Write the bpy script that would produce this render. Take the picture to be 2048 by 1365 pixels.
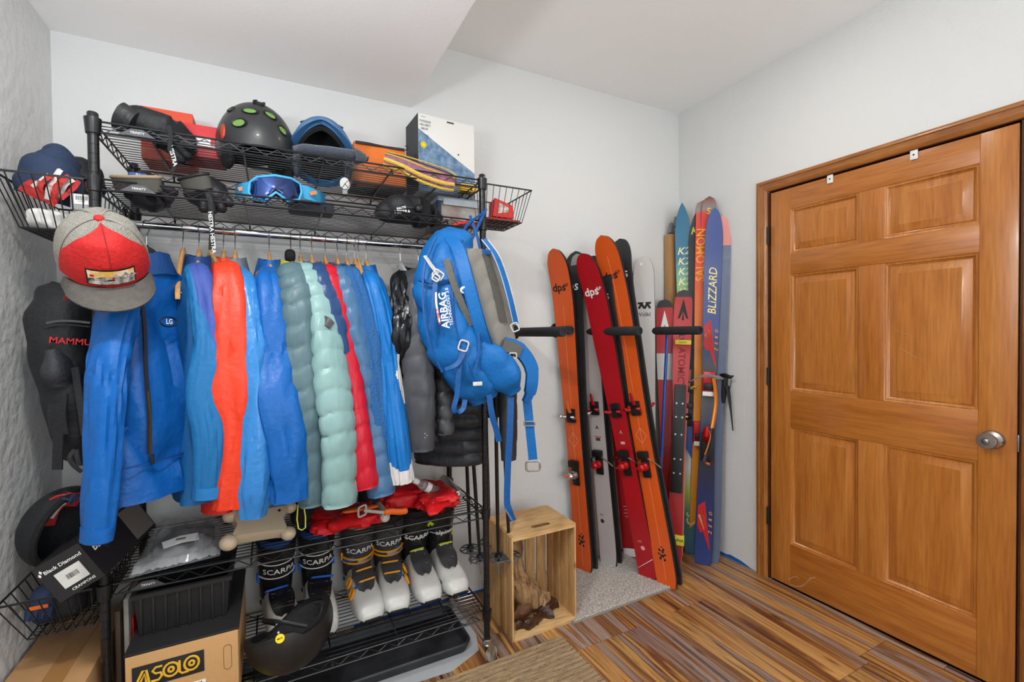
import bpy, bmesh, math, random
from math import sin, cos, pi, sqrt, radians, atan2
from mathutils import Vector, Matrix, noise
V = Vector
for o in list(bpy.data.objects): bpy.data.objects.remove(o)
sc = bpy.context.scene
COL = sc.collection
# ---------------------------------------------------------------- camera
FPX, YAW, PITCH, ROLL, HC = 928.34, radians(27.207), radians(-1.003), radians(-0.575), 1.3186
_f = V((sin(YAW)*cos(PITCH), cos(YAW)*cos(PITCH), sin(PITCH)))
_r0 = V((cos(YAW), -sin(YAW), 0)); _u0 = _r0.cross(_f)
_r = _r0*cos(ROLL)+_u0*sin(ROLL); _u = -_r0*sin(ROLL)+_u0*cos(ROLL)
CP = V((0, 0, HC))
cam = bpy.data.cameras.new('camera'); camo = bpy.data.objects.new('camera', cam); COL.objects.link(camo)
cam.sensor_width = 36; cam.lens = FPX*36/2048; cam.clip_start = 0.05
camo.matrix_world = Matrix(((_r.x, _u.x, -_f.x, CP.x), (_r.y, _u.y, -_f.y, CP.y), (_r.z, _u.z, -_f.z, CP.z), (0, 0, 0, 1)))
sc.camera = camo
# ---------------------------------------------------------------- world, lights, exposure
w = bpy.data.worlds.new('world'); sc.world = w; w.use_nodes = True
w.node_tree.nodes['Background'].inputs[0].default_value = (.9, .95, 1, 1)
w.node_tree.nodes['Background'].inputs[1].default_value = 0.3
vs = sc.view_settings
vs.view_transform = 'Standard'; vs.look = 'None'; vs.gamma = 1; vs.use_curve_mapping = False; vs.exposure = -0.08
LAMPS = [(1.55, 1.22, 2.7036, 4), (-0.15, 0.62, 2.38, 20), (1.35, -0.75, 1.75, 13), (-0.48, 0.45, 1.62, 24)]
def area(name, loc, rot, size, power, col=(1, .98, .955), sy=None):
    l = bpy.data.lights.new(name, 'AREA'); l.energy = power; l.color = col
    l.shape = 'RECTANGLE' if sy else 'DISK'; l.size = size
    if sy: l.size_y = sy
    o = bpy.data.objects.new(name, l); COL.objects.link(o); o.location = loc; o.rotation_euler = rot
    return o
for i, (x, y, z, p) in enumerate(LAMPS):
    if i < 2: area('recessed_beam', (x, y, z-.014), (0, 0, 0), .15, p); continue
    area('added_uplight', (x, y, z+.03), (pi, 0, 0), .3, p, (.90, .965, 1))  # added uplights, out of view, for ceiling bounce and soft top light
area('added_front_fill', (0.9, -1.95, 1.4), (radians(-90), 0, 0), 2.2, 45, (.92, .97, 1), 1.5)  # soft fill added behind the camera to light the fronts
bpy.data.objects['added_front_fill'].rotation_euler = (radians(90), 0, 0)

# pixel (in the 2048x1365 frame) to the point at a known depth plane
def at(px, py, y=None, z=None, x=None):
    d = _f + _r*((px-1024)/FPX) - _u*((py-682.5)/FPX)
    if y is not None: t = y/d.y
    elif z is not None: t = (z-HC)/d.z
    else: t = x/d.x
    return CP+d*t

# ---------------------------------------------------------------- materials
def lin(h):
    h = h.lstrip('#'); o = []
    for i in (0, 2, 4):
        c = int(h[i:i+2], 16)/255
        o.append(c/12.92 if c <= .04045 else ((c+.055)/1.055)**2.4)
    return (*o, 1)
MATS = {}
def mat(name, col='888888', rough=.6, metal=0, bump=None, var=None, coat=0, trans=0, alpha=1, sheen=0, col2=None, emit=0, ior=1.45, fold=None, spec=.5):
    """bump=(scale,strength[,stretch xyz]); var=(scale,amount) colour mottling toward col2 (or darker)"""
    if name in MATS: return MATS[name]
    m = bpy.data.materials.new(name); m.use_nodes = True; MATS[name] = m
    nt = m.node_tree; b = nt.nodes['Principled BSDF']; L = nt.links.new
    c = lin(col)
    b.inputs['Base Color'].default_value = c; b.inputs['Roughness'].default_value = rough
    b.inputs['Metallic'].default_value = metal; b.inputs['Alpha'].default_value = alpha
    b.inputs['Coat Weight'].default_value = coat; b.inputs['Coat Roughness'].default_value = .08
    b.inputs['Transmission Weight'].default_value = trans; b.inputs['IOR'].default_value = ior
    b.inputs['Sheen Weight'].default_value = sheen
    if emit:
        b.inputs['Emission Color'].default_value = c; b.inputs['Emission Strength'].default_value = emit
    b.inputs['Specular IOR Level'].default_value = spec
    tc = nt.nodes.new('ShaderNodeTexCoord')
    def nz(scale, st=None, det=3):
        n = nt.nodes.new('ShaderNodeTexNoise'); n.inputs['Scale'].default_value = scale; n.inputs['Detail'].default_value = det
        if st:
            mp = nt.nodes.new('ShaderNodeMapping'); mp.inputs['Scale'].default_value = st
            L(tc.outputs['Object'], mp.inputs[0]); L(mp.outputs[0], n.inputs['Vector'])
        else: L(tc.outputs['Object'], n.inputs['Vector'])
        return n
    if var:
        n = nz(var[0], var[2] if len(var) > 2 else None, 4)
        r = nt.nodes.new('ShaderNodeValToRGB'); r.color_ramp.elements[0].position = .35; r.color_ramp.elements[1].position = .68
        c2 = lin(col2) if col2 else tuple(v*(1-var[1]) for v in c[:3])+(1,)
        r.color_ramp.elements[0].color = c; r.color_ramp.elements[1].color = c2
        L(n.outputs['Fac'], r.inputs[0]); L(r.outputs[0], b.inputs['Base Color'])
    if bump:
        n = nz(bump[0], bump[2] if len(bump) > 2 else None)
        bp = nt.nodes.new('ShaderNodeBump'); bp.inputs['Strength'].default_value = bump[1]; bp.inputs['Distance'].default_value = .01
        L(n.outputs['Fac'], bp.inputs['Height']); L(bp.outputs[0], b.inputs['Normal'])
        if fold:  # crisp cloth creases: ridged noise under the fine relief; fold=(scale, strength, stretch)
            n2 = nz(fold[0], fold[2], 4); n2.noise_type = 'RIDGED_MULTIFRACTAL'
            b2 = nt.nodes.new('ShaderNodeBump'); b2.inputs['Strength'].default_value = fold[1]; b2.inputs['Distance'].default_value = .02
            L(n2.outputs['Fac'], b2.inputs['Height']); L(b2.outputs[0], bp.inputs['Normal'])
    return m
def wood(name, stops, st, rough=.45, scale=3.0, coat=0, knots=False, rnd=True, bump=.15):
    """streaky wood: noise stretched along the grain (st = mapping scale), colour stops [(pos,hex)...]"""
    if name in MATS: return MATS[name]
    m = bpy.data.materials.new(name); m.use_nodes = True; MATS[name] = m
    nt = m.node_tree; b = nt.nodes['Principled BSDF']; L = nt.links.new
    tc = nt.nodes.new('ShaderNodeTexCoord'); mp = nt.nodes.new('ShaderNodeMapping'); mp.inputs['Scale'].default_value = st
    if rnd:
        oi = nt.nodes.new('ShaderNodeObjectInfo'); mu = nt.nodes.new('ShaderNodeVectorMath'); mu.operation = 'SCALE'
        cx = nt.nodes.new('ShaderNodeCombineXYZ')
        for i in range(3): L(oi.outputs['Random'], cx.inputs[i])
        L(cx.outputs[0], mu.inputs[0]); mu.inputs['Scale'].default_value = 37.0
        ad = nt.nodes.new('ShaderNodeVectorMath'); L(tc.outputs['Object'], mp.inputs[0])
        L(mp.outputs[0], ad.inputs[0]); L(mu.outputs[0], ad.inputs[1]); src = ad.outputs[0]
    else:
        L(tc.outputs['Object'], mp.inputs[0]); src = mp.outputs[0]
    n = nt.nodes.new('ShaderNodeTexNoise'); n.inputs['Scale'].default_value = scale; n.inputs['Detail'].default_value = 6
    n.inputs['Distortion'].default_value = .6; n.inputs['Roughness'].default_value = .6
    L(src, n.inputs['Vector'])
    r = nt.nodes.new('ShaderNodeValToRGB'); el = r.color_ramp.elements
    while len(el) < len(stops): el.new(.5)
    for e, (p, h) in zip(el, stops): e.position = p; e.color = lin(h)
    L(n.outputs['Fac'], r.inputs[0])
    n2 = nt.nodes.new('ShaderNodeTexNoise'); n2.inputs['Scale'].default_value = scale*6; n2.inputs['Detail'].default_value = 5; L(src, n2.inputs['Vector'])
    mx = nt.nodes.new('ShaderNodeMix'); mx.data_type = 'RGBA'; mx.blend_type = 'MULTIPLY'; mx.inputs[0].default_value = .55
    r2 = nt.nodes.new('ShaderNodeValToRGB'); r2.color_ramp.elements[0].position = .3; r2.color_ramp.elements[1].position = .6
    r2.color_ramp.elements[0].color = (.55, .5, .46, 1); r2.color_ramp.elements[1].color = (1, 1, 1, 1)
    L(n2.outputs['Fac'], r2.inputs[0]); L(r.outputs[0], mx.inputs[6]); L(r2.outputs[0], mx.inputs[7])
    out = mx.outputs[2]
    if knots:
        vo = nt.nodes.new('ShaderNodeTexVoronoi'); vo.inputs['Scale'].default_value = 1.0
        mk = nt.nodes.new('ShaderNodeMapping'); mk.inputs['Scale'].default_value = knots; L(tc.outputs['Object'], mk.inputs[0])
        a2 = nt.nodes.new('ShaderNodeVectorMath'); L(mk.outputs[0], a2.inputs[0])
        if rnd: L(mu.outputs[0], a2.inputs[1])
        L(a2.outputs[0], vo.inputs['Vector'])
        r3 = nt.nodes.new('ShaderNodeValToRGB'); r3.color_ramp.elements[0].position = .05; r3.color_ramp.elements[1].position = .13
        r3.color_ramp.elements[0].color = (.22, .12, .07, 1); r3.color_ramp.elements[1].color = (1, 1, 1, 1)
        L(vo.outputs['Distance'], r3.inputs[0])
        m3 = nt.nodes.new('ShaderNodeMix'); m3.data_type = 'RGBA'; m3.blend_type = 'MULTIPLY'; m3.inputs[0].default_value = 1
        L(out, m3.inputs[6]); L(r3.outputs[0], m3.inputs[7]); out = m3.outputs[2]
    L(out, b.inputs['Base Color'])
    bp = nt.nodes.new('ShaderNodeBump'); bp.inputs['Strength'].default_value = bump; bp.inputs['Distance'].default_value = .004
    L(n2.outputs['Fac'], bp.inputs['Height']); L(bp.outputs[0], b.inputs['Normal'])
    b.inputs['Roughness'].default_value = rough; b.inputs['Coat Weight'].default_value = coat; b.inputs['Coat Roughness'].default_value = .15
    return m
def ramp_mat(name, axis, stops, rough=.35, coat=.3, interp='CONSTANT'):
    """printed graphics: colour bands along a local axis (object coordinates)"""
    if name in MATS: return MATS[name]
    m = bpy.data.materials.new(name); m.use_nodes = True; MATS[name] = m
    nt = m.node_tree; b = nt.nodes['Principled BSDF']; L = nt.links.new
    tc = nt.nodes.new('ShaderNodeTexCoord'); s = nt.nodes.new('ShaderNodeSeparateXYZ'); L(tc.outputs['Object'], s.inputs[0])
    mr = nt.nodes.new('ShaderNodeMapRange'); lo, hi = stops[0][0], stops[-1][0]
    mr.inputs[1].default_value = lo; mr.inputs[2].default_value = hi; L(s.outputs['XYZ'.index(axis)], mr.inputs[0])
    r = nt.nodes.new('ShaderNodeValToRGB'); r.color_ramp.interpolation = interp; el = r.color_ramp.elements
    while len(el) < len(stops): el.new(.5)
    for e, (p, h) in zip(el, stops): e.position = (p-lo)/(hi-lo); e.color = lin(h)
    L(mr.outputs[0], r.inputs[0]); L(r.outputs[0], b.inputs['Base Color'])
    b.inputs['Roughness'].default_value = rough; b.inputs['Coat Weight'].default_value = coat
    return m

# ---------------------------------------------------------------- objects
WM, LOCAL = {}, {}
def tag(o, label=None, cat=None, group=None, kind=None):
    if label: o['label'] = label
    if cat: o['category'] = cat
    if group: o['group'] = group
    if kind: o['kind'] = kind
    return o
def thing(name, label, cat, loc=(0, 0, 0), M=None, group=None):
    o = bpy.data.objects.new(name, None); COL.objects.link(o); o.empty_display_size = .05
    o.matrix_world = M if M is not None else Matrix.Translation(loc)
    WM[o.name] = (M.copy() if M is not None else Matrix.Translation(loc)); LOCAL[o.name] = M is not None
    return tag(o, label, cat, group)
def frame(loc, xd, zd):
    """matrix with local z along zd and local x as near xd as it can be"""
    z = V(zd).normalized(); y = z.cross(V(xd)).normalized(); x = y.cross(z)
    return Matrix(((x.x, y.x, z.x, loc[0]), (x.y, y.y, z.y, loc[1]), (x.z, y.z, z.z, loc[2]), (0, 0, 0, 1)))
class MB:
    def __init__(s): s.v, s.f = [], []
    def add(s, vs, fs, M=None):
        b = len(s.v); s.v += [(M @ V(p)) if M is not None else V(p) for p in vs]; s.f += [tuple(i+b for i in f) for f in fs]; return s
    def box(s, c, d, M=None, bev=0):
        x, y, z = [k/2 for k in d]
        if bev:
            e = min(bev, x*.9, y*.9, z*.9); vs = []; bm = bmesh.new(); bmesh.ops.create_cube(bm, size=1)
            for v in bm.verts: v.co = V((v.co.x*2*x, v.co.y*2*y, v.co.z*2*z))
            bmesh.ops.bevel(bm, geom=list(bm.edges), offset=e, segments=2, profile=.6, affect='EDGES')
            bm.verts.index_update(); vs = [v.co+V(c) for v in bm.verts]; fs = [[v.index for v in f.verts] for f in bm.faces]; bm.free()
            return s.add(vs, fs, M)
        vs = [(c[0]+i*x, c[1]+j*y, c[2]+k*z) for i in (-1, 1) for j in (-1, 1) for k in (-1, 1)]
        return s.add(vs, [(0, 1, 3, 2), (4, 6, 7, 5), (0, 4, 5, 1), (2, 3, 7, 6), (0, 2, 6, 4), (1, 5, 7, 3)], M)
    def loft(s, rings, close=True, caps=True, loop=False, M=None):
        n = len(rings[0]); vs = [p for r in rings for p in r]; fs = []; k = len(rings)
        for i in range(k if loop else k-1):
            j = (i+1) % k
            for a in range(n if close else n-1):
                b = (a+1) % n; fs.append((i*n+a, i*n+b, j*n+b, j*n+a))
        if caps and close and not loop: fs += [tuple(range(n))[::-1], tuple(range((k-1)*n, k*n))]
        return s.add(vs, fs, M)
    def tube(s, path, r, n=8, loop=False, caps=True, M=None, flat=None, ref=None, roll=0):
        """r: number or list; flat=(a,b): elliptic half axes multiplier"""
        P = [V(p) for p in path]; k = len(P); rings = []; prev = None
        for i in range(k):
            if loop: t = P[(i+1) % k]-P[i-1]
            else: t = P[min(i+1, k-1)]-P[max(i-1, 0)]
            t = t.normalized() if t.length > 1e-9 else V((0, 0, 1))
            if prev is None:
                a = V(ref) if ref else (V((0, 0, 1)) if abs(t.z) < .9 else V((1, 0, 0)))
            else: a = prev
            u = (a-t*a.dot(t)); u = u.normalized() if u.length > 1e-6 else t.orthogonal().normalized(); prev = u
            w_ = t.cross(u); ri = r[i] if isinstance(r, (list, tuple)) else r
            fa, fb = flat if flat else (1, 1)
            rings.append([P[i]+u*cos(2*pi*q/n+roll)*ri*fa+w_*sin(2*pi*q/n+roll)*ri*fb for q in range(n)])
        return s.loft(rings, True, caps, loop, M)
    def lathe(s, prof, n=24, M=None, caps=True):
        return s.loft([[V((r*cos(2*pi*q/n), r*sin(2*pi*q/n), z)) for q in range(n)] for r, z in prof], True, caps, False, M)
    def prism(s, poly, t, M=None):
        """poly in local xy, extruded z 0..t"""
        n = len(poly); vs = [(p[0], p[1], 0) for p in poly]+[(p[0], p[1], t) for p in poly]
        fs = [tuple(range(n))[::-1], tuple(range(n, 2*n))]+[(i, (i+1) % n, n+(i+1) % n, n+i) for i in range(n)]
        return s.add(vs, fs, M)
    def ribbon(s, path, wdir, w, t=.002, M=None):
        """flat strap: width vector wdir*w (wdir one vector or list), thickness t"""
        P = [V(p) for p in path]; k = len(P); rings = []
        for i in range(k):
            tg = (P[min(i+1, k-1)]-P[max(i-1, 0)]).normalized(); wd = V(wdir[i] if isinstance(wdir, list) else wdir)
            wd = (wd-tg*wd.dot(tg)); wd = wd.normalized() if wd.length > 1e-6 else tg.orthogonal().normalized()
            nn = tg.cross(wd); ww = (w[i] if isinstance(w, (list, tuple)) else w)/2
            rings.append([P[i]-wd*ww-nn*t/2, P[i]+wd*ww-nn*t/2, P[i]+wd*ww+nn*t/2, P[i]-wd*ww+nn*t/2])
        return s.loft(rings, True, True, False, M)
    def ell(s, c, r, M=None, n=16, m=10, zmin=-1, zmax=1, p=2.0):
        """ellipsoid (or a z-slice of one)"""
        rings = []
        a0, a1 = math.asin(max(-1, zmin)), math.asin(min(1, zmax))
        for i in range(m+1):
            a = a0+(a1-a0)*i/m; ca, sa = max(cos(a), .01), sin(a)
            rings.append([V((c[0]+r[0]*ca*cos(2*pi*q/n), c[1]+r[1]*ca*sin(2*pi*q/n), c[2]+r[2]*sa)) for q in range(n)])
        return s.loft(rings, True, True, False, M)
    def fn(s, g):
        s.v = [g(p) for p in s.v]; return s
    def build(s, name, m, parent=None, label=None, cat=None, group=None, kind=None, smooth=True, world=False):
        me = bpy.data.meshes.new(name); vs = s.v
        if parent is not None and (world or not LOCAL.get(parent.name, False)):
            inv = WM[parent.name].inverted(); vs = [inv @ p for p in vs]
        off = None
        if parent is None:
            xs, ys, zs = zip(*[(p[0], p[1], p[2]) for p in vs]); off = V(((min(xs)+max(xs))/2, (min(ys)+max(ys))/2, min(zs))); vs = [p-off for p in vs]
        me.from_pydata([tuple(p) for p in vs], [], s.f)
        bm = bmesh.new(); bm.from_mesh(me); bmesh.ops.recalc_face_normals(bm, faces=bm.faces); bm.to_mesh(me); bm.free()
        if smooth:
            me.polygons.foreach_set('use_smooth', [True]*len(me.polygons))
            try: me.set_sharp_from_angle(angle=radians(40))
            except Exception: pass
        me.materials.append(m if not isinstance(m, str) else MATS[m])
        o = bpy.data.objects.new(name, me); COL.objects.link(o)
        if parent is not None:
            o.parent = parent; WM[o.name] = WM[parent.name]; LOCAL[o.name] = LOCAL[parent.name]
        else:
            o.location = off; WM[o.name] = Matrix.Translation(off); LOCAL[o.name] = False
        return tag(o, label, cat, group, kind)
def part(name, m, parent, meth, *a, **k):
    lab = k.pop('label', None); mb = MB(); getattr(mb, meth)(*a, **k); return mb.build(name, m, parent, lab)
def struct(o): o['kind'] = 'structure'; return o
_txt = {}
def text(s, size, loc, xd, yd, m, parent, name='lettering', local=None, bold=.0, depth=.0006, sx=1.0, shear=0, align='CENTER', sp=1.0):
    """raised/printed lettering standing on a surface: loc is its middle, xd reading direction, yd up"""
    key = (s, bold, shear, sp)
    if key not in _txt:
        cu = bpy.data.curves.new('t', 'FONT'); cu.body = s; cu.size = 1; cu.resolution_u = 2; cu.offset = bold; cu.shear = shear; cu.space_character = sp
        cu.align_x = 'CENTER'; cu.align_y = 'CENTER'
        ob = bpy.data.objects.new('t', cu); COL.objects.link(ob); me = bpy.data.meshes.new_from_object(ob)
        _txt[key] = ([v.co.copy() for v in me.vertices], [tuple(p.vertices) for p in me.polygons])
        bpy.data.objects.remove(ob); bpy.data.curves.remove(cu); bpy.data.meshes.remove(me)
    vs, fs = _txt[key]
    xd = V(xd).normalized(); yd = V(yd); yd = (yd-xd*yd.dot(xd)).normalized(); n = xd.cross(yd); loc = V(loc)+n*depth
    mb = MB(); mb.v = [loc+xd*(p.x*size*sx)+yd*(p.y*size) for p in vs]; mb.f = list(fs)
    return mb.build(name, m, parent, smooth=False)
def copy_tree(o, parent=None):
    c = o.copy(); COL.objects.link(c); c.parent = parent
    WM[c.name] = WM[o.name]; LOCAL[c.name] = LOCAL.get(o.name, False)
    for ch in list(o.children): copy_tree(ch, c)
    return c
def nz(x, y, z=0, s=1.0): return noise.noise(V((x*s, y*s, z*s)))
def catmull(P, n=6):
    P = [V(p) for p in P]; out = []
    for i in range(len(P)-1):
        a, b, c, d = P[max(i-1, 0)], P[i], P[i+1], P[min(i+2, len(P)-1)]
        for q in range(n):
            t = q/n; out.append(.5*((2*b)+(c-a)*t+(2*a-5*b+4*c-d)*t*t+(3*b-a-3*c+d)*t**3))
    return out+[P[-1]]
def lerpl(keys, s):
    """piecewise linear table [(s,v)...]; v number or tuple"""
    for (a, va), (b, vb) in zip(keys, keys[1:]):
        if s <= b:
            t = 0 if b == a else max(0, (s-a)/(b-a)); t = t*t*(3-2*t)
            return tuple(p+(q-p)*t for p, q in zip(va, vb)) if isinstance(va, tuple) else va+(vb-va)*t
    return keys[-1][1]
random.seed(7)
# ================================================================ the room
XL, XR, YB, YF, ZC, ZS, XS = -0.667, 2.324, 2.1645, -2.0, 2.7036, 2.38, 0.591
M_wall = mat('wall_paint', 'DADBDA', .75, bump=(70, .12))
M_walll = mat('wall_paint_textured', 'DADBDA', .5, bump=(30, .6))
M_ceil = mat('ceiling_paint', 'F6F6F5', .85, bump=(60, .06))
M_door = wood('door_wood', [(.2, 'A85F22'), (.42, 'B66E2A'), (.6, 'C07A34'), (.8, 'CC8A42')], (16, 16, 1.0), .30, 1.2, coat=.35, bump=.05)
M_doorh = wood('door_wood_cross', [(.2, 'A0581E'), (.42, 'B06826'), (.6, 'BA7430'), (.8, 'C6823C')], (16, 1.0, 16), .30, 1.2, coat=.35, bump=.05)
M_trim = wood('casing_wood', [(.2, '6F3D16'), (.42, '965A24'), (.6, 'A86C30'), (.85, 'B87E3E')], (22, 22, 2.2), .3, 1.6, coat=.3, bump=.08)
M_trimh = wood('casing_wood_cross', [(.2, '6F3D16'), (.42, '965A24'), (.6, 'A86C30'), (.85, 'B87E3E')], (22, 2.2, 22), .3, 1.6, coat=.3, bump=.08)
M_black = mat('black_coated_steel', '15161A', .28, .2, coat=.3)
M_blk = mat('black_plastic', '121316', .45)
M_chrome = mat('chrome', 'C8CACC', .18, 1)
M_steel = mat('brushed_nickel', 'A9A59F', .32, 1)
M_white = mat('white_plastic', 'E4E4E2', .4)
M_dark = mat('dark_gap', '120B07', .8)
T = .08
struct(MB().box(((XL+XR)/2, YB+T/2, 1.4), (XR-XL+.3, T, 2.9)).build('wall_back', M_wall))
struct(MB().box((XL-T/2, (YB+YF)/2, 1.4), (T, YB-YF+.1, 2.9)).build('wall_left', M_walll))
# right wall with the door opening
DY0, DY1, DZ = .6375-.012, 1.5487+.012, 2.035+.012
mb = MB()
mb.box((XR+T/2, (YB+DY1)/2, 1.4), (T, YB-DY1, 2.9)); mb.box((XR+T/2, (YF+DY0)/2, 1.4), (T, DY0-YF, 2.9))
mb.box((XR+T/2, (DY0+DY1)/2, (DZ+2.85)/2), (T, DY1-DY0, 2.85-DZ))
struct(mb.build('wall_right', M_wall, smooth=False))
# wall behind the camera with an opening for an unseen window added for soft fill
mb = MB()
mb.box((-.45, YF-T/2, 1.4), (.5, T, 2.9)); mb.box((2.2, YF-T/2, 1.4), (.4, T, 2.9)); mb.box((.9, YF-T/2, .35), (2.2, T, .7)); mb.box((.9, YF-T/2, 2.55), (2.2, T, .5))
struct(mb.build('wall_front', M_wall, smooth=False))
struct(MB().box(((XS+XR)/2, (YB+YF)/2, ZC+.04), (XR-XS+.1, YB-YF+.2, .08)).build('ceiling', M_ceil))
struct(MB().box(((XL+XS)/2-.04, (YB+YF)/2, (ZS+ZC+.08)/2), (XS-XL+.08, YB-YF+.2, ZC+.08-ZS)).build('ceiling_lower', M_ceil, smooth=False))
# floor: sub floor and planks (multi-strip printed boards running toward the back wall)
fl = struct(MB().box(((XL+XR)/2, (YB+YF)/2, -.03), (XR-XL+.3, YB-YF+.2, .04)).build('floor', M_dark))
PS = {'p': [(.18, '4A2C1B'), (.34, '77482A'), (.46, '9C7552'), (.56, 'A9815A'), (.66, 'B98A4E'), (.8, '8F8078')]}
FS = [(.33, '3A2013'), (.40, '6C3F23'), (.45, 'A8733E'), (.495, 'C8975A'), (.535, '80512F'), (.575, '9C887E'), (.61, 'A8917E'), (.66, '623A24')]
FS2 = [(.33, '4A2917'), (.40, '9C8880'), (.45, '8E694C'), (.495, '6E4024'), (.535, 'B2844C'), (.575, 'CA9A5A'), (.62, '5E3822'), (.68, '9F8A7E')]
M_fl = [wood('plank_brown', FS, (9, .42, 9), .38, 1.15, coat=.12, knots=(10, 2.6, 1), bump=.2), wood('plank_grey', FS2, (9, .42, 9), .38, 1.15, coat=.12, knots=(10, 2.6, 1), bump=.2)]
random.seed(3)
seams = [2.284+.213*1] + [2.284-.213*k for k in range(0, 15)]
ends = {2.071: [.972], 1.858: [1.578], 1.218: [1.568]}
for k in range(len(seams)-1):
    x1, x0 = min(seams[k], XR), max(seams[k+1], XL)
    if x1-x0 < .01: continue
    y0 = random.uniform(-.9, 1.2)
    for q, yy in ((1.858, .972), (1.645, 1.578), (1.0, 1.568)):
        if abs(seams[k+1]-q) < .03: y0 = yy
    cuts = sorted([YF, YB]+[y0+1.22*j for j in range(-4, 4) if YF+.05 < y0+1.22*j < YB-.05])
    for a, b in zip(cuts, cuts[1:]):
        g = .0008
        mb = MB().box((0, 0, -.004), (x1-x0-2*g, b-a-2*g, .012), bev=.0012)
        o = mb.build('plank', random.choice(M_fl)); o.parent = fl
        o.matrix_parent_inverse = Matrix.Translation(-fl.location); o.location = ((x0+x1)/2, (a+b)/2, -.010)
# ---- door
cas = thing('trim_1', 'stained wooden door casing', 'trim', (XR, 1.1, 0)); cas['kind'] = 'structure'; del cas['category']; del cas['label']
CW = .0575
def casing(y, z0, z1, s, nm, vert=True):
    # stepped profile across the width, s=+1: outer edge toward +y
    prof = [(0, 0), (0, .014), (.008, .018), (.016, .017), (.018, .0135), (.040, .012), (.043, .015), (.052, .012), (CW, .006), (CW, 0)]
    if vert:
        r0 = [V((XR-d, y-s*w, z0)) for w, d in prof]; r1 = [V((XR-d, y-s*w, z1-w)) for w, d in prof]
    else:
        r0 = [V((XR-d, z0-w, y-w)) for w, d in prof]; r1 = [V((XR-d, z1+w, y-w)) for w, d in prof]
    MB().loft([r0, r1]).build(nm, M_trim if vert else M_trimh, cas)
YO, YI = 1.6195, .5665
casing(YO, 0, 2.1024, 1, 'side_casing'); casing(YI, 0, 2.1024, -1, 'side_casing'); casing(2.1024, YO, YI, 0, 'head_casing', False)
mb = MB(); mb.box((XR+.035, DY1-.002, 1.02), (.07, .008, 2.04)); mb.box((XR+.035, DY0+.002, 1.02), (.07, .008, 2.04)); mb.box((XR+.035, (DY0+DY1)/2, DZ-.001), (.07, DY1-DY0, .006))
mb.box((XR+.075, (DY0+DY1)/2, 1.02), (.008, DY1-DY0+.1, 2.12))
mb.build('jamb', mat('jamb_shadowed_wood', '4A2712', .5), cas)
LY0, LY1 = .6375, 1.5487
door = thing('door_1', 'six panel stained pine door', 'door', (XR, 1.09, 0)); door['kind'] = 'structure'; del door['category']; del door['label']
XD = XR+.004
def brd(nm, y0, y1, z0, z1, m, x0=XD, d=.036):
    MB().box((x0+d/2, (y0+y1)/2, (z0+z1)/2), (d, y1-y0-.0004, z1-z0-.0004), bev=.0012).build(nm, m, door)
ya, yb, yc, yd = .740, 1.042, 1.139, 1.445
brd('stile', LY0, ya, .008, 2.035, M_door); brd('stile', yd, LY1, .008, 2.035, M_door)
for z0, z1 in ((.008, .225), (.823, 1.01), (1.60, 1.705), (1.928, 2.035)): brd('rail', ya, yd, z0, z1, M_doorh)
for z0, z1 in ((.225, .823), (1.01, 1.60), (1.705, 1.928)): brd('mullion', yb, yc, z0, z1, M_door)
for z0, z1 in ((.225, .823), (1.01, 1.60), (1.705, 1.928)):
    for y0, y1 in ((ya, yb), (yc, yd)):
        def rr(i, d): return [V((XD+d, y0+i, z0+i)), V((XD+d, y1-i, z0+i)), V((XD+d, y1-i, z1-i)), V((XD+d, y0+i, z1-i))]
        # sticking, groove, bevelled raised field
        MB().loft([rr(0, 0), rr(.004, .003), rr(.009, .003), rr(.014, .010), rr(.018, .012), rr(.020, .009), rr(.045, .0035), rr(.048, .0015), rr(.05, .0015)], caps=False).add(rr(.05, .0015), [(0, 1, 2, 3)]).build('panel', M_door, door)
for z in (1.815, 1.076, .337):
    h = MB().box((XR-.004, 1.5555, z), (.012, .010, .09), bev=.002).build('hinge', M_blk, door)
    MB().tube([(XR-.011, 1.5555, z-.046), (XR-.011, 1.5555, z+.046)], .0055, 10).build('pin', M_blk, h)
kb = MB().lathe([(.034, 0), (.034, .004), (.030, .012), (.014, .017), (.013, .038), (.024, .042), (.0285, .050), (.0285, .058), (.026, .062), (.012, .0625), (.011, .058)], 32, M=frame((XD, .699, .912), (0, 1, 0), (-1, 0, 0))).build('knob', M_steel, door)
MB().lathe([(.0085, .058), (.0085, .066), (.006, .0675), (.001, .0675)], 16, M=frame((XD, .699, .912), (0, 1, 0), (-1, 0, 0))).build('lock_button', M_steel, kb)
MB().lathe([(.004, .006), (.004, .0125), (.001, .0125)], 10, M=frame((XD, .672, .908), (0, 1, 0), (-1, 0, 0))).build('screw', M_dark, kb)
MB().box((XR+.006, DY0+.006, .912), (.03, .006, .06), bev=.002).build('strike_plate', M_steel, cas)
for k, (y, z) in enumerate(((1.256, 2.022), (.937, 2.025))):
    b = MB().box((XD-.004, y, z), (.006, .026, .038), bev=.003).build('door_bracket', M_white, None, ['small white hook plate over the door top nearest the hinges', 'small white hook plate over the door top nearer the knob'][k], 'bracket', 'white plates over the door')
    MB().lathe([(.0035, 0), (.0035, .001), (.001, .0012)], 10, M=frame((XD-.0068, y, z), (0, 1, 0), (-1, 0, 0))).build('screw', M_dark, b, world=True)
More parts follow.
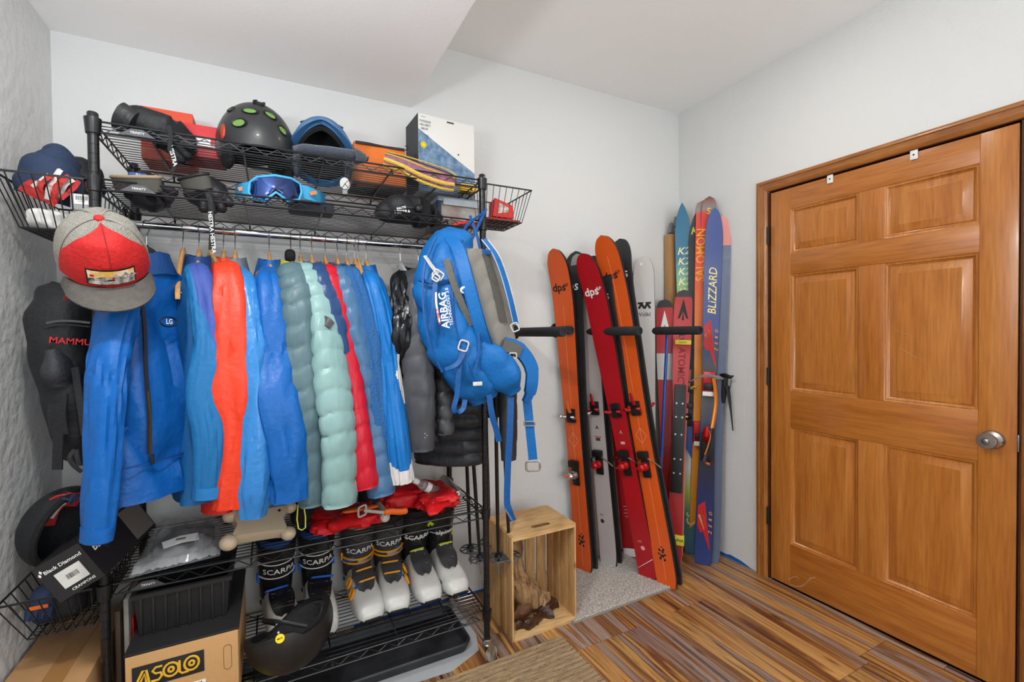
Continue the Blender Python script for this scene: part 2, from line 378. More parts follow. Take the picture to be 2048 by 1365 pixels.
# scuff marks on the door: two pale scratches and a smear
M_scuff = mat('scuff', 'D9A77A', .6, alpha=.55)
def scr(pts, wd):
    MB().ribbon(catmull([at(*p, x=XD-.0002) for p in pts], 5), (0, 1, .8), wd, .0003).build('scuff', M_scuff, door)
scr([(1790, 660), (1812, 668), (1828, 675)], .0016); scr([(1800, 697), (1818, 707), (1834, 717)], .002); scr([(1860, 742), (1868, 752), (1876, 760)], .0016)
scr([(1576, 1160), (1590, 1154), (1598, 1158)], .005); scr([(1580, 1170), (1600, 1174), (1618, 1162)], .006); scr([(1612, 1168), (1620, 1158), (1630, 1156)], .006)
# blue masking tape left along the wall bottoms
M_tape = mat('blue_masking_tape', '1560B0', .6, bump=(60, .1))
MB().loft([[V((x, YB-.0015, 0)), V((x, YB-.0015, .012+.004*nz(x*9, 1))), V((x, YB-.0005, .012+.004*nz(x*9, 1))), V((x, YB-.0005, 0))] for x in [.3+.05*i for i in range(41)]], False, False).build('masking_tape', M_tape, None, 'blue masking tape along the bottom of the back wall', 'tape')
MB().loft([[V((XR-.0015, y, 0)), V((XR-.0015, y, h)), V((XR-.0005, y, h)), V((XR-.0005, y, 0))] for y, h in ((2.16, .02), (2.0, .02), (1.9, .02), (1.82, .018), (1.79, .026), (1.72, .02), (1.66, .004), (1.63, .002))], False, False).build('masking_tape', M_tape, None, 'blue masking tape at the wall bottom beside the door casing', 'tape')
# recessed lights toward the back wall, and unseen torchieres added to brighten the ceiling
M_lamp = mat('lamp_diffuser', 'FFF6E8', .4, emit=5)
for k, (x, y, z, p) in enumerate(LAMPS):
    M_ = Matrix.Translation((x, y, z))
    if k < 2:
        t = thing('recessed_light', ['round recessed ceiling light over the skis', 'round recessed ceiling light above the shelves'][k], 'light', (x, y, z), group='recessed ceiling lights')
        MB().lathe([(.078, -.001), (.098, -.001), (.100, -.005), (.080, -.007), (.078, -.001)], 32, M=M_, caps=False).build('ring', M_white, t)
        MB().lathe([(.078, -.003), (.001, -.003)], 32, M=M_).build('diffuser', M_lamp, t)
    else:
        t = thing('added_uplight_lamp', ['white torchiere floor lamp at the door side of the near end', 'white torchiere floor lamp at the shelf side of the near end'][k-2], 'lamp', (x, y, 0), group='torchiere lamps'); M_ = Matrix.Translation((x, y, 0))
        MB().lathe([(.13, 0), (.13, .012), (.02, .025)], 28, M=M_).build('base', M_white, t); MB().lathe([(.012, .02), (.012, z-.04)], 14, M=M_).build('pole', M_white, t)
        MB().lathe([(.02, z-.06), (.10, z-.04), (.17, z+.02), (.165, z+.02), (.095, z-.034), (.015, z-.05)], 28, M=M_, caps=False).build('bowl_shade', M_white, t)
win = thing('added_window_1', 'x', 'y', (.9, YF, .7)); win['kind'] = 'structure'; del win['category']; del win['label']  # unseen window added to go with the front fill
mb = MB()
for x in (-.18, .9, 1.98): mb.box((x, YF-.03, 1.5), (.05, .06, 1.6))
for z in (.72, 2.28): mb.box((.9, YF-.03, z), (2.2, .06, .05))
mb.build('added_window_frame', M_white, win, smooth=False)
# ================================================================ shelving unit
PX0, PX1, PY0, PY1 = -.432, .735, 1.671, 2.098
PR = .0127
SH = {'top': 1.915, 'second': 1.757, 'lower': .620, 'bottom': .215}
su = thing('shelving_unit', 'black wire shelving unit on castors, hung with jackets', 'shelf', ((PX0+PX1)/2, (PY0+PY1)/2, 0))
M_groove = mat('post_groove', '6E6E70', .3, .6)
for x in (PX0, PX1):
    for y in (PY0, PY1):
        prof = [(PR, .105)]; z = .12
        while z < 1.92:
            prof += [(PR, z-.0012), (PR*.93, z-.0006), (PR*.93, z+.0006), (PR, z+.0012)]; z += .0254
        prof += [(PR, 1.935), (PR*.8, 1.938)]
        p = MB().lathe(prof, 20, M=Matrix.Translation((x, y, 0))).build('post', M_black, su)
        # castor: socket, fork, wheel
        a = .5 if x > 0 else -.3
        F = Matrix.Translation((x, y, 0)) @ Matrix.Rotation(a, 4, 'Z')
        mb = MB().lathe([(.017, .085), (.018, .088), (.018, .104), (.0165, .108), (.013, .108)], 20, M=F)
        for s in (-1, 1): mb.prism([(-.018, .085), (.02, .085), (.034, .03), (.03, .018), (.02, .018)], .003, M=F @ Matrix(((1, 0, 0, 0), (0, 0, 1, s*.0145-.0015), (0, 1, 0, 0), (0, 0, 0, 1))))
        mb.box((.002, 0, .086), (.04, .03, .004), F)
        c = mb.build('castor', M_chrome, p)
        W = F @ Matrix(((1, 0, 0, .025), (0, 0, 1, 0), (0, 1, 0, .03), (0, 0, 0, 1)))
        MB().lathe([(.012, -.011), (.026, -.011), (.0298, -.007), (.0298, .007), (.026, .011), (.012, .011)], 28, M=W).build('wheel', mat('grey_rubber', '8E8880', .6), c)
def zig(p0, p1, zt, zb, n, r=.0016):
    """truss wire between an upper and a lower rim wire"""
    P = []
    for i in range(2*n+1):
        q = V(p0).lerp(V(p1), i/(2*n)); P.append(V((q.x, q.y, zb if i % 2 == 0 else zt)))
    mb = MB(); Q = []
    for i in range(len(P)-1): Q += [P[i].lerp(P[i+1], .06), P[i].lerp(P[i+1], .94)]
    return mb.tube([P[0]]+Q+[P[-1]], r, 5)
def shelf(z, name):
    zu, zl = z, z-.030; r = .0031; a, b, c, d = PX0, PX1, PY0, PY1
    mb = MB()
    for zz in (zu, zl):
        for y in (c, d): mb.tube([(a, y, zz), (b, y, zz)], r, 8)
        for x in (a, b): mb.tube([(x, c, zz), (x, d, zz)], r, 8)
    s = mb.build('shelf', M_black, su)
    tr = MB()
    for y in (c, d): t_ = zig((a+.03, y, 0), (b-.03, y, 0), zu-.004, zl+.004, 17); tr.add(t_.v, t_.f)
    for x in (a, b): t_ = zig((x, c+.03, 0), (x, d-.03, 0), zu-.004, zl+.004, 7); tr.add(t_.v, t_.f)
    tr.build('truss', M_black, s, kind='stuff')
    dk = MB()
    for k in range(17): y = c+.022+k*(d-c-.044)/16; dk.tube([(a+.004, y, zu-.004), (b-.004, y, zu-.004)], .0016, 5)
    dk.build('wire_deck', M_black, s, kind='stuff')
    for x in (-.3145, -.074, .161, .388, .593):
        MB().tube([(x, c, zl+.002), (x, c+.012, zu-.009), (x, d-.012, zu-.009), (x, d, zl+.002)], .0032, 6).build('brace', M_black, s)
    for x in (a, b):
        for y in (c, d):
            MB().lathe([(.0145, zl-.008), (.0165, zl-.006), (.0195, zu+.004), (.0195, zu+.006), (.0135, zu+.006)], 20, M=Matrix.Translation((x, y, 0))).build('collar', M_black, s)
    lg = MB().prism([(0, 0), (.085, 0), (.056, .02), (.029, .02)], .0012, M=Matrix(((1, 0, 0, a+.055), (0, 0, -1, c-.0035), (0, 1, 0, zl+.003), (0, 0, 0, 1)))).build('name_plate', mat('plate_grey', '3A3B3F', .4), s)
    text('TRINITY', .009, (a+.0975, c-.0047, zl+.012), (1, 0, 0), (0, 0, 1), M_white, s, depth=.0006, shear=.2)
for k in SH: shelf(SH[k], k)
RZ, RY = 1.680, 1.885
MB().tube([(PX0+.005, RY, RZ), (PX1-.005, RY, RZ)], .0125, 20).build('hanging_rail', M_chrome, su)
for x in (PX0+.02, PX1-.02): MB().tube([(x, RY, RZ-.012), (x, RY, SH['second']-.03)], .004, 8).box((x, RY, RZ), (.014, .034, .034), bev=.004).build('rail_bracket', M_black, su)
# ---- hanging wire baskets
def basket(label, top, bot, nx, ny, side, mesh=.016):
    """top/bot: (x0,x1,y0,y1,z) rims, tapered"""
    (x0, x1, y0, y1, z1), (u0, u1, v0, v1, z0) = top, bot
    t = thing('wire_basket', label, 'basket', ((x0+x1)/2, (y0+y1)/2, z0), group='wire baskets hung on the shelving')
    MB().tube([(x0, y0, z1), (x1, y0, z1), (x1, y1, z1), (x0, y1, z1)], .0032, 8, loop=True).build('rim', M_black, t)
    mb = MB()
    for i in range(nx+1):
        s = i/nx; a = x0+(x1-x0)*s; b = u0+(u1-u0)*s
        mb.tube([(a, y0, z1), (b, v0, z0), (b, v1, z0), (a, y1, z1)], .0016, 5)
    for i in range(ny+1):
        s = i/ny; a = y0+(y1-y0)*s; b = v0+(v1-v0)*s
        mb.tube([(x0, a, z1), (u0, b, z0), (u1, b, z0), (x1, a, z1)], .0016, 5)
    mb.build('upright_wires', M_black, t, kind='stuff')
    mb = MB(); k = 0
    yy = v0
    while yy < v1: mb.tube([(u0, yy, z0), (u1, yy, z0)], .0013, 4); yy += mesh
    xx = u0
    while xx < u1: mb.tube([(xx, v0, z0), (xx, v1, z0)], .0013, 4); xx += mesh
    mb.build('base_mesh', M_black, t, kind='stuff')
    MB().tube([(u0, v0, z0), (u1, v0, z0), (u1, v1, z0), (u0, v1, z0)], .0022, 6, loop=True).build('base_rim', M_black, t)
    # hook strap joining it to the shelf end
    hx = x1 if side < 0 else x0
    mb = MB()
    for y in (y0+.06, y1-.06): MB().tube([(hx, y, z1), (hx-side*.012, y, z1+.02), (hx-side*.02, y, z1+.016)], .003, 6).build('hook', M_black, t)
    return t
b1 = basket('tapered black wire basket beside the left wall holding red headwear', (-.632, -.452, 1.655, 2.08, 1.748), (-.592, -.462, 1.69, 2.05, 1.612), 7, 11, -1)
b2 = basket('tapered black wire basket off the right end holding a red packet', (.757, .957, 1.672, 1.905, 1.905), (.762, .925, 1.70, 1.87, 1.775), 7, 7, 1)
b3 = basket('tapered black wire basket low at the left wall under the crampon box', (-.640, -.452, 1.640, 2.08, .632), (-.598, -.462, 1.685, 2.05, .512), 7, 11, -1)
# ================================================================ skis and their corner
M_edge = mat('ski_edge_black', '161617', .35); M_base = mat('ski_base_black', '2A2B2E', .4, var=(9, .3))
M_red = mat('anodized_red', 'B3141B', .3, .3); M_ora = mat('orange_plastic', 'E06A1C', .4); M_silver = mat('silver_alloy', 'B9BBBD', .3, .9)
M_ltr_w = mat('print_white', 'E9E9E6', .5); M_ltr_k = mat('print_black', '17130F', .5); M_ltr_y = mat('print_yellow', 'E9D94A', .5)
def ski(label, tail, tip, n, w=(.105, .098, .128), rise=.055, top='red', base=None, th=.016, group=None, blunt=.07, taper=.5):
    tail, tip = V(tail), V(tip); z = (tip-tail).normalized(); Ln = (tip-tail).length
    M = frame(tail, (-V(n)).cross(z), z)
    t = thing('ski', label, 'ski', M=M, group=group)
    def prof(s):
        wd = lerpl([(0, w[0]), (.06, w[0]*1.02), (.42, w[1]), (.86, w[2]), (1, w[2])], s)
        if s > 1-blunt: u = (s-1+blunt)/blunt; wd *= max(.04, (1-u**2.2)**taper)
        if s < .02: wd *= .86+.14*sqrt(max(0, s/.02))
        r = rise*max(0, (s-.80)/.20)**2.2+.010*max(0, (.08-s)/.08)**2
        return wd, r
    SS = [i/34*.9 for i in range(35)]+[.9+.1*i/16 for i in range(1, 17)]
    def slab(y0, y1, k):
        R = []
        for s in SS:
            wd, r = prof(s); h = wd*k/2; R.append([V((-h, y0-r, s*Ln)), V((h, y0-r, s*Ln)), V((h, y1-r, s*Ln)), V((-h, y1-r, s*Ln))])
        return MB().loft(R)
    slab(-th*.5, th*.5, 1).build('core', base or M_edge, t)
    slab(-th*.5-.002, -th*.5+.001, .965).build('top_sheet', top, t)
    def ys(zz): return -th*.5-.0022-prof(zz/Ln)[1]
    t['_'] = 0; del t['_']
    return t, ys, Ln
def sk_text(S, s, size, zz, m, rot=0, dx=0, **k):
    t, ys, Ln = S
    xd, yd = ((1, 0, 0), (0, 0, 1)) if rot == 0 else (((0, 0, 1), (-1, 0, 0)) if rot == 90 else ((0, 0, -1), (1, 0, 0)))
    if rot == 0 and k.pop('follow', True):
        e = .01; yd = V((0, ys(zz+e)-ys(zz-e), 2*e))
    text(s, size, (dx, ys(zz), zz), xd, yd, m, t, **k)
def burst(S, zz, dx, size, m):
    t, ys, Ln = S; mb = MB()
    for a in range(6):
        c, s_ = cos(a*pi/6), sin(a*pi/6)
        mb.ribbon([(dx+c*size*.3, ys(zz)-.0004, zz+s_*size*.3), (dx+c*size, ys(zz)-.0004, zz+s_*size)], (-s_, 0, c), size*.22, .0004)
    for a in range(6, 12):
        c, s_ = cos(a*pi/6), sin(a*pi/6)
        mb.ribbon([(dx+c*size*.3, ys(zz)-.0004, zz+s_*size*.3), (dx+c*size*.9, ys(zz)-.0004, zz+s_*size*.9)], (-s_, 0, c), size*.15, .0004)
    mb.build('logo', m, t, kind='stuff')
def stripe(S, z0, z1, dx, wd, m, name='pinstripe', n=14):
    t, ys, Ln = S
    MB().ribbon([(dx, ys(z0+(z1-z0)*i/n)-.0004, z0+(z1-z0)*i/n) for i in range(n+1)], (1, 0, 0), wd, .0005).build(name, m, t)
def patch(S, poly, m, name='graphic'):
    """flat printed shape: poly of (x,z) local"""
    t, ys, Ln = S; R = [V((x, ys(z)-.0003, z)) for x, z in poly]
    MB().add(R, [tuple(range(len(R)))]).build(name, m, t, smooth=False)
def toe(S, zz, body, accent, lever=True):
    t, ys, Ln = S; y = ys(zz)
    b = MB().box((0, y-.008, zz), (.05, .018, .075), bev=.005).box((0, y-.02, zz-.012), (.036, .02, .035), bev=.006).build('toe_binding', M_blk, t)
    for s in (-1, 1):
        MB().tube([(s*.016, y-.018, zz-.004), (s*.036, y-.034, zz-.004), (s*.040, y-.05, zz+.004), (s*.030, y-.058, zz+.006)], [.008, .009, .008, .004], 8).build('pin_arm', accent, b)
    if lever: MB().tube([(0, y-.016, zz+.02), (0, y-.028, zz+.045), (.0, y-.034, zz+.085)], [.012, .010, .007], 8, flat=(.5, 1), ref=(0, 1, 0)).build('lever', body, b)
def heel(S, zz, body, accent, brake=True):
    t, ys, Ln = S; y = ys(zz)
    b = MB().box((0, y-.006, zz-.005), (.042, .014, .135), bev=.005).box((0, y-.02, zz+.05), (.056, .03, .035), bev=.006).build('heel_binding', M_blk, t)
    MB().lathe([(.022, 0), (.022, .012), (.018, .016), (.018, .034), (.020, .036), (.015, .048), (.004, .05)], 14, M=frame((0, y-.012, zz-.012), (1, 0, 0), (-.25, -1, 0))).build('heel_tower', body, b)
    mb = MB()
    for s in (-1, 1): mb.tube([(s*.008-.012, y-.058, zz-.012), (s*.008-.016, y-.074, zz-.008)], .005, 8)
    mb.build('heel_pins', accent, b, kind='stuff')
    if brake:
        for s in (-1, 1): MB().tube([(s*.02, y-.016, zz+.03), (s*.052, y-.010, zz+.01), (s*.066, y+.02, zz-.025)], [.0025, .0025, .005], 6).build('brake_arm', M_blk if s < 0 else M_chrome, b)
O1 = mat('ski_orange', 'DC5A1E', .32, coat=.25, var=(3, .12)); O2 = mat('ski_grey_white', 'B7B3B2', .35, coat=.2); O3 = mat('ski_crimson', 'B01420', .32, coat=.25, var=(3, .1))
nL = V((-.93, -.36, 0))
def pair_off(p, k=.027): return V(p)-nL*k
YT = 2.078
# S1 orange pair nearest the shelves
def dps(label, tail, tip, top, col, zs, **k):
    S = ski(label, tail, tip, nL, top=top, **k); L = S[2]
    sk_text(S, 'dps', .060, L*.885, col, dx=-.012, bold=.022); burst(S, L*.893, .034, .016, col)
    return S
ta, ti = at(1170, 1143, z=.004), at(1120, 499, y=YT)
S1 = dps('orange powder ski leaning nearest the shelving, pinstriped', ta, ti, O1, M_ltr_k, 0, group='powder skis between the wall pegs'); L = S1[2]
stripe(S1, L*.02, L*.83, 0, .0014, mat('pinstripe_pale', 'E9A57E', .5)); toe(S1, .87, M_ora, M_silver); heel(S1, .56, M_silver, M_ora, False)
mb = MB()
for a, b in (((0, .775), (-.03, .735)), ((-.03, .735), (0, .695)), ((0, .695), (.03, .735)), ((.03, .735), (0, .775))): mb.ribbon([(a[0], S1[1](a[1])-.0005, a[1]), (b[0], S1[1](b[1])-.0005, b[1])], (1, 0, 1), .0018, .0005)
mb.build('diamond_mark', mat('pinstripe_pale'), S1[0])
def lion(S, zz):
    t, ys, Ln = S; mb = MB()
    for i, (x, z, r) in enumerate(((0, 0, .011), (.004, .022, .009), (-.010, .030, .007), (.012, .034, .006), (-.012, -.014, .007), (.010, -.020, .007), (-.016, .010, .006), (.016, .006, .006), (.002, .046, .005))):
        mb.lathe([(r, 0), (r*.9, .0006), (.0005, .0007)], 9, M=frame((x, ys(zz+z), zz+z), (1, 0, 0), (0, -1, 0)))
    mb.build('lion_mark', M_ltr_k, t, kind='stuff')
lion(S1, .17)
S1b = ski('black-based partner ski behind the orange ski nearest the shelving', pair_off(ta)+V((.01, .0, 0)), pair_off(ti, .03)+V((.03, -.005, 0)), -nL, top=O1, base=M_base, rise=.075, group='powder skis between the wall pegs')
def base_text(S, s, size, zfrac, th=.016):
    t, ys, Ln = S; zz = Ln*zfrac; y = ys(zz)+th+.003
    text(s, size, (0.005, y, zz), (-1, 0, 0), (0, (ys(zz+.01)-ys(zz-.01)), .02), M_ltr_w, t, bold=.006)
base_text(S1b, 'dps', .075, .89)
toe(S1b, .87, M_ora, M_silver, False); heel(S1b, .56, M_silver, M_ora, False)
# S2 grey pair
ta, ti = at(1220, 1131, z=.004), at(1166, 509, y=YT)
S2 = dps('pale grey ski between the orange and red skis', ta, ti, O2, M_ltr_k, 0, group='powder skis between the wall pegs'); toe(S2, .90, M_red, M_red); heel(S2, .60, M_red, M_red)
text('A', .03, (0, S2[1](.78)-.0004, .79), (1, 0, 0), (0, 0, 1), M_ltr_k, S2[0], bold=.01); stripe(S2, .737, .742, 0, .05, mat('print_brick', 'B9655A', .5), n=2)
patch(S2, [(-.014, .715), (.014, .715), (.014, .733), (-.014, .733)], mat('flag_print', '5A3038', .5)); text('94', .02, (-.02, S2[1](.28), .29), (1, 0, 0), (0, 0, 1), M_ltr_k, S2[0]); lion_ = MB().lathe([(.012, 0), (.001, .0006)], 14, M=frame((-.018, S2[1](.25), .255), (1, 0, 0), (0, -1, 0))).build('round_mark', mat('print_maroon', '4A1A22', .5), S2[0])
S2b = ski('dark-edged partner ski behind the pale grey ski', pair_off(ta)+V((.008, 0, 0)), pair_off(ti, .03)+V((.015, .0, 0)), -nL, top=O2, base=M_base, rise=.06, group='powder skis between the wall pegs'); heel(S2b, .60, M_red, M_red, False)
# S3 red pair
ta, ti = at(1299, 1157, z=.004), at(1176, 507, y=YT-.10)
S3 = dps('bright red ski leaning across the middle wall peg', ta, ti, O3, M_ltr_w, 0, group='powder skis between the wall pegs'); toe(S3, .92, M_red, M_red, False); heel(S3, .64, M_red, M_red)
text('A', .028, (0, S3[1](.78)-.0004, .80), (1, 0, 0), (0, 0, 1), mat('print_pink', 'E8A9A5', .5), S3[0], bold=.01)
patch(S3, [(-.012, .735), (.012, .735), (.012, .75), (-.012, .75)], mat('print_pink')); MB().lathe([(.012, 0), (.001, .0006)], 14, M=frame((0, S3[1](.17), .17), (1, 0, 0), (0, -1, 0))).build('round_mark', mat('print_pink'), S3[0])
patch(S3, [(-.05, .055), (-.047, .055), (.045, .115), (.045, .119)], M_ltr_w)
text('105', .018, (-.012, S3[1](.2), .205), (1, 0, 0), (0, 0, 1), mat('print_pink'), S3[0])
S3b = ski('black-based partner ski behind the bright red ski', pair_off(ta)+V((.01, .0, 0)), pair_off(ti, .03)+V((.025, .005, 0)), -nL, top=O3, base=M_base, rise=.07, group='powder skis between the wall pegs'); base_text(S3b, 'dps', .07, .87)
ta, ti = at(1266, 1112, z=.004), at(1208, 545, y=2.10)
S3c = ski('dark red ski with a white tail standing behind the bright red ski', ta, ti, (-.75, -.66, 0), top=O3, group='powder skis between the wall pegs'); patch(S3c, [(-.05, .004), (.05, .004), (.05, .05), (-.05, .05)], M_ltr_w)
for i in range(4): stripe(S3c, .30-i*.02, .304-i*.02, 0, .05-.01*(i % 2), mat('print_pink'), n=2)
# S4 tall orange pair in front
ta, ti = at(1337, 1173, z=.004), at(1214, 473, y=YT-.12)
S4 = dps('tall orange ski leaning over the middle wall peg in front', ta, ti, O1, M_ltr_k, 0, w=(.11, .1, .135), group='powder skis between the wall pegs'); L = S4[2]
stripe(S4, L*.02, L*.80, 0, .0014, mat('pinstripe_pale')); stripe(S4, L*.80, L*.94, 0, .0014, mat('pinstripe_pale')); toe(S4, .93, M_red, M_red); heel(S4, .64, M_red, M_red); lion(S4, .16)
mb = MB()
for a, b in (((0, .825), (-.03, .785)), ((-.03, .785), (0, .745)), ((0, .745), (.03, .785)), ((.03, .785), (0, .825))): mb.ribbon([(a[0], S4[1](a[1])-.0005, a[1]), (b[0], S4[1](b[1])-.0005, b[1])], (1, 0, 1), .0018, .0005)
mb.build('diamond_mark', mat('pinstripe_pale'), S4[0])
S4b = ski('black-based partner ski behind the tall orange ski', pair_off(ta)+V((.012, .0, 0)), pair_off(ti, .03)+V((.018, .0, .0)), -nL, top=O1, base=M_base, rise=.085, w=(.11, .1, .135), group='powder skis between the wall pegs'); base_text(S4b, 'dps', .08, .89)
heel(S4b, .64, M_red, M_red, False); toe(S4b, .93, M_red, M_red, False)
# S5 white ski
M_vw = mat('ski_white', 'C6C7C5', .3, coat=.2)
ta, ti = at(1303, 1102, z=.004), at(1286, 514, y=2.035)
nc = lambda p: V((-p[0], -p[1], 0)).normalized()
S5 = ski('white ski with black V logo in the gap beside the tall orange ski', ta, ti, nc(ti), w=(.11, .09, .118), top=M_vw, rise=.03, group='white skis', taper=.42); L = S5[2]
mb = MB()
for a, b in (((-.032, .055), (0, 0)), ((0, .055), (-.032, 0)), ((.032, .055), (0, 0)), ((0, .055), (.032, 0)), ((-.032, .055), (-.03, .025)), ((.032, .055), (.03, .025))):
    mb.ribbon([(a[0], S5[1](L*.83)-.0006, L*.83+a[1]), (b[0], S5[1](L*.83)-.0006, L*.83+b[1])], (1, 0, 0), .013, .0006)
mb.build('logo', M_ltr_k, S5[0]); sk_text(S5, 'Völkl', .032, L*.81, M_ltr_k, bold=.006)
MB().lathe([(.007, 0), (.007, .001), (.0005, .0012)], 12, M=frame((-.012, S5[1](L*.975), L*.975), (1, 0, 0), (0, -1, 0))).build('rivet', M_ltr_w, S5[0])
S5b = ski('second white ski hidden behind the white ski with black V logo', ta+V((.015, .025, 0)), ti+V((.022, .03, -.005)), -nc(ti), w=(.11, .09, .118), top=M_vw, rise=.02, group='white skis'); toe(S5b, .83, M_red, M_silver, False)
# S6 / S7 red race skis
M_ar = ramp_mat('race_ski_red_white', 'Z', [(0, 'B3161E'), (.62, 'C41C22'), (1.02, 'D9D5D2'), (1.18, 'C2222A'), (1.30, 'B8181F'), (1.46, '1C1C1E')], interp='CONSTANT')
ta, ti = at(1333, 1098, z=.004), at(1329, 600, y=2.11)
S6 = ski('slim red race ski with white arrow and black tip behind a blue pole', ta, ti, nc(ti), w=(.085, .068, .105), top=M_ar, rise=.02, group='red race skis', taper=.35); L = S6[2]
patch(S6, [(0, L*.955), (-.030, L*.87), (-.018, L*.872), (0, L*.90), (.018, L*.872), (.030, L*.87)], M_ltr_w)
patch(S6, [(0, L*.90), (-.006, L*.865), (.006, L*.865)], M_ltr_w)
M_a7 = ramp_mat('race_ski_red', 'Z', [(0, '9E1218'), (.5, 'B81A1E'), (1.53, '1A1A1C'), (1.65, '1A1A1C')])
ta, ti = at(1347, 1126, z=.004), at(1368, 583, y=2.03)
S7 = ski('red race ski with black tip and yellow straps, black binding plate', ta, ti, nc(ti), w=(.082, .068, .108), top=M_a7, rise=.03, group='red race skis', taper=.35); L = S7[2]
patch(S7, [(0, L*.968), (-.030, L*.89), (-.018, L*.892), (0, L*.92), (.018, L*.892), (.030, L*.89)], M_ltr_k); patch(S7, [(0, L*.925), (-.007, L*.885), (.007, L*.885)], M_ltr_k)
sk_text(S7, 'ATO', .045, L*.83, M_ltr_k, 90, bold=.01); sk_text(S7, 'ATOMIC', .055, L*.715, mat('print_dark_red', '7F0D12', .5), 270, bold=.015); sk_text(S7, 'REDSTER S9', .018, L*.62, M_ltr_k, 270, dx=.018)
t, ys, _ = S7
pl = MB().box((0, ys(.7)-.010, .70), (.064, .022, .62), bev=.006).build('binding_plate', M_blk, t)
for z in (.5, .58, .72, .82, .9):
    for s in (-1, 1): MB().lathe([(.006, 0), (.005, .002), (.0005, .002)], 10, M=frame((s*.017, ys(.7)-.0208, z), (1, 0, 0), (0, -1, 0))).build('screw', M_silver, pl)
M_yel = mat('yellow_strap', 'D8CE3A', .5)
for zz, h in ((L*.80, .028), (.13, .055)):
    MB().box((0.006, 0, zz), (.092, .045, h), bev=.004).build('yellow_tie', M_yel, t)
    text('WANNA', h*.42, (0.004, -.0227, zz), (1, 0, 0), (0, 0, 1), M_ltr_k, t, bold=.01)
S7b = ski('salmon-based partner of the red race ski with yellow straps', ta+V((.022, .012, 0)), ti+V((.045, .025, .0)), -nc(ti), w=(.082, .068, .108), top=M_a7, base=mat('ski_base_salmon', 'D9705A', .4), rise=.05, group='red race skis', taper=.35)
# S8 teal ski with repeated lettering
M_k2 = ramp_mat('ski_teal_lime', 'Z', [(0, '1B5672'), (.22, '2E6E6B'), (.36, '9DB84A'), (.5, 'C9CFC9'), (.58, 'C2CAD2'), (.62, '2A4F9A'), (1.2, '1C5B80'), (1.52, 'A7C25A'), (1.64, '6FB08E'), (1.76, '1E7294'), (2.1, '146A8E')], interp='LINEAR')
ta, ti = at(1384, 1106, z=.004), at(1364, 413, y=2.06)
S8 = ski('teal and lime ski with stacked cream lettering in the corner', ta, ti, nc(ti), w=(.088, .07, .092), top=M_k2, rise=.06, group='old race skis in the corner', blunt=.10, taper=.8); L = S8[2]
for i in range(6): sk_text(S8, 'K2', .060, L*.865-i*.062, mat('print_cream', 'EDE9B4', .5), shear=.25, bold=.012, sx=1.05)
sk_text(S8, 'GS', .065, .20, mat('print_gs', 'C9CE6E', .5), 90, bold=.02); sk_text(S8, '10.0', .022, .43, M_ltr_k, 90, dx=.012, bold=.01)
patch(S8, [(-.036, .66), (.036, .50), (.036, .60), (-.036, .72)], mat('print_blue', '2B56A8', .4))
S8b = ski('black ski with a yellow logo on its tip behind the teal ski', ta+V((.030, .012, 0)), at(1394, 421, x=2.262), (-.75, -.66, 0), w=(.088, .07, .092), top=M_base, rise=-.03, group='old race skis in the corner', blunt=.10, taper=.8)
sk_text(S8b, 'K2', .062, S8b[2]*.94, M_ltr_y, shear=.25, bold=.012)
toe(S8, .98, M_blk, mat('binding_yellow', 'D9C437', .4), False); heel(S8, .82, M_blk, mat('binding_yellow'), False)
# S9 red-orange ski
M_sal = ramp_mat('ski_red_orange', 'Z', [(0, 'C98A2A'), (.5, 'D98B22'), (1.1, 'E08A22'), (1.5, 'E0641E'), (1.72, 'DC3A1E'), (2.0, 'D42A22'), (2.03, '7E7F82'), (2.07, '8A5548'), (2.10, '1B1C1E')], interp='LINEAR')
ta, ti = at(1393, 1106, z=.004), at(1407, 400, x=2.255)
S9 = ski('red to orange ski with tall yellow lettering and black tip in the corner', ta, ti, (-.70, -.71, 0), w=(.085, .068, .082), top=M_sal, rise=-.02, group='old race skis in the corner', blunt=.03, taper=.3); L = S9[2]
sk_text(S9, 'SALOMON', .070, L*.845, mat('print_amber', 'F0A51E', .5), 90, dx=-.008, bold=.014, sx=.92); sk_text(S9, 'S', .05, L*.965, M_ltr_y, bold=.01)
S9b = ski('black-tipped ski beside the red to orange ski', ta+V((.02, .0, 0)), ti+V((.03, -.012, .01)), (-.70, -.71, 0), w=(.085, .068, .082), top=M_sal, rise=.03, group='old race skis in the corner', blunt=.04, taper=.4)
sk_text(S9b, 'S', .05, S9b[2]*.96, M_ltr_y, bold=.01)
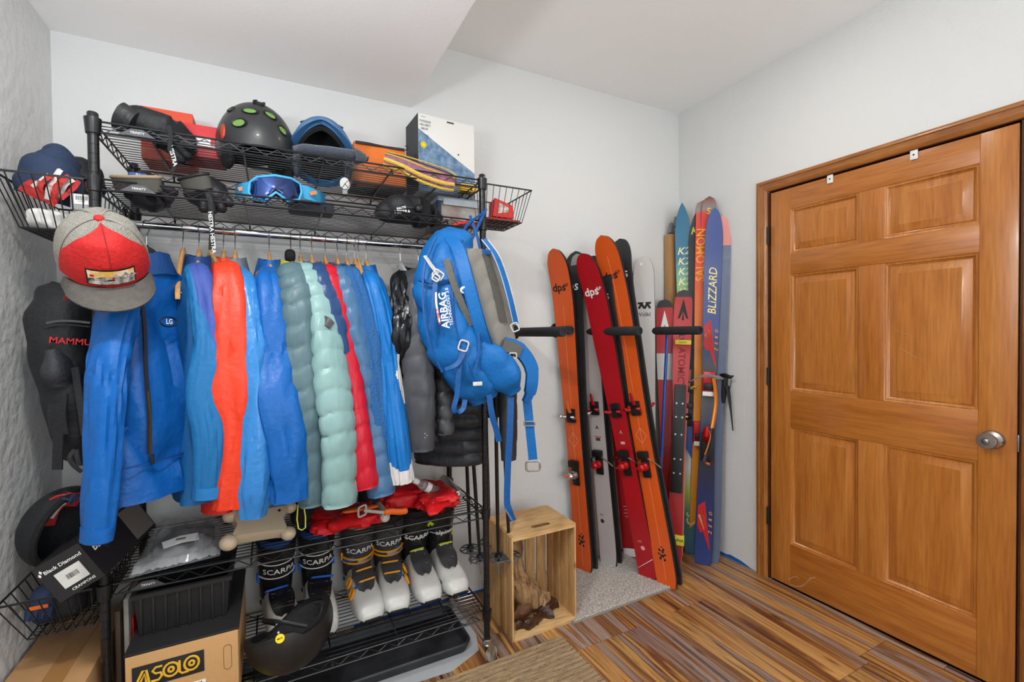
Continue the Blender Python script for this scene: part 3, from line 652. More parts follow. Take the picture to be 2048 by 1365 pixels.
# S10 blue ski
M_bl = ramp_mat('ski_royal_blue', 'Z', [(0, '103070'), (.35, '10265C'), (.62, '15151C'), (.72, '24345E'), (.9, '55565C'), (1.1, '3A3B42'), (1.2, '17345F'), (1.3, '123380'), (2.02, '103A8C')], interp='LINEAR')
ta, ti = at(1406, 1127, z=.004), at(1430, 420, x=2.285)
S10 = ski('royal blue ski with yellow italic lettering and red flash at the corner front', ta, ti, (-.80, -.60, 0), w=(.092, .078, .096), top=M_bl, rise=.035, group='old race skis in the corner', blunt=.10, taper=.55); L = S10[2]
sk_text(S10, 'BLiZZARD', .062, L*.765, mat('print_pale_yellow', 'EFE38C', .5), 90, dx=.004, bold=.006, shear=.25, sx=.95)
for dz, kk in ((1.08, 1), (.05, 1.0)):
    patch(S10, [(-.036, dz+.27), (.0, dz+.30), (.016, dz+.17), (.034, dz+.03), (.026, dz+.04), (-.004, dz+.13), (-.02, dz+.12), (-.036, dz+.16)], mat('flash_red', 'B81A24', .4))
    patch(S10, [(-.016, dz+.25), (-.006, dz+.24), (.014, dz+.12)], mat('print_amber')); patch(S10, [(-.034, dz+.215), (-.022, dz+.225), (.004, dz+.13)], mat('print_pale_yellow'))
    for i in range(4): sk_text(S10, 'ZERO'[i], .024, dz+.13+i*.035, mat('print_amber'), 90, dx=.032, bold=.01, shear=.3)
S10b = ski('pink-tipped ski behind the royal blue ski by the right wall', V((2.205, 1.826, .004)), at(1447, 428, x=2.305), (-.80, -.60, 0), w=(.088, .075, .092), top=ramp_mat('ski_steel_pink', 'Z', [(0, '53607A'), (1.72, '5E6A84'), (1.80, 'D98A85'), (2.1, 'D07A75')]), base=mat('ski_side_steel', '6F7C95', .3, .5), rise=-.02, group='old race skis in the corner', blunt=.1, taper=.7)
for S, z0 in ((S10, 1.02), (S9, .72)):
    t, ys, Ln = S; y = ys(z0)
    b = MB().box((0, y-.02, z0), (.07, .045, .13), bev=.01).build('toe_binding', M_red, t); MB().box((0, y-.045, z0-.02), (.05, .02, .04), bev=.006).build('toe_wing', M_blk, b); MB().box((0, y-.044, z0-.06), (.06, .006, .025), bev=.002).build('white_label', M_ltr_w, b)
t, ys, Ln = S10; y = ys(.62)
b = MB().box((0, y-.022, .66), (.062, .05, .16), bev=.012).build('heel_binding', M_blk, t); MB().tube([(0, y-.04, .70), (0, y-.085, .74), (0, y-.09, .78)], [.02, .022, .012], 10).build('heel_lever', M_red, b)
# ---- cardboard ski box in the corner with broken packaging on top
M_card = mat('cardboard', 'B58A5C', .85, bump=(120, .08), var=(6, .12))
a, b = at(1336, 468, y=2.13), at(1362, 468, y=2.13)
t = thing('cardboard_box', 'tall thin cardboard ski box standing in the corner', 'box', (a.x+.04, 2.13, 0))
MB().box(((a.x+b.x)/2+.02, 2.125, .96), (b.x-a.x+.06, .05, 1.92), bev=.003).build('body', M_card, t)
for z in (.12, .42, .70): MB().box((2.16, 2.095, z), (.05, .012, .12), bev=.004).build('label_patch', mat('paper_white', 'D6D3CB', .8), t)
random.seed(5)
for i, (px, py) in enumerate(((1342, 452), (1352, 440), (1360, 428), (1378, 418), (1372, 430))):
    c = at(px, py, y=2.125)
    MB().loft([[V((c.x-.022+.004*q, 2.12-.008*q, c.z-.045+.03*k*q*.2)), V((c.x+.024, 2.118, c.z-.05)), V((c.x+.02, 2.135, c.z-.05)), V((c.x-.02, 2.135, c.z-.045))] if k == 0 else [V((c.x-.012, 2.115, c.z+.018)), V((c.x+.004, 2.11, c.z+.016)), V((c.x+.006, 2.128, c.z+.014)), V((c.x-.01, 2.13, c.z+.016))] for k, q in ((0, 1), (1, 1))]).build('torn_flap', mat(['flap_grey', 'flap_brown'][i > 2], ['77787A', '8A5A32'][i > 2], .7), t)
# ---- wall pegs
M_foam = mat('black_foam_grip', '26272A', .8, bump=(160, .25)); M_pipe = mat('blue_black_pipe_end', '1C2636', .5)
for k, (x, y0, lab) in enumerate(((1.12, 1.69, 'black foam wall peg nearest the shelving, half hidden by the blue pack'), (1.554, 1.692, 'black foam wall peg in the middle crossing the red ski'), (1.965, 1.69, 'black foam wall peg nearest the corner beside the white ski'), (1.386, 2.02, 'short black foam wall stub behind the orange ski nearest the shelving'))):
    z = 1.322 if k != 3 else 1.33
    t = thing('wall_peg', lab, 'peg', (x, YB, z), group='black foam pegs on the back wall')
    F = frame((x, YB, z), (1, 0, 0), (0, -1, 0)); Lp = YB-y0
    MB().lathe([(.04, 0), (.04, .005), (.036, .009), (.023, .012)], 24, M=F).build('flange', M_blk, t)
    MB().lathe([(.021, .004), (.0225, .01), (.0225, Lp-.004), (.021, Lp), (.0145, Lp), (.0145, Lp-.006), (.0005, Lp-.006)], 20, M=F).build('foam_sleeve', M_foam, t)
    MB().lathe([(.0143, Lp-.03), (.0143, Lp-.003), (.0115, Lp-.003), (.0115, Lp-.02), (.0005, Lp-.02)], 16, M=F).build('pipe', M_pipe, t)
# ---- blue ski pole, trekking pole and ice axe in the corner
def pole(label, p0, p1, r, m, basket=None, tip=True, group=None, grip=False, mb_=M_blk):
    p0, p1 = V(p0), V(p1); F = frame(p1, (1, 0, 0), p0-p1); Lp = (p0-p1).length
    t = thing('ski_pole', label, 'ski pole', M=F, group=group)
    MB().lathe([(r*.55, .03), (r*.7, .06), (r*.8, .14), (r, .3), (r, Lp)], 12).build('shaft', m, t)
    if tip: MB().lathe([(.0005, 0), (.003, .002), (.005, .03), (r*.8, .06)], 10).build('tip', M_silver, t)
    if basket:
        b = MB().lathe([(.012, .066), (.016, .07), (.014, .085), (.012, .09)], 12).build('basket', M_blk, t)
        m2 = mat('basket_grey', '4A4C50', .5)
        MB().lathe([(.046, .071), (.05, .074), (.046, .078), (.043, .075), (.046, .071)], 22, caps=False).build('basket_ring', m2, b)
        mb = MB()
        for i in range(8): a = i*pi/4; mb.ribbon([(cos(a)*.013, sin(a)*.013, .078), (cos(a)*.045, sin(a)*.045, .0745)], (-sin(a), cos(a), 0), .010, .003)
        mb.build('basket_spokes', m2, b, kind='stuff')
    if grip: MB().lathe([(.013, Lp-.02), (.015, Lp), (.014, Lp+.05), (.016, Lp+.10), (.011, Lp+.12)], 12).build('grip', M_blk, t)
    return t
M_pblk = mat('pole_black', '1B1A1B', .35, .2)
pole('blue ski pole leaning in front of the slim red race ski', at(1335, 660, y=2.0), at(1316, 915, y=2.0)+V((-.01, -.0, -.55)), .0095, mat('pole_blue', '1B52A8', .3, coat=.3))
# trekking pole hanging at the right wall
A, B = at(1446, 800, x=2.27), at(1432, 1033, x=2.285)
t = pole('black trekking pole with foam grip against the right wall', A, B, .009, M_pblk)
Fi = WM[t.name].inverted()
def gl(P, r, nm, m, par=t, n=10, flat=None): return MB().tube([Fi @ V(p) for p in P], r, n, flat=flat).build(nm, m, par)
gl([at(1446, 806, x=2.27), at(1449, 780, x=2.268), at(1450, 762, x=2.265), at(1452, 754, x=2.262)], [.012, .017, .016, .014], 'grip', M_foam)
gl([at(1438, 750, x=2.262), at(1450, 751, x=2.262), at(1462, 755, x=2.265), at(1467, 752, x=2.27)], [.006, .012, .010, .004], 'grip_top', M_blk)
gl([at(1455, 772, x=2.26), at(1459, 800, x=2.262), at(1462, 825, x=2.265), at(1466, 862, x=2.268)], [.016, .013, .008, .005], 'strap_pad', M_foam, flat=(1, .35))
gl([at(1463, 760, x=2.262), at(1461, 775, x=2.262), at(1458, 782, x=2.262)], .0022, 'cord', M_blk)
for py in (866, 902, 935): c = at(1446-(py-800)*.06, py, x=2.272); gl([c+V((0, 0, .012)), c-V((0, 0, .012))], .0125, 'clamp', M_blk if py < 930 else M_silver)
text('Black Diamond', .014, Fi @ (at(1444.5, 835, x=2.268)+V((-.008, -.005, 0))), Fi.to_3x3() @ V((0, .02, -1)), Fi.to_3x3() @ V((.6, -.8, 0)), M_ltr_w, t)
# ice axe hooked over the bindings
Y = 1.772
t = thing('ice_axe', 'orange-shafted ice axe with curved grip hung on the blue ski', 'ice axe', at(1411, 925, y=Y))
MB().tube(catmull([at(1427, 757, y=Y), at(1431, 785, y=Y), at(1431, 815, y=Y), at(1424, 858, y=Y)], 5), .013, 12, flat=(1, .62)).build('shaft', mat('axe_orange', 'DB7F1B', .3, .3, coat=.3), t)
g = MB().tube(catmull([at(1424.5, 857, y=Y), at(1419, 885, y=Y), at(1412, 912, y=Y), at(1409, 924, y=Y)], 5), [.0135]*6+[.0145]*6+[.016]*4, 12, flat=(1, .7)).build('grip', M_blk, t)
MB().tube(catmull([at(1417.5, 862, y=Y-.012), at(1421, 874, y=Y-.014), at(1415, 895, y=Y-.014), at(1409, 910, y=Y-.014)], 4), .003, 6).build('grip_trim', M_ora, g)
MB().tube(catmull([at(1407, 918, y=Y), at(1412, 926, y=Y), at(1418, 929, y=Y)], 4), [.004]*4+[.007]*5, 8).build('pommel', M_ora, g)
MB().tube(catmull([at(1380.5, 764, y=Y-.02), at(1392, 757, y=Y-.012), at(1404, 753, y=Y-.004), at(1418, 752, y=Y), at(1430, 755, y=Y), at(1442, 756, y=Y), at(1452, 760, y=Y+.005)], 4), [.002]*2+[.004]*4+[.008]*6+[.010]*8+[.007]*5, 8, flat=(1, .35)).build('head', M_silver, t)
# ---- carpet offcut under the skis
M_carp = mat('carpet_grey', 'DDD6CE', .95, bump=(180, 1.0), var=(140, .5), col2='857A70', sheen=.3)
MB().box((1.505, 1.94, .006), (.645, .44, .012), bev=.004).build('backing', mat('carpet_backing', '8F8A80', .9), (cp := thing('carpet_offcut', 'speckled grey carpet offcut under the skis', 'carpet', (1.505, 1.94, 0))))
R = []
nx, ny = 130, 90
for j in range(ny+1):
    y = 1.722+.436*j/ny
    R.append([V((1.186+.637*i/nx, y, .0125+.0055*random.random()*(1 if 0 < i < nx and 0 < j < ny else 0))) for i in range(nx+1)])
MB().loft(R, False, False).build('pile', M_carp, cp, kind='stuff')
# ---- doormat
M_mat = mat('mat_jute', 'B79A70', .95, bump=(220, 1.0), var=(70, .5, (.25, 3, 1)), col2='8A6A44', sheen=.2)
R = []
for j in range(161):
    y = .80+.866*j/160; rib = .5+.5*cos(2*pi*(j/160)*36)
    R.append([V((.10+.985*i/90, y, .005+.005*rib+.002*random.random())) for i in range(91)])
dm = thing('doormat', 'ribbed beige doormat in the foreground', 'mat', (.59, 1.23, 0)); MB().box((.5925, 1.233, .003), (.99, .87, .006), bev=.002).build('backing', mat('mat_back', '6E5B40', .9), dm)
MB().loft(R, False, False).build('ribbed_pile', M_mat, dm, kind='stuff')
# ---- pine crate standing on end, with driftwood inside
M_pine = wood('pine', [(.2, 'A97742'), (.42, 'C79A62'), (.6, 'D6AE78'), (.85, 'B98752')], (16, 16, 1.8), .6, 1.3, knots=(9, 9, 5), bump=.15)
M_pineh = wood('pine_cross', [(.2, 'B58850'), (.42, 'CBA068'), (.6, 'D9B47E'), (.85, 'C2945C')], (2, 16, 16), .6, 1.3, bump=.15)
cx0, cx1, cy0, cy1, ch = .890, 1.203, 1.735, 1.985, .452
ct = thing('wooden_crate', 'slatted pine crate standing on end beside the shelving', 'crate', ((cx0+cx1)/2, (cy0+cy1)/2, 0))
def endp(z0, z1, nm, slot):
    if slot:
        cx, cy = (cx0+cx1)/2+.01, cy0+.055; k = 32; inn = []
        for i in range(k):
            a = 2*pi*i/k; inn.append((cx+(.032 if cos(a) >= 0 else -.036)+.014*cos(a), cy+.014*sin(a)))
        out = []
        for (x, y) in inn:
            dx, dy = x-cx, y-cy; s = min((cx1-cx)/dx if dx > 1e-6 else 9e9, (cx0-cx)/dx if dx < -1e-6 else 9e9, (cy1-cy)/dy if dy > 1e-6 else 9e9, (cy0-cy)/dy if dy < -1e-6 else 9e9)
            out.append((cx+dx*s, cy+dy*s))
        for q in ((cx0, cy0), (cx1, cy0), (cx0, cy1), (cx1, cy1)):
            i = min(range(k), key=lambda i: (out[i][0]-q[0])**2+(out[i][1]-q[1])**2); out[i] = q
        MB().loft([[V((x, y, z1)) for x, y in out], [V((x, y, z1)) for x, y in inn], [V((x, y, z0)) for x, y in inn], [V((x, y, z0)) for x, y in out]], loop=True).build(nm, M_pineh, ct)
        MB().loft([[V((x, y, z1-.0005)) for x, y in inn], [V((x, y, z1-.014)) for x, y in inn], [V((cx+(x-cx)*.2, cy+(y-cy)*.2, z1-.014)) for x, y in inn]]+[[V((cx, cy, z1-.014))]*k], caps=False).build('handle_slot', mat('slot_shade_pine', '8A5A2C', .7), ct)  # slot lining coloured darker to stand in for the shade inside it
    else: MB().box(((cx0+cx1)/2, (cy0+cy1)/2, (z0+z1)/2), (cx1-cx0, cy1-cy0, z1-z0), bev=.001).build(nm, M_pineh, ct)
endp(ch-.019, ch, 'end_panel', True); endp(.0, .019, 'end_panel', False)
for s, x in ((0, cx0-.004), (1, cx1+.004)):
    for i in range(4): MB().box((x, cy0+.031+i*.0635, ch/2-.001), (.008, .056, ch-.002 if i else ch-.002), bev=.0012).build('side_slat', M_pine, ct)
for i in range(5): MB().box((cx0+.031+i*.063, cy1+.004, ch/2), (.053, .008, ch-.004), bev=.001).build('back_slat', M_pine, ct)
M_drift = wood('driftwood', [(.3, '4A3220'), (.42, '7D5A3A'), (.55, 'A8845A'), (.7, 'C0A078')], (26, 26, 3), .8, 1.6, bump=.8)
def gnarl(P, R, label, m, sq=.6, amp=.22, seed=0):
    mb = MB(); P = catmull(P, 7); rr = [lerpl(R, i/(len(P)-1)) for i in range(len(P))]; mb.tube(P, rr, 22, flat=(1, sq))
    mb.v = [p+V((nz(p.x*22+seed, p.y*22, p.z*9), nz(p.x*22, p.y*22+seed, p.z*9+5), nz(p.x*22+9, p.y*22, p.z*9)*.4))*amp*.06+V((nz(p.x*70, p.y*70, p.z*20), nz(p.x*70+4, p.y*70, p.z*20), 0))*amp*.02 for p in mb.v]
    return mb.build('driftwood', m, None, label, 'driftwood', 'weathered wood pieces in the crate')
gnarl([(.985, 1.93, .425), (.975, 1.915, .33), (.970, 1.90, .22), (1.0, 1.88, .14), (1.07, 1.86, .085), (1.13, 1.845, .075)], [(0, .034), (.3, .055), (.6, .066), (.85, .05), (1, .025)], 'upright knotted driftwood trunk inside the crate', M_drift, .75, .45)
gnarl([(.91, 1.82, .055), (.98, 1.84, .06), (1.06, 1.86, .06), (1.12, 1.88, .055)], [(0, .02), (.4, .034), (1, .02)], 'split brown driftwood log lying behind the dark burl in the crate', mat('driftwood_brown', '6A4325', .6, bump=(40, .8), var=(14, .5)), .75, .3, 3)
gnarl([(.912, 1.775, .033), (.96, 1.765, .036), (1.02, 1.785, .037), (1.08, 1.80, .036), (1.14, 1.825, .042), (1.165, 1.835, .05)], [(0, .022), (.2, .032), (.45, .026), (.7, .034), (.9, .034), (1, .012)], 'dark reddish burl slice at the crate front', mat('burl_dark', '44220F', .45, bump=(60, .7), var=(20, .5), coat=.2), .45, .55, 7)
# ---- poles hanging at the shelf end
PD = [((992, 850), (997, 1150), 1.80), ((1009, 890), (1021, 1146), 1.79), ((950, 970), (962, 1150), 1.86), ((935, 960), (942, 1130), 1.98), ((975, 940), (980, 1115), 1.99)]
PL = ['black ski pole hanging beside the front right shelf post', 'black ski pole hanging in front of the crate edge', 'black ski pole hanging inside the shelf end', 'black ski pole farthest back behind the boots', 'black ski pole by the rear right shelf post']
for (a, b, y), l in zip(PD, PL):
    A, B = at(*a, y=y), at(*b, y=y); d = (A-B).normalized(); A = B+d*(1.05 if 'rear' not in l and 'back' not in l else .95)
    pole(l, A, B, .0082, M_pblk, True, group='black ski poles hanging at the shelf end', grip=True)
# ================================================================ boots and things on the low shelves
def text_on(s, size, fn, m, parent, bold=0, shear=0, sx=1.0, name='lettering'):
    """lettering wrapped on a surface: fn(u, v) -> point"""
    key = (s, bold, shear, 1.0)
    if key not in _txt:
        o = text(s, 1, (0, 0, 0), (1, 0, 0), (0, 1, 0), m, None, bold=bold, shear=shear); bpy.data.objects.remove(o)
    vs_, fs_ = _txt[key]; mb = MB(); mb.v = [V(fn(p.x*size*sx, p.y*size)) for p in vs_]; mb.f = list(fs_)
    return mb.build(name, m, parent, smooth=False)
def loop_frame(mb, c, ex, ey, w, h, r):
    """rounded rectangular wire loop: a buckle bail"""
    c, ex, ey = V(c), V(ex).normalized(), V(ey).normalized(); P = []
    for sx, sy in ((1, 1), (-1, 1), (-1, -1), (1, -1)):
        for k in range(3):
            a = {(1, 1): 0, (-1, 1): 1, (-1, -1): 2, (1, -1): 3}[(sx, sy)]*pi/2+k*pi/4; q = min(w, h)*.22
            P.append(c+ex*(sx*(w/2-q)+q*cos(a))+ey*(sy*(h/2-q)+q*sin(a)))
    mb.tube(P, r, 6, loop=True)
def boot(label, loc, rz, shell, cuffm, acc, liner, tongue, style, mir=1, word='SCARPA'):
    M = Matrix.Translation(loc) @ Matrix.Rotation(rz, 4, 'Z') @ Matrix.Diagonal((1.2, 1.06, .92, 1))
    t = thing('ski_boot', label, 'ski boot', M=M, group='ski boots on the bottom shelf')
    K = [(.105, .030, .05, .02), (.098, .036, .10, .005), (.07, .040, .145, .003), (.02, .041, .165, .003), (-.03, .043, .145, .003), (-.08, .049, .112, .003), (-.12, .050, .092, .003), (-.155, .047, .078, .004), (-.18, .041, .064, .006), (-.195, .032, .045, .010), (-.200, .02, .032, .016)]
    R = []
    for i in range(41):
        f = i/40*(len(K)-1); a = min(int(f), len(K)-2); u = f-a; y, hw, zt, zb = [p+(q-p)*u for p, q in zip(K[a], K[a+1])]
        ring = []
        for q in range(28):
            an = 2*pi*q/28; c, s_ = cos(an), sin(an); e = .62 if s_ > 0 else .35
            x = hw*math.copysign(abs(c)**e, c); z = zb+(zt-zb)*(.38+.62*abs(s_)**.8 if s_ > 0 else .38-.38*abs(s_)**.5)
            ring.append(V((x, y, z)))
        R.append(ring)
    MB().loft(R).build('shell', shell, t)
    # rubber sole with front and rear lugs
    MB().box((0, -.155, .007), (.07, .075, .014), bev=.004).build('sole', M_blk, t); MB().box((0, .065, .007), (.066, .075, .014), bev=.004).build('heel_sole', M_blk, t); MB().box((0, -.199, .014), (.05, .012, .012), bev=.003).build('toe_lug', M_blk, t)
    # cuff
    def cf(z): u = (z-.10)/.245; return V((0, .045-.028*u, z)), .046+.014*u, .060+.010*u
    R = []
    for i in range(17):
        z = .10+.245*i/16; c, a, b = cf(z)
        R.append([V((c.x+a*cos(2*pi*q/28), c.y+b*sin(2*pi*q/28), z+.020*sin(2*pi*q/28)*(i/16))) for q in range(28)])
    inn = [[p+V((-(p.x)*.16, -(p.y-.018)*.14, .0)) for p in R[-1]], [p+V((-(p.x)*.2, -(p.y-.018)*.2, -.05)) for p in R[-1]]]
    MB().loft(R+inn, caps=False).build('cuff', cuffm, t)
    R2 = [[V((c.x+a*k*cos(2*pi*q/24), c.y+b*k*sin(2*pi*q/24), z+.012*sin(2*pi*q/24))) for q in range(24)] for z, k in ((.29, .86), (.345, .88), (.362, .86), (.366, .78), (.35, .70), (.28, .6)) for c, a, b in [cf(z)]]
    MB().loft(R2, caps=False).build('liner', liner, t)
    def cs(an, z, k=1.02): c, a, b = cf(z); return V((c.x+a*k*sin(an), c.y-b*k*cos(an), z-.020*cos(an)*((z-.10)/.245)))
    # tongue / instep cover
    R = []
    for i in range(9):
        u = i/8; y = -.015-.108*u; zt = lerpl([(0, .178), (.4, .150), (1, .102)], u); hw = .036*sqrt(max(.02, 1-(2*u-.9)**2*.75))
        R.append([V((hw*(q/4-1), y, zt-.012*abs(q/4-1)**2)) for q in range(9)])
    MB().loft(R, False, False).add([], []).build('instep_cover', tongue, t)
    if style == 'orange':
        for k, (y, z) in enumerate(((-.052, .150), (-.094, .124))):
            mb = MB(); loop_frame(mb, (.004*mir, y, z), (1, .12*mir, 0), (0, -.8, .5), .050, .026, .0042); mb.build('buckle_bail', acc, t)
            MB().ribbon([(-.005*mir, y, z), (-.042*mir, y-.004, z-.028)], (0, 1, .3), .010, .003).build('buckle_strap', mat('boot_blue', '2B5F9E', .4), t)
            mb = MB(); loop_frame(mb, (-.046*mir, y-.006, z-.040), (-.35*mir, 0, -1), (0, 1, .2), .034, .024, .0042); mb.build('buckle_bail', acc, t)
        mb = MB(); P = [cs(a_, .175, 1.06) for a_ in [-1.2+.24*i for i in range(11)]]; mb.tube(P, .0042, 6); P = [cs(a_, .197, 1.06) for a_ in [-1.2+.24*i for i in range(11)]]; mb.tube(P, .0042, 6); mb.build('cuff_bail', acc, t, kind='stuff')
        MB().ribbon([cs(a_, .186, 1.07) for a_ in [-.2+.2*i for i in range(6)]], (0, 0, 1), .016, .004).build('ladder', M_silver, t)
        MB().ribbon([cs(a_, .215+.03*a_*mir, 1.04) for a_ in [-1.6*mir+.2*i*mir for i in range(7)]], (0, 0, 1), .02, .004).build('cuff_band', mat('boot_blue'), t)
    elif style == 'blue':
        mb = MB(); loop_frame(mb, (-.01*mir, -.035, .158), (1, .15*mir, -.1), (0, -.8, .5), .062, .028, .0045); mb.build('buckle_bail', acc, t)
        mb = MB()
        for i in range(5): mb.tube([(-.028, -.05-.012*i, .150-.008*i), (.028, -.056-.012*i, .146-.008*i)], .0012, 5)
        mb.build('cable', M_silver, t, kind='stuff')
        for z in (.208, .272): MB().ribbon([cs(a_, z-.004*abs(a_)*0, 1.04) for a_ in [-1.25+.25*i for i in range(11)]], (0, 0, 1), .003, .003).build('band_edge', M_ltr_w, t)
    else:
        mb = MB(); loop_frame(mb, (-.006*mir, -.03, .166), (1, .1*mir, 0), (0, -.75, .5), .046, .022, .0042); mb.build('buckle_bail', acc, t)
        MB().box((0, -.03, .164), (.034, .012, .006), M=None, bev=.002).build('buckle_plate', M_ltr_w, t)
        mb = MB(); mb.tube([(-.02, -.05, .15), (.012, -.075, .135), (-.016, -.09, .126), (.036*mir, -.07, .10), (.046*mir, -.05, .08)], .0012, 5); mb.tube([(.02, -.05, .15), (-.01, -.08, .132), (.018, -.09, .126)], .0012, 5); mb.build('lace', M_silver, t, kind='stuff')
        MB().ribbon([cs(a_, .235, 1.04) for a_ in [-1.0+.25*i for i in range(8)]], (0, 0, 1), .002, .002).build('strap_edge', M_ltr_w, t)
        MB().ribbon([cs(a_, .25+.04*abs(a_), 1.05) for a_ in [mir*(.7+.2*i) for i in range(5)]], (0, 0, 1), .014, .003).build('lime_trim', acc, t)
    for s in (-1, 1):
        MB().box((s*.052, .03, .19), (.010, .020, .034), bev=.003).build('cuff_clip', acc, t)
        MB().lathe([(.009, 0), (.009, .003), (.004, .004), (.0005, .004)], 12, M=frame((s*.0445, .03, .085), (0, 1, 0), (s, 0, 0))).build('pivot', M_blk, t)
    def cw(u, v): an = u/.06; return cs(an, .238+v, 1.045)
    text_on(word, .034, cw, M_ltr_w, t, bold=.012, sx=.9)
    if style != 'blue': text('SCARPA', .018, (.0505*mir, -.115, .05), (0, -mir, 0), (0, 0, 1), M_ltr_k, t, bold=.012)
    return t
WH = mat('boot_white', 'D2D1CD', .35, coat=.2, var=(14, .12)); BK = mat('boot_black', '17171A', .28, coat=.3); GR = mat('boot_grey', '3A3A3D', .5)
LI = mat('boot_liner_blue', '1E4A86', .8); LK = mat('boot_liner_black', '1A1A1C', .8)
AO = mat('boot_orange', 'E89A1C', .4); AB = mat('boot_buckle_blue', '1F5BC0', .35); AL = mat('boot_lime', 'C5D42A', .4)
zb = SH['bottom']
boot('black and white ski boot with blue buckle, left of its pair behind the helmet', (.0, 1.995, zb), .18, WH, BK, AB, LI, BK, 'blue', 1)
boot('black and white ski boot with blue buckle, right of its pair behind the helmet', (.142, 2.005, zb), .02, WH, BK, AB, LI, BK, 'blue', -1)
boot('white ski boot with orange buckles, left of the orange pair', (.305, 2.02, zb), .08, WH, GR, AO, mat('boot_liner_tan', '9B8F7D', .8), GR, 'orange', 1)
boot('white ski boot with orange buckles, right of the orange pair', (.430, 2.03, zb), -.04, WH, GR, AO, LK, GR, 'orange', -1)
boot('white ski boot with lime buckle, left of the lime pair', (.552, 2.03, zb), .03, WH, BK, AL, LK, GR, 'lime', 1, 'SCARPA')
boot('white ski boot with lime buckle at the right end of the row', (.668, 2.03, zb), .05, WH, BK, AL, LK, GR, 'lime', -1, 'alpina')
# ---- helper shapes
def blob(name, m, parent, c, r, amp=.1, seed=0, fr=9, p=.7, n=36, k=20, M=None, fold=None, **kw):
    """soft crumpled closed shape (superellipsoid with folds)"""
    R = []
    for i in range(k+1):
        a = -pi/2+pi*i/k; ca, sa = max(cos(a), .02)**p, math.copysign(abs(sin(a))**p, sin(a)); ring = []
        for q in range(n):
            b = 2*pi*q/n; x = math.copysign(abs(cos(b))**p, cos(b)); y = math.copysign(abs(sin(b))**p, sin(b))
            v = V((r[0]*ca*x, r[1]*ca*y, r[2]*sa)); d = 1+amp*(nz(v.x*fr+seed, v.y*fr, v.z*fr)+.6*nz(v.x*fr*2.3, v.y*fr*2.3+seed, v.z*fr*2.3)*1.0)
            if fold: d += fold[1]*(1-abs(nz(v.x*fold[0]+seed, v.y*fold[0]*.4, v.z*fold[0]))*3)
            ring.append(V((c[0]+v.x*d, c[1]+v.y*d, c[2]+v.z*d)) if M is None else M @ V((v.x*d, v.y*d, v.z*d)))
        R.append(ring)
    return MB().loft(R).build(name, m, parent, **kw)
# ---- bike helmet upside down at the shelf front
def shell(mb, r, zcut, th=.02, n=36, m=14, brow=None, top=1.0):
    """open helmet bowl: dome up (+z), cut at local height zcut(angle); returns outer+inner closed surface"""
    out, inn = [], []
    for i in range(m+1):
        ro, ri = [], []
        for q in range(n):
            b = 2*pi*q/n; a0 = zcut(b); a = pi/2-(pi/2-a0)*i/m; ca, sa = max(cos(a), .004), sin(a)
            ro.append(V((r[0]*ca*cos(b), r[1]*ca*sin(b), r[2]*sa))); ri.append(V(((r[0]-th)*ca*cos(b), (r[1]-th)*ca*sin(b), (r[2]-th)*sa)))
        out.append(ro); inn.append(ri)
    return mb.loft(out+inn[::-1], caps=True)
M_hblk = mat('helmet_matte_black', '1E1D1D', .42, var=(5, .15)); M_pad = mat('padding_black', '141416', .9, bump=(90, .4))
HM = Matrix.Translation((.035, 1.70, .352)) @ Matrix.Rotation(radians(180-10), 4, 'X') @ Matrix.Rotation(radians(16), 4, 'Y') @ Matrix.Rotation(radians(60), 4, 'Z')
t = thing('bike_helmet', 'matte black bike helmet upside down at the shelf front', 'helmet', M=HM)
shell(MB(), (.112, .142, .135), lambda b: -.12+.22*max(0, cos(b*2+.3))-.12*(sin(b) > .3)).build('outer_shell', M_hblk, t)
shell(MB(), (.092, .122, .115), lambda b: -.05+.2*max(0, cos(b*2+.3)), .012).build('foam_liner', mat('helmet_foam', '2A2A2C', .9, bump=(60, .5)), t)
for i, b in enumerate((-.6, 0, .6)): MB().box((.1*sin(b), .108*cos(b), .03), (.03, .02, .06), bev=.008).build('pad', M_pad, t)
MB().tube(catmull([(-.095, .0, .0), (-.06, .05, -.05), (0, .06, -.06), (.06, .05, -.05), (.095, 0, .0)], 5), .006, 8, flat=(1, .3)).build('chin_strap', M_blk, t)
Hi = HM.inverted()
def on_shell(px, py, r=(.1125, .1425, .1355), M=None):
    """first hit of the view ray on the helmet ellipsoid, in local coordinates"""
    Mi = (M or HM).inverted(); o = Mi @ CP; d = (Mi @ at(px, py, y=1.7))-o
    A = sum((d[i]/r[i])**2 for i in range(3)); B = sum(o[i]*d[i]/r[i]**2 for i in range(3)); C = sum((o[i]/r[i])**2 for i in range(3))-1
    D = B*B-A*C
    if D < 0: return None
    p = o+d*((-B-sqrt(D))/A); nn = V((p.x/r[0]**2, p.y/r[1]**2, p.z/r[2]**2)).normalized(); return p, nn
h = on_shell(560, 1278)
if h: MB().lathe([(.013, 0), (.013, .0012), (.0005, .0014)], 20, M=frame(h[0], (1, 0, 0), h[1])).build('round_sticker', mat('sticker_yellow', 'F2D21B', .5), t); text('MIPS', .008, h[0]+h[1]*.0014, Hi.to_3x3() @ V((1, 0, .1)), Hi.to_3x3() @ V((0, .2, 1)), M_ltr_k, t, bold=.01)
h = on_shell(534, 1285)
if h: MB().box((0, 0, 0), (.042, .008, .004), M=frame(h[0], Hi.to_3x3() @ V((1, 0, .18)), h[1]), bev=.002).build('vent_slot', M_blk, t)
h = on_shell(557, 1266)
if h: MB().lathe([(.004, 0), (.003, .002), (.0005, .002)], 12, M=frame(h[0], (1, 0, 0), h[1])).build('rivet', M_silver, t)
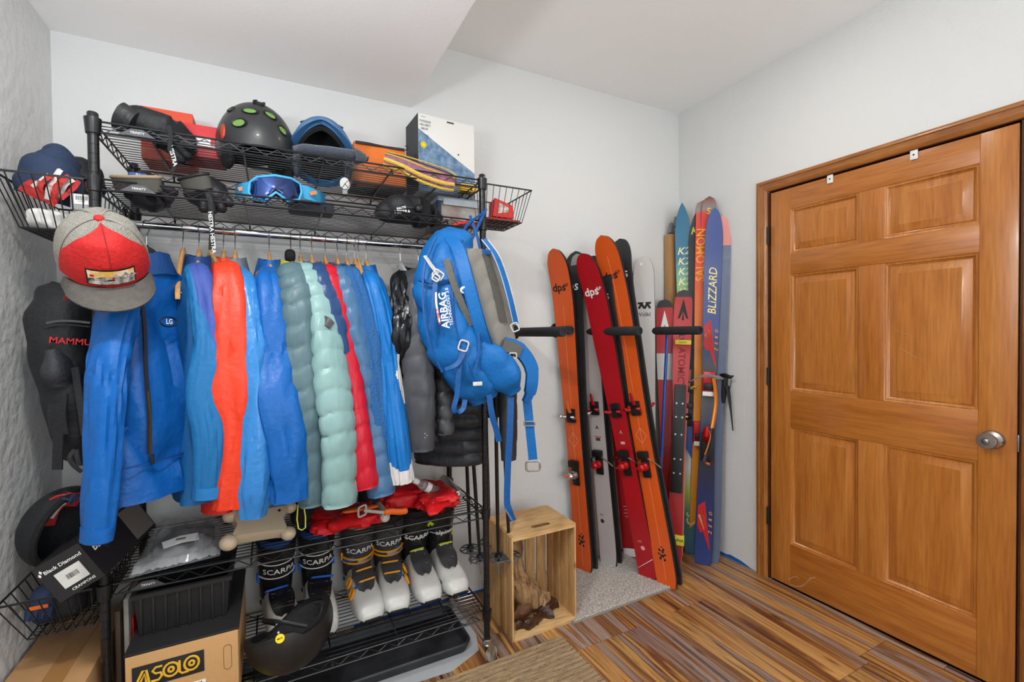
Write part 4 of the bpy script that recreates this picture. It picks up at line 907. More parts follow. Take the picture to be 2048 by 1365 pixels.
# ---- printed shoe box with the black bin standing on it
M_boxtan = mat('shoebox_tan', 'BD9361', .8, bump=(90, .1)); M_boxblk = mat('shoebox_black', '1C1C1E', .6)
bx0, bx1, by0, by1, bz0, bz1 = -.372, -.108, 1.585, 1.97, .222, .447
t = thing('shoe_box', 'tan and black printed shoe box under the black bin', 'box', ((bx0+bx1)/2, (by0+by1)/2, bz0))
MB().box(((bx0+bx1)/2, (by0+by1)/2, (bz0+bz1)/2), (bx1-bx0, by1-by0, bz1-bz0), bev=.002).build('body', M_boxtan, t)
MB().box(((bx0+bx1)/2, (by0+by1)/2+.004, bz1+.003), (bx1-bx0+.006, by1-by0+.004, .008), bev=.002).build('lid', M_boxblk, t)
MB().box((-.275, by0-.0008, .385), (.165, .0012, .062), bev=.0003).build('logo_panel', M_boxblk, t)
# outlined logo lettering: A S O L O drawn as double strokes
M_gold = mat('print_gold', 'D9A92B', .5); mb = MB(); x0, z0, hh, yy = -.350, .366, .038, by0-.0018
def st(P, w=.0055):
    mb.ribbon([(x0+p[0]*.030, yy, z0+p[1]*hh) for p in P], (0, 0, 1), w, .0006) if False else mb.tube([(x0+p[0]*.030, yy, z0+p[1]*hh) for p in P], .0030, 6, flat=(1, .3), ref=(1, .001, .3))
ring = lambda cx, cy, rx, ry, a0=0, a1=2*pi, n=14: [(cx+rx*cos(a0+(a1-a0)*i/n), cy+ry*sin(a0+(a1-a0)*i/n)) for i in range(n+1)]
st([(0, 0), (.55, .95), (.8, .95), (1.0, 0)]); st([(.28, 0), (.68, .7), (.78, 0)])
st([(2.0, .95), (1.5, .95), (1.25, .72), (1.5, .5), (1.85, .5), (1.95, .25), (1.7, 0), (1.15, 0)]); st(ring(2.65, .5, .58, .5)); st(ring(2.65, .5, .2, .18))
st([(3.3, 1), (3.3, .15), (3.5, 0), (4.0, 0)]); st(ring(4.25, .55, .58, .52)); st(ring(4.25, .55, .2, .18)); mb.build('logo_lettering', M_gold, t, kind='stuff')
MB().box((-.215, by0-.0008, .300), (.05, .001, .06)).build('barcode_label', M_ltr_w, t)
mb = MB(); random.seed(2); xx = -.235
while xx < -.198: wd = random.choice((.0008, .0015, .0025)); mb.box((xx, by0-.0016, .31), (wd, .0004, .034)); xx += wd+.0012
mb.build('barcode', M_ltr_k, t, kind='stuff')
P = [(-.135+.010*cos(a), .375+.026*(1 if sin(a) > 0 else -1)+.010*sin(a)) for a in [2*pi*i/20 for i in range(20)]]
MB().tube([(x, by0-.0006, z) for x, z in P], .0008, 5, loop=True).build('handle_cut', mat('cut_line', '7A5B36', .8), t)
nx0, nx1, ny0, ny1, nz0, nz1 = -.372, -.130, 1.665, 1.95, .456, .577
t = thing('storage_bin', 'ribbed black plastic storage bin on the shoe box', 'bin', ((nx0+nx1)/2, (ny0+ny1)/2, nz0))
M_bin = mat('bin_black', '19191B', .5)
def rr(i, z): return [V((nx0+i, ny0+i, z)), V((nx1-i, ny0+i, z)), V((nx1-i, ny1-i, z)), V((nx0+i, ny1-i, z))]
MB().loft([rr(.012, nz0), rr(.004, nz1-.012), rr(-.004, nz1-.012), rr(-.004, nz1), rr(.008, nz1), rr(.016, nz0+.004)], caps=True).build('body', M_bin, t, smooth=False)
for i in range(8): x = nx0+.02+i*(nx1-nx0-.04)/7; MB().box((x, ny0+.004, (nz0+nz1)/2-.006), (.006, .008, nz1-nz0-.014), bev=.001).build('rib', M_bin, t)
# ---- cardboard box on the floor by the left wall, folders, tray, sheet, lime bag
t = thing('cardboard_box', 'plain brown taped cardboard box low by the left wall', 'box', (-.555, 1.75, 0))
MB().box((-.558, 1.79, .20), (.195, .46, .40), bev=.004).build('body', M_card, t)
MB().box((-.54, 1.79, .4008), (.05, .458, .001)).build('tape', mat('parcel_tape', 'A87A48', .25, coat=.5), t)
MB().box((-.54, 1.559, .34), (.05, .001, .12)).build('tape', mat('parcel_tape'), t)
for i, (x, c, h, l) in enumerate(((-.418, '4A3B33', .30, 'dark brown framed panel on edge nearest the left shelf post'), (-.398, '8A8783', .33, 'grey framed panel on edge beside the storage bin'), )):
    o = MB().box((x, 1.84, SH['bottom']+h/2+.002), (.012, .24, h), bev=.002).build('framed_panel', mat('panel_%d' % i, c, .5), None, l, 'panel', 'panels standing on edge')
MB().box((-.3875, 1.80, .39), (.005, .12, .18), bev=.002).build('red_folder', mat('folder_red', 'A81C1A', .5), None, 'thin red folder standing beside the storage bin', 'folder')
def tray():
    R = []; x0, x1, y0, y1 = -.20, .715, 1.765, 2.07
    def rd(i, z, c=.05): return [V((x+sx*(-i)+0, y+0, z)) for x, y, sx in []]
    def rrect(i, z, c):
        P = []
        for cx, cy, a0 in ((x1-c-i, y1-c-i, 0), (x0+c+i, y1-c-i, pi/2), (x0+c+i, y0+c+i, pi), (x1-c-i, y0+c+i, 3*pi/2)):
            for k in range(6): a = a0+k*pi/10; P.append(V((cx+c*cos(a), cy+c*sin(a), z)))
        return P
    return MB().loft([rrect(.012, .005, .04), rrect(.0, .04, .045), rrect(.003, .046, .042), rrect(.012, .044, .035), rrect(.02, .012, .03), rrect(.10, .010, .03)], caps=True)
tray().build('boot_tray', mat('rubber_tray', '16171A', .45, bump=(25, .3), var=(7, .4), col2='33343A'), None, 'black rubber boot tray on the floor under the shelving', 'tray')
P = [at(957, 1302, z=.002), at(905, 1343, z=.002), V((.3, 1.715, .002)), V((-.25, 1.72, .002)), V((-.25, 2.14, .002)), V((.76, 2.14, .002)), V((.765, 1.86, .002))]
MB().add([V((p.x, p.y, .0005)) for p in P]+[V((p.x, p.y, .0035)) for p in P], [tuple(range(7))[::-1], tuple(range(7, 14))]+[(i, (i+1) % 7, 7+(i+1) % 7, 7+i) for i in range(7)]).build('floor_sheet', mat('sheet_white', 'B9BCC0', .5, var=(6, .1)), None, 'white plastic sheet on the floor beneath the boot tray', 'sheet', smooth=False)
blob('dry_bag', mat('lime_fabric', 'B9BE1C', .5, bump=(30, .4)), None, (-.13, 1.74, .085), (.075, .10, .075), .12, 4, label='lime yellow bag on the floor under the bike helmet', cat='bag')
# ---- crampon box lying across the low basket
Fq = [at(62, 1142, y=1.60), at(118, 1200, y=1.60), at(197, 1145, y=1.60), at(148, 1092, y=1.60)]
dv = at(302, 1045, y=1.86)-Fq[2]; u = (Fq[3]-Fq[0]); v = (Fq[1]-Fq[0]); u = u.normalized()*.104; v = (v-u*(v.dot(u)/u.dot(u))).normalized()*.112
c0 = Fq[0]; Bq = [c0, c0+v, c0+u+v, c0+u]
t = thing('crampon_box', 'black printed crampon box tipped over the low basket', 'box', c0+v)
MB().add([p for p in Bq]+[p+dv for p in Bq], [(0, 1, 2, 3), (7, 6, 5, 4), (0, 4, 5, 1), (1, 5, 6, 2), (2, 6, 7, 3), (3, 7, 4, 0)]).build('body', mat('box_black_print', '1B1C1F', .45, coat=.2), t, smooth=False)
nn = u.cross(-v).normalized()
if nn.y > 0: nn = -nn
mid = c0+u*.5+v*.5; ud, vd = u.normalized(), -v.normalized()
text('Black Diamond', .0135, c0+u*.53+v*.22+nn*.0006, ud, vd, M_ltr_w, t, bold=.015)
MB().add([c0+u*a+v*b+nn*.0008 for a, b in ((.25, .36), (.25, .78), (.80, .78), (.80, .36))], [(0, 1, 2, 3)]).build('label', mat('paper_label', 'CFCFCB', .7), t)
mb = MB(); random.seed(4); a = .42
while a < .66: wd = random.choice((.008, .014, .02)); mb.add([c0+u*p+v*q+nn*.0014 for p, q in ((a, .50), (a, .62), (a+wd, .62), (a+wd, .50))], [(0, 1, 2, 3)]); a += wd+.012
mb.build('barcode', M_ltr_k, t, kind='stuff')
text('CRAMPONS', .010, c0+u*.60+v*.88+nn*.0006, ud, vd, M_ltr_w, t, bold=.02)
mb = MB()
for q in ((.10, .155), (.05, .22)): mb.add([c0+u*a+v*b+nn*.001 for a, b in ((q[0]-.03, q[1]), (q[0], q[1]+.05), (q[0]+.03, q[1]), (q[0], q[1]-.05))], [(0, 1, 2, 3)])
mb.build('diamond_logo', M_ltr_w, t, kind='stuff')
# printed panel on the box's right side
s0 = c0+u+dv*.62; MB().add([s0+u*.002*0+(-(u.cross(dv)).normalized()*0)+v*a+dv*b+u.normalized()*.001 for a, b in ((.05, 0), (.92, 0), (.92, .36), (.05, .36))], [(0, 1, 2, 3)]).build('side_print', mat('print_taupe', '6A645E', .6), t)
text('BD', .03, c0+u+dv*.16+v*.3+u.normalized()*.001, dv, vd, M_ltr_w, t, bold=.02)
# ---- padded headgear with patterned top behind the crampon box
t = thing('goggle_case', 'black padded case with red and white fabric on top by the left wall', 'case', (-.555, 1.83, .64))
M_navy = mat('fabric_charcoal', '1B1D22', .7, bump=(120, .2))
CM = frame((-.548, 1.80, .765), (0, .3, 1), (-.80, .50, .22))
o = MB(); shell(o, (.115, .105, .10), lambda b: -.12, .014); o.v = [CM @ p for p in o.v]; o.build('shell', M_navy, t)
o = MB().tube([CM @ V((.108*cos(a), .098*sin(a), -.014)) for a in [2*pi*i/32 for i in range(32)]], .009, 8, loop=True).build('rim', M_pad, t)
M_usa = mat('fabric_red', 'B3262B', .7)
def usa(nm, P, w, m): MB().ribbon(catmull(P, 5), (1, .3, 0), w, .006).build(nm, mat(m[0], m[1], .75, bump=(150, .2)), t)
usa('red_band', [at(88, 1052, y=1.79), at(100, 1020, y=1.77), at(125, 1001, y=1.765), at(160, 1000, y=1.78)], .045, ('fabric_red', 'B3262B'))
usa('white_star_stripe', [at(98, 1036, y=1.765), at(115, 1012, y=1.755), at(128, 1003, y=1.755)], .02, ('fabric_white', 'D5D3CF'))
usa('navy_patch', [at(128, 1001, y=1.755), at(142, 998, y=1.755), at(152, 1001, y=1.76)], .028, ('fabric_navy', '1C2B4A'))
# ---- contents of the low basket
for i, (px, py, y, r, m, l) in enumerate(((95, 1240, 1.78, (.035, .05, .05), 'fabric_navy', 'navy glove with orange stripe in the low basket'), (145, 1232, 1.80, (.04, .06, .04), 'fabric_charcoal', 'charcoal glove in the middle of the low basket'), (178, 1235, 1.83, (.03, .06, .045), 'padding_black', 'black glove at the post end of the low basket'))):
    c = at(px, py, y=y); c.z = .512+r[2]
    t = thing('ski_glove', l, 'glove', (c.x, c.y, .513), group='gloves in the low basket'); blob('palm', MATS[m], t, c, r, .15, i*3)
    for k in range(4): MB().tube([c+V((-.02+.013*k, -.02, .01)), c+V((-.022+.014*k, -.045, 0)), c+V((-.024+.015*k, -.055, -.02))], [.011, .011, .007], 8).build('finger', MATS[m], t)
    if i == 0: MB().box(c+V((.0, -.052, .012)), (.04, .006, .010), bev=.002).build('orange_stripe', M_ora, t)
# ---- clear plastic bag with a folded dark garment
M_clear = mat('clear_plastic', 'D5D8DB', .15, alpha=.34, bump=(14, .6), fold=(7, 1.0, (1, 1, 1)))
P = [at(257, 1157, z=.628), at(440, 1112, z=.628), at(447, 1043, z=.628), at(318, 1050, z=.628)]
R = []
for j in range(25):
    v_ = j/24; row = []
    for i in range(33):
        u_ = i/32; a = P[0].lerp(P[1], u_); b = P[3].lerp(P[2], u_); p = a.lerp(b, v_); e = min(u_, 1-u_, v_, 1-v_)
        row.append(V((p.x, p.y, p.z+.004+min(e*4, 1)**.6*.035+.022*nz(u_*6, v_*5, 3)*min(1, e*8)+.014*abs(nz(u_*12+3, v_*9, 1)))))
    R.append(row)
t = thing('plastic_bag', 'clear plastic bag holding a folded dark garment on the lower shelf', 'bag', ((P[0]+P[2])*.5).to_tuple())
MB().loft(R, False, False).build('film', M_clear, t)
MB().loft([[V((p.x, p.y, .6275)) for p in r] for r in R[::6]], False, False).build('film_underside', M_clear, t)
blob('folded_garment', mat('garment_dark_grey', '2E3138', .8, bump=(40, .3)), t, ((P[0].x+P[1].x+P[2].x+P[3].x)/4, (P[0].y+P[2].y)/2+.03, .640), (.085, .125, .014), .08, 3)
c = at(362, 1083, z=.672); MB().ribbon([c+V((-.045, -.012, .0)), c+V((0, 0, .006)), c+V((.045, .012, .002))], (.2, 1, .3), .035, .0006).build('barcode_label', M_ltr_w, t)
c2 = c+V((.0, .0, .0078)); mb = MB(); a = -.012
while a < .012: mb.box((c2.x+a, c2.y, c2.z+.0005), (.0012, .016, .0004)); a += .0024
mb.build('barcode', M_ltr_k, t, kind='stuff')
# ---- beige plastic boot dryer foot: bar with knobbed corners
M_beige = mat('beige_plastic', 'C9B79C', .35, coat=.2)
t = thing('boot_dryer', 'beige plastic boot dryer with knobbed corners beneath the jackets', 'boot dryer', at(520, 1090, z=.624))
A, B, C_, D_ = at(458, 1084, y=1.70), at(577, 1066, y=1.72), at(580, 1014, y=1.80), at(462, 1030, y=1.78)
poly = [A.lerp(B, .0), A.lerp(B, .2)+V((0, 0, .006)), A.lerp(B, .8)+V((0, 0, .006)), B, B.lerp(C_, .5)+V((-.018, 0, 0)), C_, C_.lerp(D_, .5)+V((0, 0, -.004)), D_, D_.lerp(A, .5)+V((.018, 0, 0))]
nrm = (B-A).cross(D_-A).normalized(); nrm = -nrm if nrm.y > 0 else nrm
MB().loft([[p-nrm*.03 for p in poly], [p+nrm*.008 for p in poly], [p*.97+((A+C_)*.5)*.03+nrm*.014 for p in poly]]).build('plate', M_beige, t)
for p, r in ((A, .027), (B, .024), (C_, .022), (D_, .025)): MB().ell(p-nrm*.004, (r, r, r*.95), n=18, m=10).build('knob_foot', M_beige, t)
for p in (A.lerp(C_, .18), B.lerp(D_, .2), C_.lerp(A, .2)): MB().lathe([(.0045, 0), (.0045, .001), (.0005, .001)], 10, M=frame(p+nrm*.0142, (1, 0, 0), nrm)).build('screw_hole', M_blk, t)
MB().tube([at(596, 1010, y=1.66), at(594, 1040, y=1.65), at(597, 1058, y=1.65), at(604, 1061, y=1.65), at(611, 1056, y=1.65), at(611, 1035, y=1.65), at(607, 1008, y=1.66)], .0022, 6).build('draw_cord', mat('cord_yellow', 'D6D848', .5), None, 'yellow draw cord loop hanging under the blue jacket', 'cord')
# ---- red avalanche pouches, probes, shovel handle, canisters on the lower shelf
M_rednyl = mat('red_nylon', 'C8161C', .5, bump=(60, .2), fold=(11, .9, (1, 1, 1)), spec=.35)
zs = SH['lower']+.002
blob('tool_pouch', M_rednyl, None, (.225, 1.80, zs+.024), (.115, .09, .022), .34, 2, 20, .5, n=60, k=30, fold=(26, .10), label='crumpled red nylon pouch under the red puffer', cat='pouch', group='red nylon pouches')
blob('tool_pouch', M_rednyl, None, (.455, 1.92, zs+.034), (.10, .095, .032), .32, 5, 20, .5, n=60, k=30, fold=(30, .10), label='red nylon pouch farthest back under the blue and white jacket', cat='pouch', group='red nylon pouches')
blob('tool_pouch', M_rednyl, None, (.575, 1.84, zs+.030), (.075, .12, .028), .34, 8, 20, .5, n=60, k=30, fold=(30, .10), label='red nylon pouch beside the silver canister', cat='pouch', group='red nylon pouches')
def canister(label, a, b, r, m=M_silver):
    a, b = V(a), V(b); F = frame(a, (0, 0, 1), b-a); Ln = (b-a).length; t = thing('gas_canister', label, 'canister', M=F, group='metal canisters')
    MB().lathe([(r*.5, -.002), (r*.62, 0), (r*.9, .002), (r, .008), (r, Ln*.8), (r*.8, Ln*.92), (r*.4, Ln)], 24).build('body', m, t); MB().lathe([(r*.72, -.003), (r*.72, .001), (r*.6, .001), (r*.6, -.003)], 24, caps=False).build('rim', M_white, t)
M_can = mat('canister_metal', '9A9894', .3, .7)
canister('silver canister lying at the right end of the lower shelf', at(918, 992, z=zs+.021), at(893, 962, z=zs+.021)+V((0, .06, 0)), .021, M_can)
canister('cream capped canister lying under the orange shovel grip', at(771, 1037, z=zs+.018), at(762, 1022, z=zs+.018)+V((0, .08, 0)), .018, mat('canister_cream', 'C9C2B4', .4))
t = thing('shovel_handle', 'grey T handle with orange grip on the lower shelf', 'shovel handle', at(760, 1026, y=1.70))
a, b, c = at(728, 1022, y=1.70), at(768, 1026, y=1.70), at(815, 1022, y=1.71)
MB().tube([a, b], .006, 10, flat=(1, .6)).build('shaft', mat('grey_plastic', 'A6A6A4', .4), t)
mb = MB(); loop_frame(mb, a+V((-.006, 0, .0)), (1, 0, .3), (0, .1, 1), .028, .034, .004); mb.build('t_grip', mat('grey_plastic'), t)
MB().tube(catmull([b, b.lerp(c, .3)+V((0, 0, .002)), b.lerp(c, .7)+V((0, 0, -.002)), c], 4), [.006]+[.0115]*11+[.007], 12, flat=(1, .6)).build('orange_grip', mat('grip_orange', 'E8641C', .45), t)
t = thing('clear_bottle', 'clear plastic bottle with white cap on the red pouch', 'bottle', at(850, 972, y=1.83))
a, b = at(826, 960, y=1.82), at(874, 985, y=1.83); F = frame(a, (0, 0, 1), b-a); Ln = (b-a).length
MB().lathe([(.008, .02), (.014, .03), (.020, .045), (.020, Ln-.008), (.015, Ln), (.0005, Ln)], 20, M=F).build('body', mat('bottle_clear', 'DDE0E0', .1, trans=.8, alpha=.6), t); MB().lathe([(.010, 0), (.012, .002), (.012, .022), (.009, .03), (.0005, .03)], 16, M=F).build('cap', M_white, t); MB().lathe([(.0205, Ln*.5), (.0205, Ln*.68)], 20, M=F, caps=False).build('label', M_white, t)
MB().tube(catmull([at(875, 970, y=1.80), at(882, 990, y=1.79), at(876, 1015, y=1.79), at(860, 1028, y=1.79)], 5), .002, 6).build('cord', M_blk, None, 'thin black cord trailing over the red pouch', 'cord')
blob('pump_bag', mat('fabric_charcoal'), None, (.345, 1.93, zs+.045), (.05, .07, .043), .12, 12, label='black stuff sack behind the shovel handle', cat='bag')
blob('accessory_pouch', mat('padding_black'), None, (.085, 1.88, zs+.04), (.04, .07, .038), .14, 15, label='black accessory pouch beside the boot dryer', cat='pouch')
o = blob('orange_flap', mat('orange_nylon', 'DE6418', .5), None, (.275, 1.745, zs+.062), (.065, .014, .006), .1, 1, label='orange nylon flap sticking out under the green puffer', cat='strap')
MB().tube([(.66, 1.90, zs+.012), (.60, 2.05, zs+.012)], .011, 12).build('black_tube', M_blk, None, 'short black tube behind the silver canister', 'tube')
# ================================================================ hangers and jackets
M_hang = wood('hanger_wood', [(.2, 'B9824A'), (.5, 'CF9C62'), (.8, 'D9AE78')], (12, 3, 12), .35, 2, coat=.3, bump=.05)
M_hook = mat('hook_steel', 'B5B6B8', .25, 1)
def hanger(label, px, rz=0, m=None, tilt=0, kind='wood', x=None, drop=.16, yc=None, ex=1.1, arm=.205):
    X = x if x is not None else at(px, 470, y=RY).x
    M = Matrix.Translation((X, RY if yc is None else yc, RZ)) @ Matrix.Rotation(rz, 4, 'Z')
    t = thing('coat_hanger', label, 'hanger', M=M, group='coat hangers on the rail')
    hk = [(0, .016*sin(a), .0155*cos(a)) for a in [-1.9+.3*i for i in range(12)]]
    hk = [(0, -.012, -.006)]+[(0, -.0155*cos(a), .0155*sin(a)) for a in [.0+.32*i for i in range(9)]]+[(0, .010, -.016), (0, .002, -.03), (0, 0, -.045), (0, 0, -.07)]
    MB().tube(hk, .0019, 6).build('hook', M_hook, t)
    R = []
    for i in range(25):
        u = -1+2*i/24; y = u*arm; z = -.080-drop*abs(u)**ex; h = .017-.006*abs(u); xx = .012*abs(u)**2
        R.append([V((xx-.006, y, z-h)), V((xx+.006, y, z-h)), V((xx+.0065, y, z+h*.6)), V((xx+.002, y, z+h)), V((xx-.002, y, z+h)), V((xx-.0065, y, z+h*.6))])
    b = MB().loft(R).build('body', m or M_hang, t)
    MB().lathe([(.0025, 0), (.0025, .0012), (.0005, .0014)], 8, M=frame((.0185, -arm*.93, -.084-drop*.92), (0, 1, 0), (1, 0, 0))).build('pin', M_hook, b)
    return t
def cloth(name, col, rough=.55, bump=(60, .2), sheen=0, var=None, coat=0, fold=(4.5, .9, (1.3, 1.3, .5))):
    if 'puffer' in name: fold = (9, .45, (1.6, 1.6, .7)); bump = (26, .35, (1.6, 1.6, .35))
    return mat(name, col, rough, bump=bump, sheen=sheen, var=var, coat=coat, fold=fold, spec=.35)
def rdg(x, y, z): return max(0, 1-abs(nz(x, y, z))*3.2)
def sleeve(P, rad, seed=0, puff=None, wr=.012, flat=(1, .7), n=34, amp=.13, ref=(1, 0, 0), dep=.23, res=1):
    n = int(n*res); k = int(18*res) if puff is None else max(10, int(puff*8/(len(P)-1))); Q = catmull(P, k); N = len(Q); mb = MB()
    rr = [lerpl(rad, i/(N-1)) for i in range(N)]
    mb.tube(Q, rr, n, flat=flat, ref=ref); mb.dims = (N, n)
    for i in range(N):
        s = i/(N-1); el = math.exp(-((s-.5)/.13)**2)+.9*math.exp(-((s-.94)/.10)**2)+.35
        for q in range(n):
            p = mb.v[i*n+q]; d = p-Q[i]; a = 2*pi*q/n; ca, sa = cos(a), sin(a)
            if puff is None:
                f = amp*.75*min(1, s*5)*cos(3*a+seed+1.4*nz(s*1.6, seed))+amp*.5*nz(ca*1.2+seed, sa*1.2, s*2.0)+amp*.35*nz(ca*2.6+seed, sa*2.6+4, s*4.5)-amp*.9*rdg(ca*1.9+seed, sa*1.9, s*.9+ca*.6)**3
                f -= amp*1.5*rdg(ca*1.1+seed*1.7, sa*1.1, s*1.3)**2*.8
                f -= wr*8*el*rdg(ca*.8+sa*.5+seed, s*6.5+ca*1.0, sa*.8)**2*.55
                f += wr*6*el*nz(ca*2+seed, sa*2, s*14+ca*2)
            else:
                ph = puff*s+.28*nz(ca*1.1+seed, sa*1.1, s*4)+.16*sa; sn = abs(sin(pi*ph))
                f = -dep*(1-sn**.25)+.07*nz(ca*1.4+seed, sa*1.4, s*5)+(.05*(1-sn)+.018)*nz(ca*5+seed, sa*5, ph*2.5)
            mb.v[i*n+q] = p+d*f
    return mb
def split(mb, cond):
    """faces of a sleeve loft where cond(s, angle) holds, as a second shape"""
    N, n = mb.dims; A, B = MB(), MB(); A.v = mb.v; B.v = mb.v
    for k, f in enumerate(mb.f):
        if k < (N-1)*n and cond((k//n)/(N-1), 2*pi*(k % n)/n): B.f.append(f)
        else: A.f.append(f)
    out = []
    for m in (A, B):
        used = sorted({i for f in m.f for i in f}); mp = {j: i for i, j in enumerate(used)}; o = MB(); o.v = [mb.v[j] for j in used]; o.f = [tuple(mp[i] for i in f) for f in m.f]; out.append(o)
    return out
def jbody(L, fat=1, puff=None, seed=0, hem=.25, sh=.20, amp=.016, n=64, z0=0, dep=.13, lean=(0, 0), cut=None):
    K = [(0, .050, .034), (-.018, .085, .036), (-.045, .145, .040), (-.085, sh, .046), (-.15, sh+.022, .054), (-.4, sh+.03, .062), (-L, hem, .066)]
    R = []; m = 60 if puff is None else puff*8
    for i in range(m+1):
        z = -L*(i/m)**1.05; hw = ht = 0
        for (a, w0, t0), (b, w1, t1) in zip(K, K[1:]):
            if z >= b-1e-9: u = (z-a)/(b-a) if b != a else 0; hw = w0+(w1-w0)*u; ht = (t0+(t1-t0)*u)*fat; break
        pz = puff*i/m if puff else 0
        ring = []; rp = min(1, -z/.25)
        for q in range(n):
            a = 2*pi*q/n; c, s_ = cos(a), sin(a); y = hw*math.copysign(abs(s_)**.75, s_); x = ht*math.copysign(abs(c)**.8, c)
            if puff:
                ph = pz+.3*nz(y*5+seed, z*3, c); sn = abs(sin(pi*ph)); d = -ht*dep*2.2*(1-sn**.28)*(1 if i > 6 else .3)+.006*nz(y*9+seed, z*6, c)+.003*nz(y*40+seed, ph*2.5, c); y *= 1-.25*dep*(1-sn**.45)
            else: d = amp*rp*(nz(y*8+seed, z*1.6, c*.6)*1.6+.7*nz(y*20+seed, z*3, c)-1.1*rdg(y*7+seed*1.3, z*2.2+y*4, c*.5)**2)
            ring.append(V((x+math.copysign(1, c)*d*min(1, abs(c)*3)+lean[0]*(-z), y+lean[1]*(-z), z+z0)))
        R.append(ring)
    return MB().loft(R)
def jacket(label, px, mats, SL, rz=0, L=.74, fat=1, puff=None, bpuff=None, seed=0, wr=.012, collar=.034, zt=1.560, rad=None, x=None, yc=None, name='jacket', hem=.25, flat=(1, .7), cuff=None, group='jackets on the hanging rail', lean=(0, 0), rear=True, sh=.20, dep=.23, panels=(), bamp=.018, dpth=0, amp=.13, cat='jacket'):
    """mats = (body, sleeve, collar); SL = near sleeve as (px, py, depth y) picks"""
    X = x if x is not None else at(px, 470, y=RY).x
    M = Matrix.Translation((X, RY if yc is None else yc, zt)) @ Matrix.Rotation(rz, 4, 'Z')
    t = thing(name, label, cat, M=M, group=group); Mi = M.inverted()
    jbody(L, fat, bpuff, seed, hem, sh, lean=lean, amp=bamp).build('body', mats[0], t)
    caps_ = [1.70, 1.66, 1.64]+[9]*9; P = [Mi @ at(p[0], p[1], y=min(p[2], caps_[i]+dpth)) for i, p in enumerate(SL)]
    rad = rad or [(0, .05), (.2, .056), (.6, .052), (1, .042)]
    m_ = len(P)-1; P = [V((0, -.05, -.012))]+P; rad = [(0, .016), (.6/(m_+1), rad[0][1]*.8)]+[((1+m_*a)/(m_+1), b) for a, b in rad]; sm = lambda s: (s*(m_+1)-1)/m_
    mb = sleeve(P, rad, seed+3, puff, wr, flat, dep=dep, amp=amp, res=1.8 if panels else 1); extra = []
    for cond, pm, nm in panels:
        _, ex = split(mb, lambda s, a, c_=cond: c_(sm(s), a)); extra.append((ex, pm, nm))
    if panels: dm = mb.dims; mb, _ = split(mb, lambda s, a: any(c_[0](sm(s), a) for c_ in panels))
    s = mb.build('sleeve', mats[1], t)
    for ex, pm, nm in extra: ex.build(nm, pm, s)
    if cuff:
        d = (P[-1]-P[-2]).normalized(); MB().tube([P[-1]-d*.035, P[-1]-d*.001, P[-1]+d*.003], [rad[-1][1]*1.10, rad[-1][1]*1.08, rad[-1][1]*.9], 22, flat=flat, ref=(1, 0, 0)).build('cuff', cuff, s)
    if rear:
        sleeve([(0, sh-.05, -.07), (.0, sh+.01, -.16), (-.004, sh+.02, -.32), (.005, sh+.0, -.56)], [(0, .042), (.5, .046), (1, .036)], seed+5, puff, wr, flat).build('sleeve', mats[1], t)
    # stand collar: open ring of thick cloth
    R = []
    for z, w, th in ((-.03, .080, .0), (.0, .068, .0), (collar*.6, .060, .0), (collar, .056, 0), (collar+.002, .050, 0), (collar*.5, .050, 0), (-.01, .056, 0)):
        R.append([V((w*.62*fat**.5*cos(2*pi*q/28), w*sin(2*pi*q/28)*1.05, z-.016*max(0, -sin(2*pi*q/28))+.004*nz(q*.4, z*30, seed))) for q in range(28)])
    MB().loft(R, caps=False).build('collar', mats[2], t)
    return t, Mi
def patch_on(t, Mi, P, y, m, name, w=.01, th=.003, wd=(1, 0, 0)):
    return MB().ribbon(catmull([Mi @ at(p[0], p[1], y=(p[2] if len(p) > 2 else y)) for p in P], 5), wd, w, th).build(name, m, t)
cl = cloth
# hangers (the empty ones first)
hanger('empty wooden hanger between the zipped blue jacket and the softshell', 366, .0)
hanger('empty wooden hanger leaning over the orange jacket', 421, .34)
hanger('empty wooden hanger between the blue fleece and the blue and white jacket', 709, .02); hanger('empty wooden hanger touching the hanger beside the blue fleece', 716, -.03)
for px, l in ((398, 'softshell with periwinkle sleeve'), (447, 'orange jacket'), (470, 'pale blue jacket'), (538, 'royal blue jacket'), (581, 'dark green puffer'), (600, 'sage green puffer'), (623, 'navy puffer'), (650, 'red puffer'), (674, 'slate puffer'), (693, 'blue fleece'), (732, 'blue and white jacket'), (836, 'charcoal puffer')):
    hanger('wooden hanger holding the '+l, px, drop=.10, ex=1.0, arm=.13)
hanger('black plastic hanger holding the zipped blue jacket', 0, -.5, M_blk, x=-.36, yc=RY, drop=.10, ex=1.0, arm=.13)
# J2 softshell
J, Mi = jacket('steel blue softshell jacket with periwinkle upper sleeve', 398, (cl('softshell_blue', '14578E', .6), cl('softshell_sleeve', '17649C', .6), cl('softshell_navy', '1A3F7A', .6)),
    [(396, 545, 1.80), (412, 600, 1.70), (420, 700, 1.62), (410, 790, 1.60), (422, 880, 1.59), (418, 995, 1.60)], L=.74, seed=1, cuff=cl('softshell_cuff', '2673B4', .5), fat=1.15, amp=.08, rad=[(0, .034), (.25, .042), (.6, .046), (1, .040)], panels=[(lambda s, a: s < .42 and (a < 2.2-1.2*max(0, s-.2)*4 or a > 5.2), cl('periwinkle', '3A4F98', .6), 'upper_panel')])
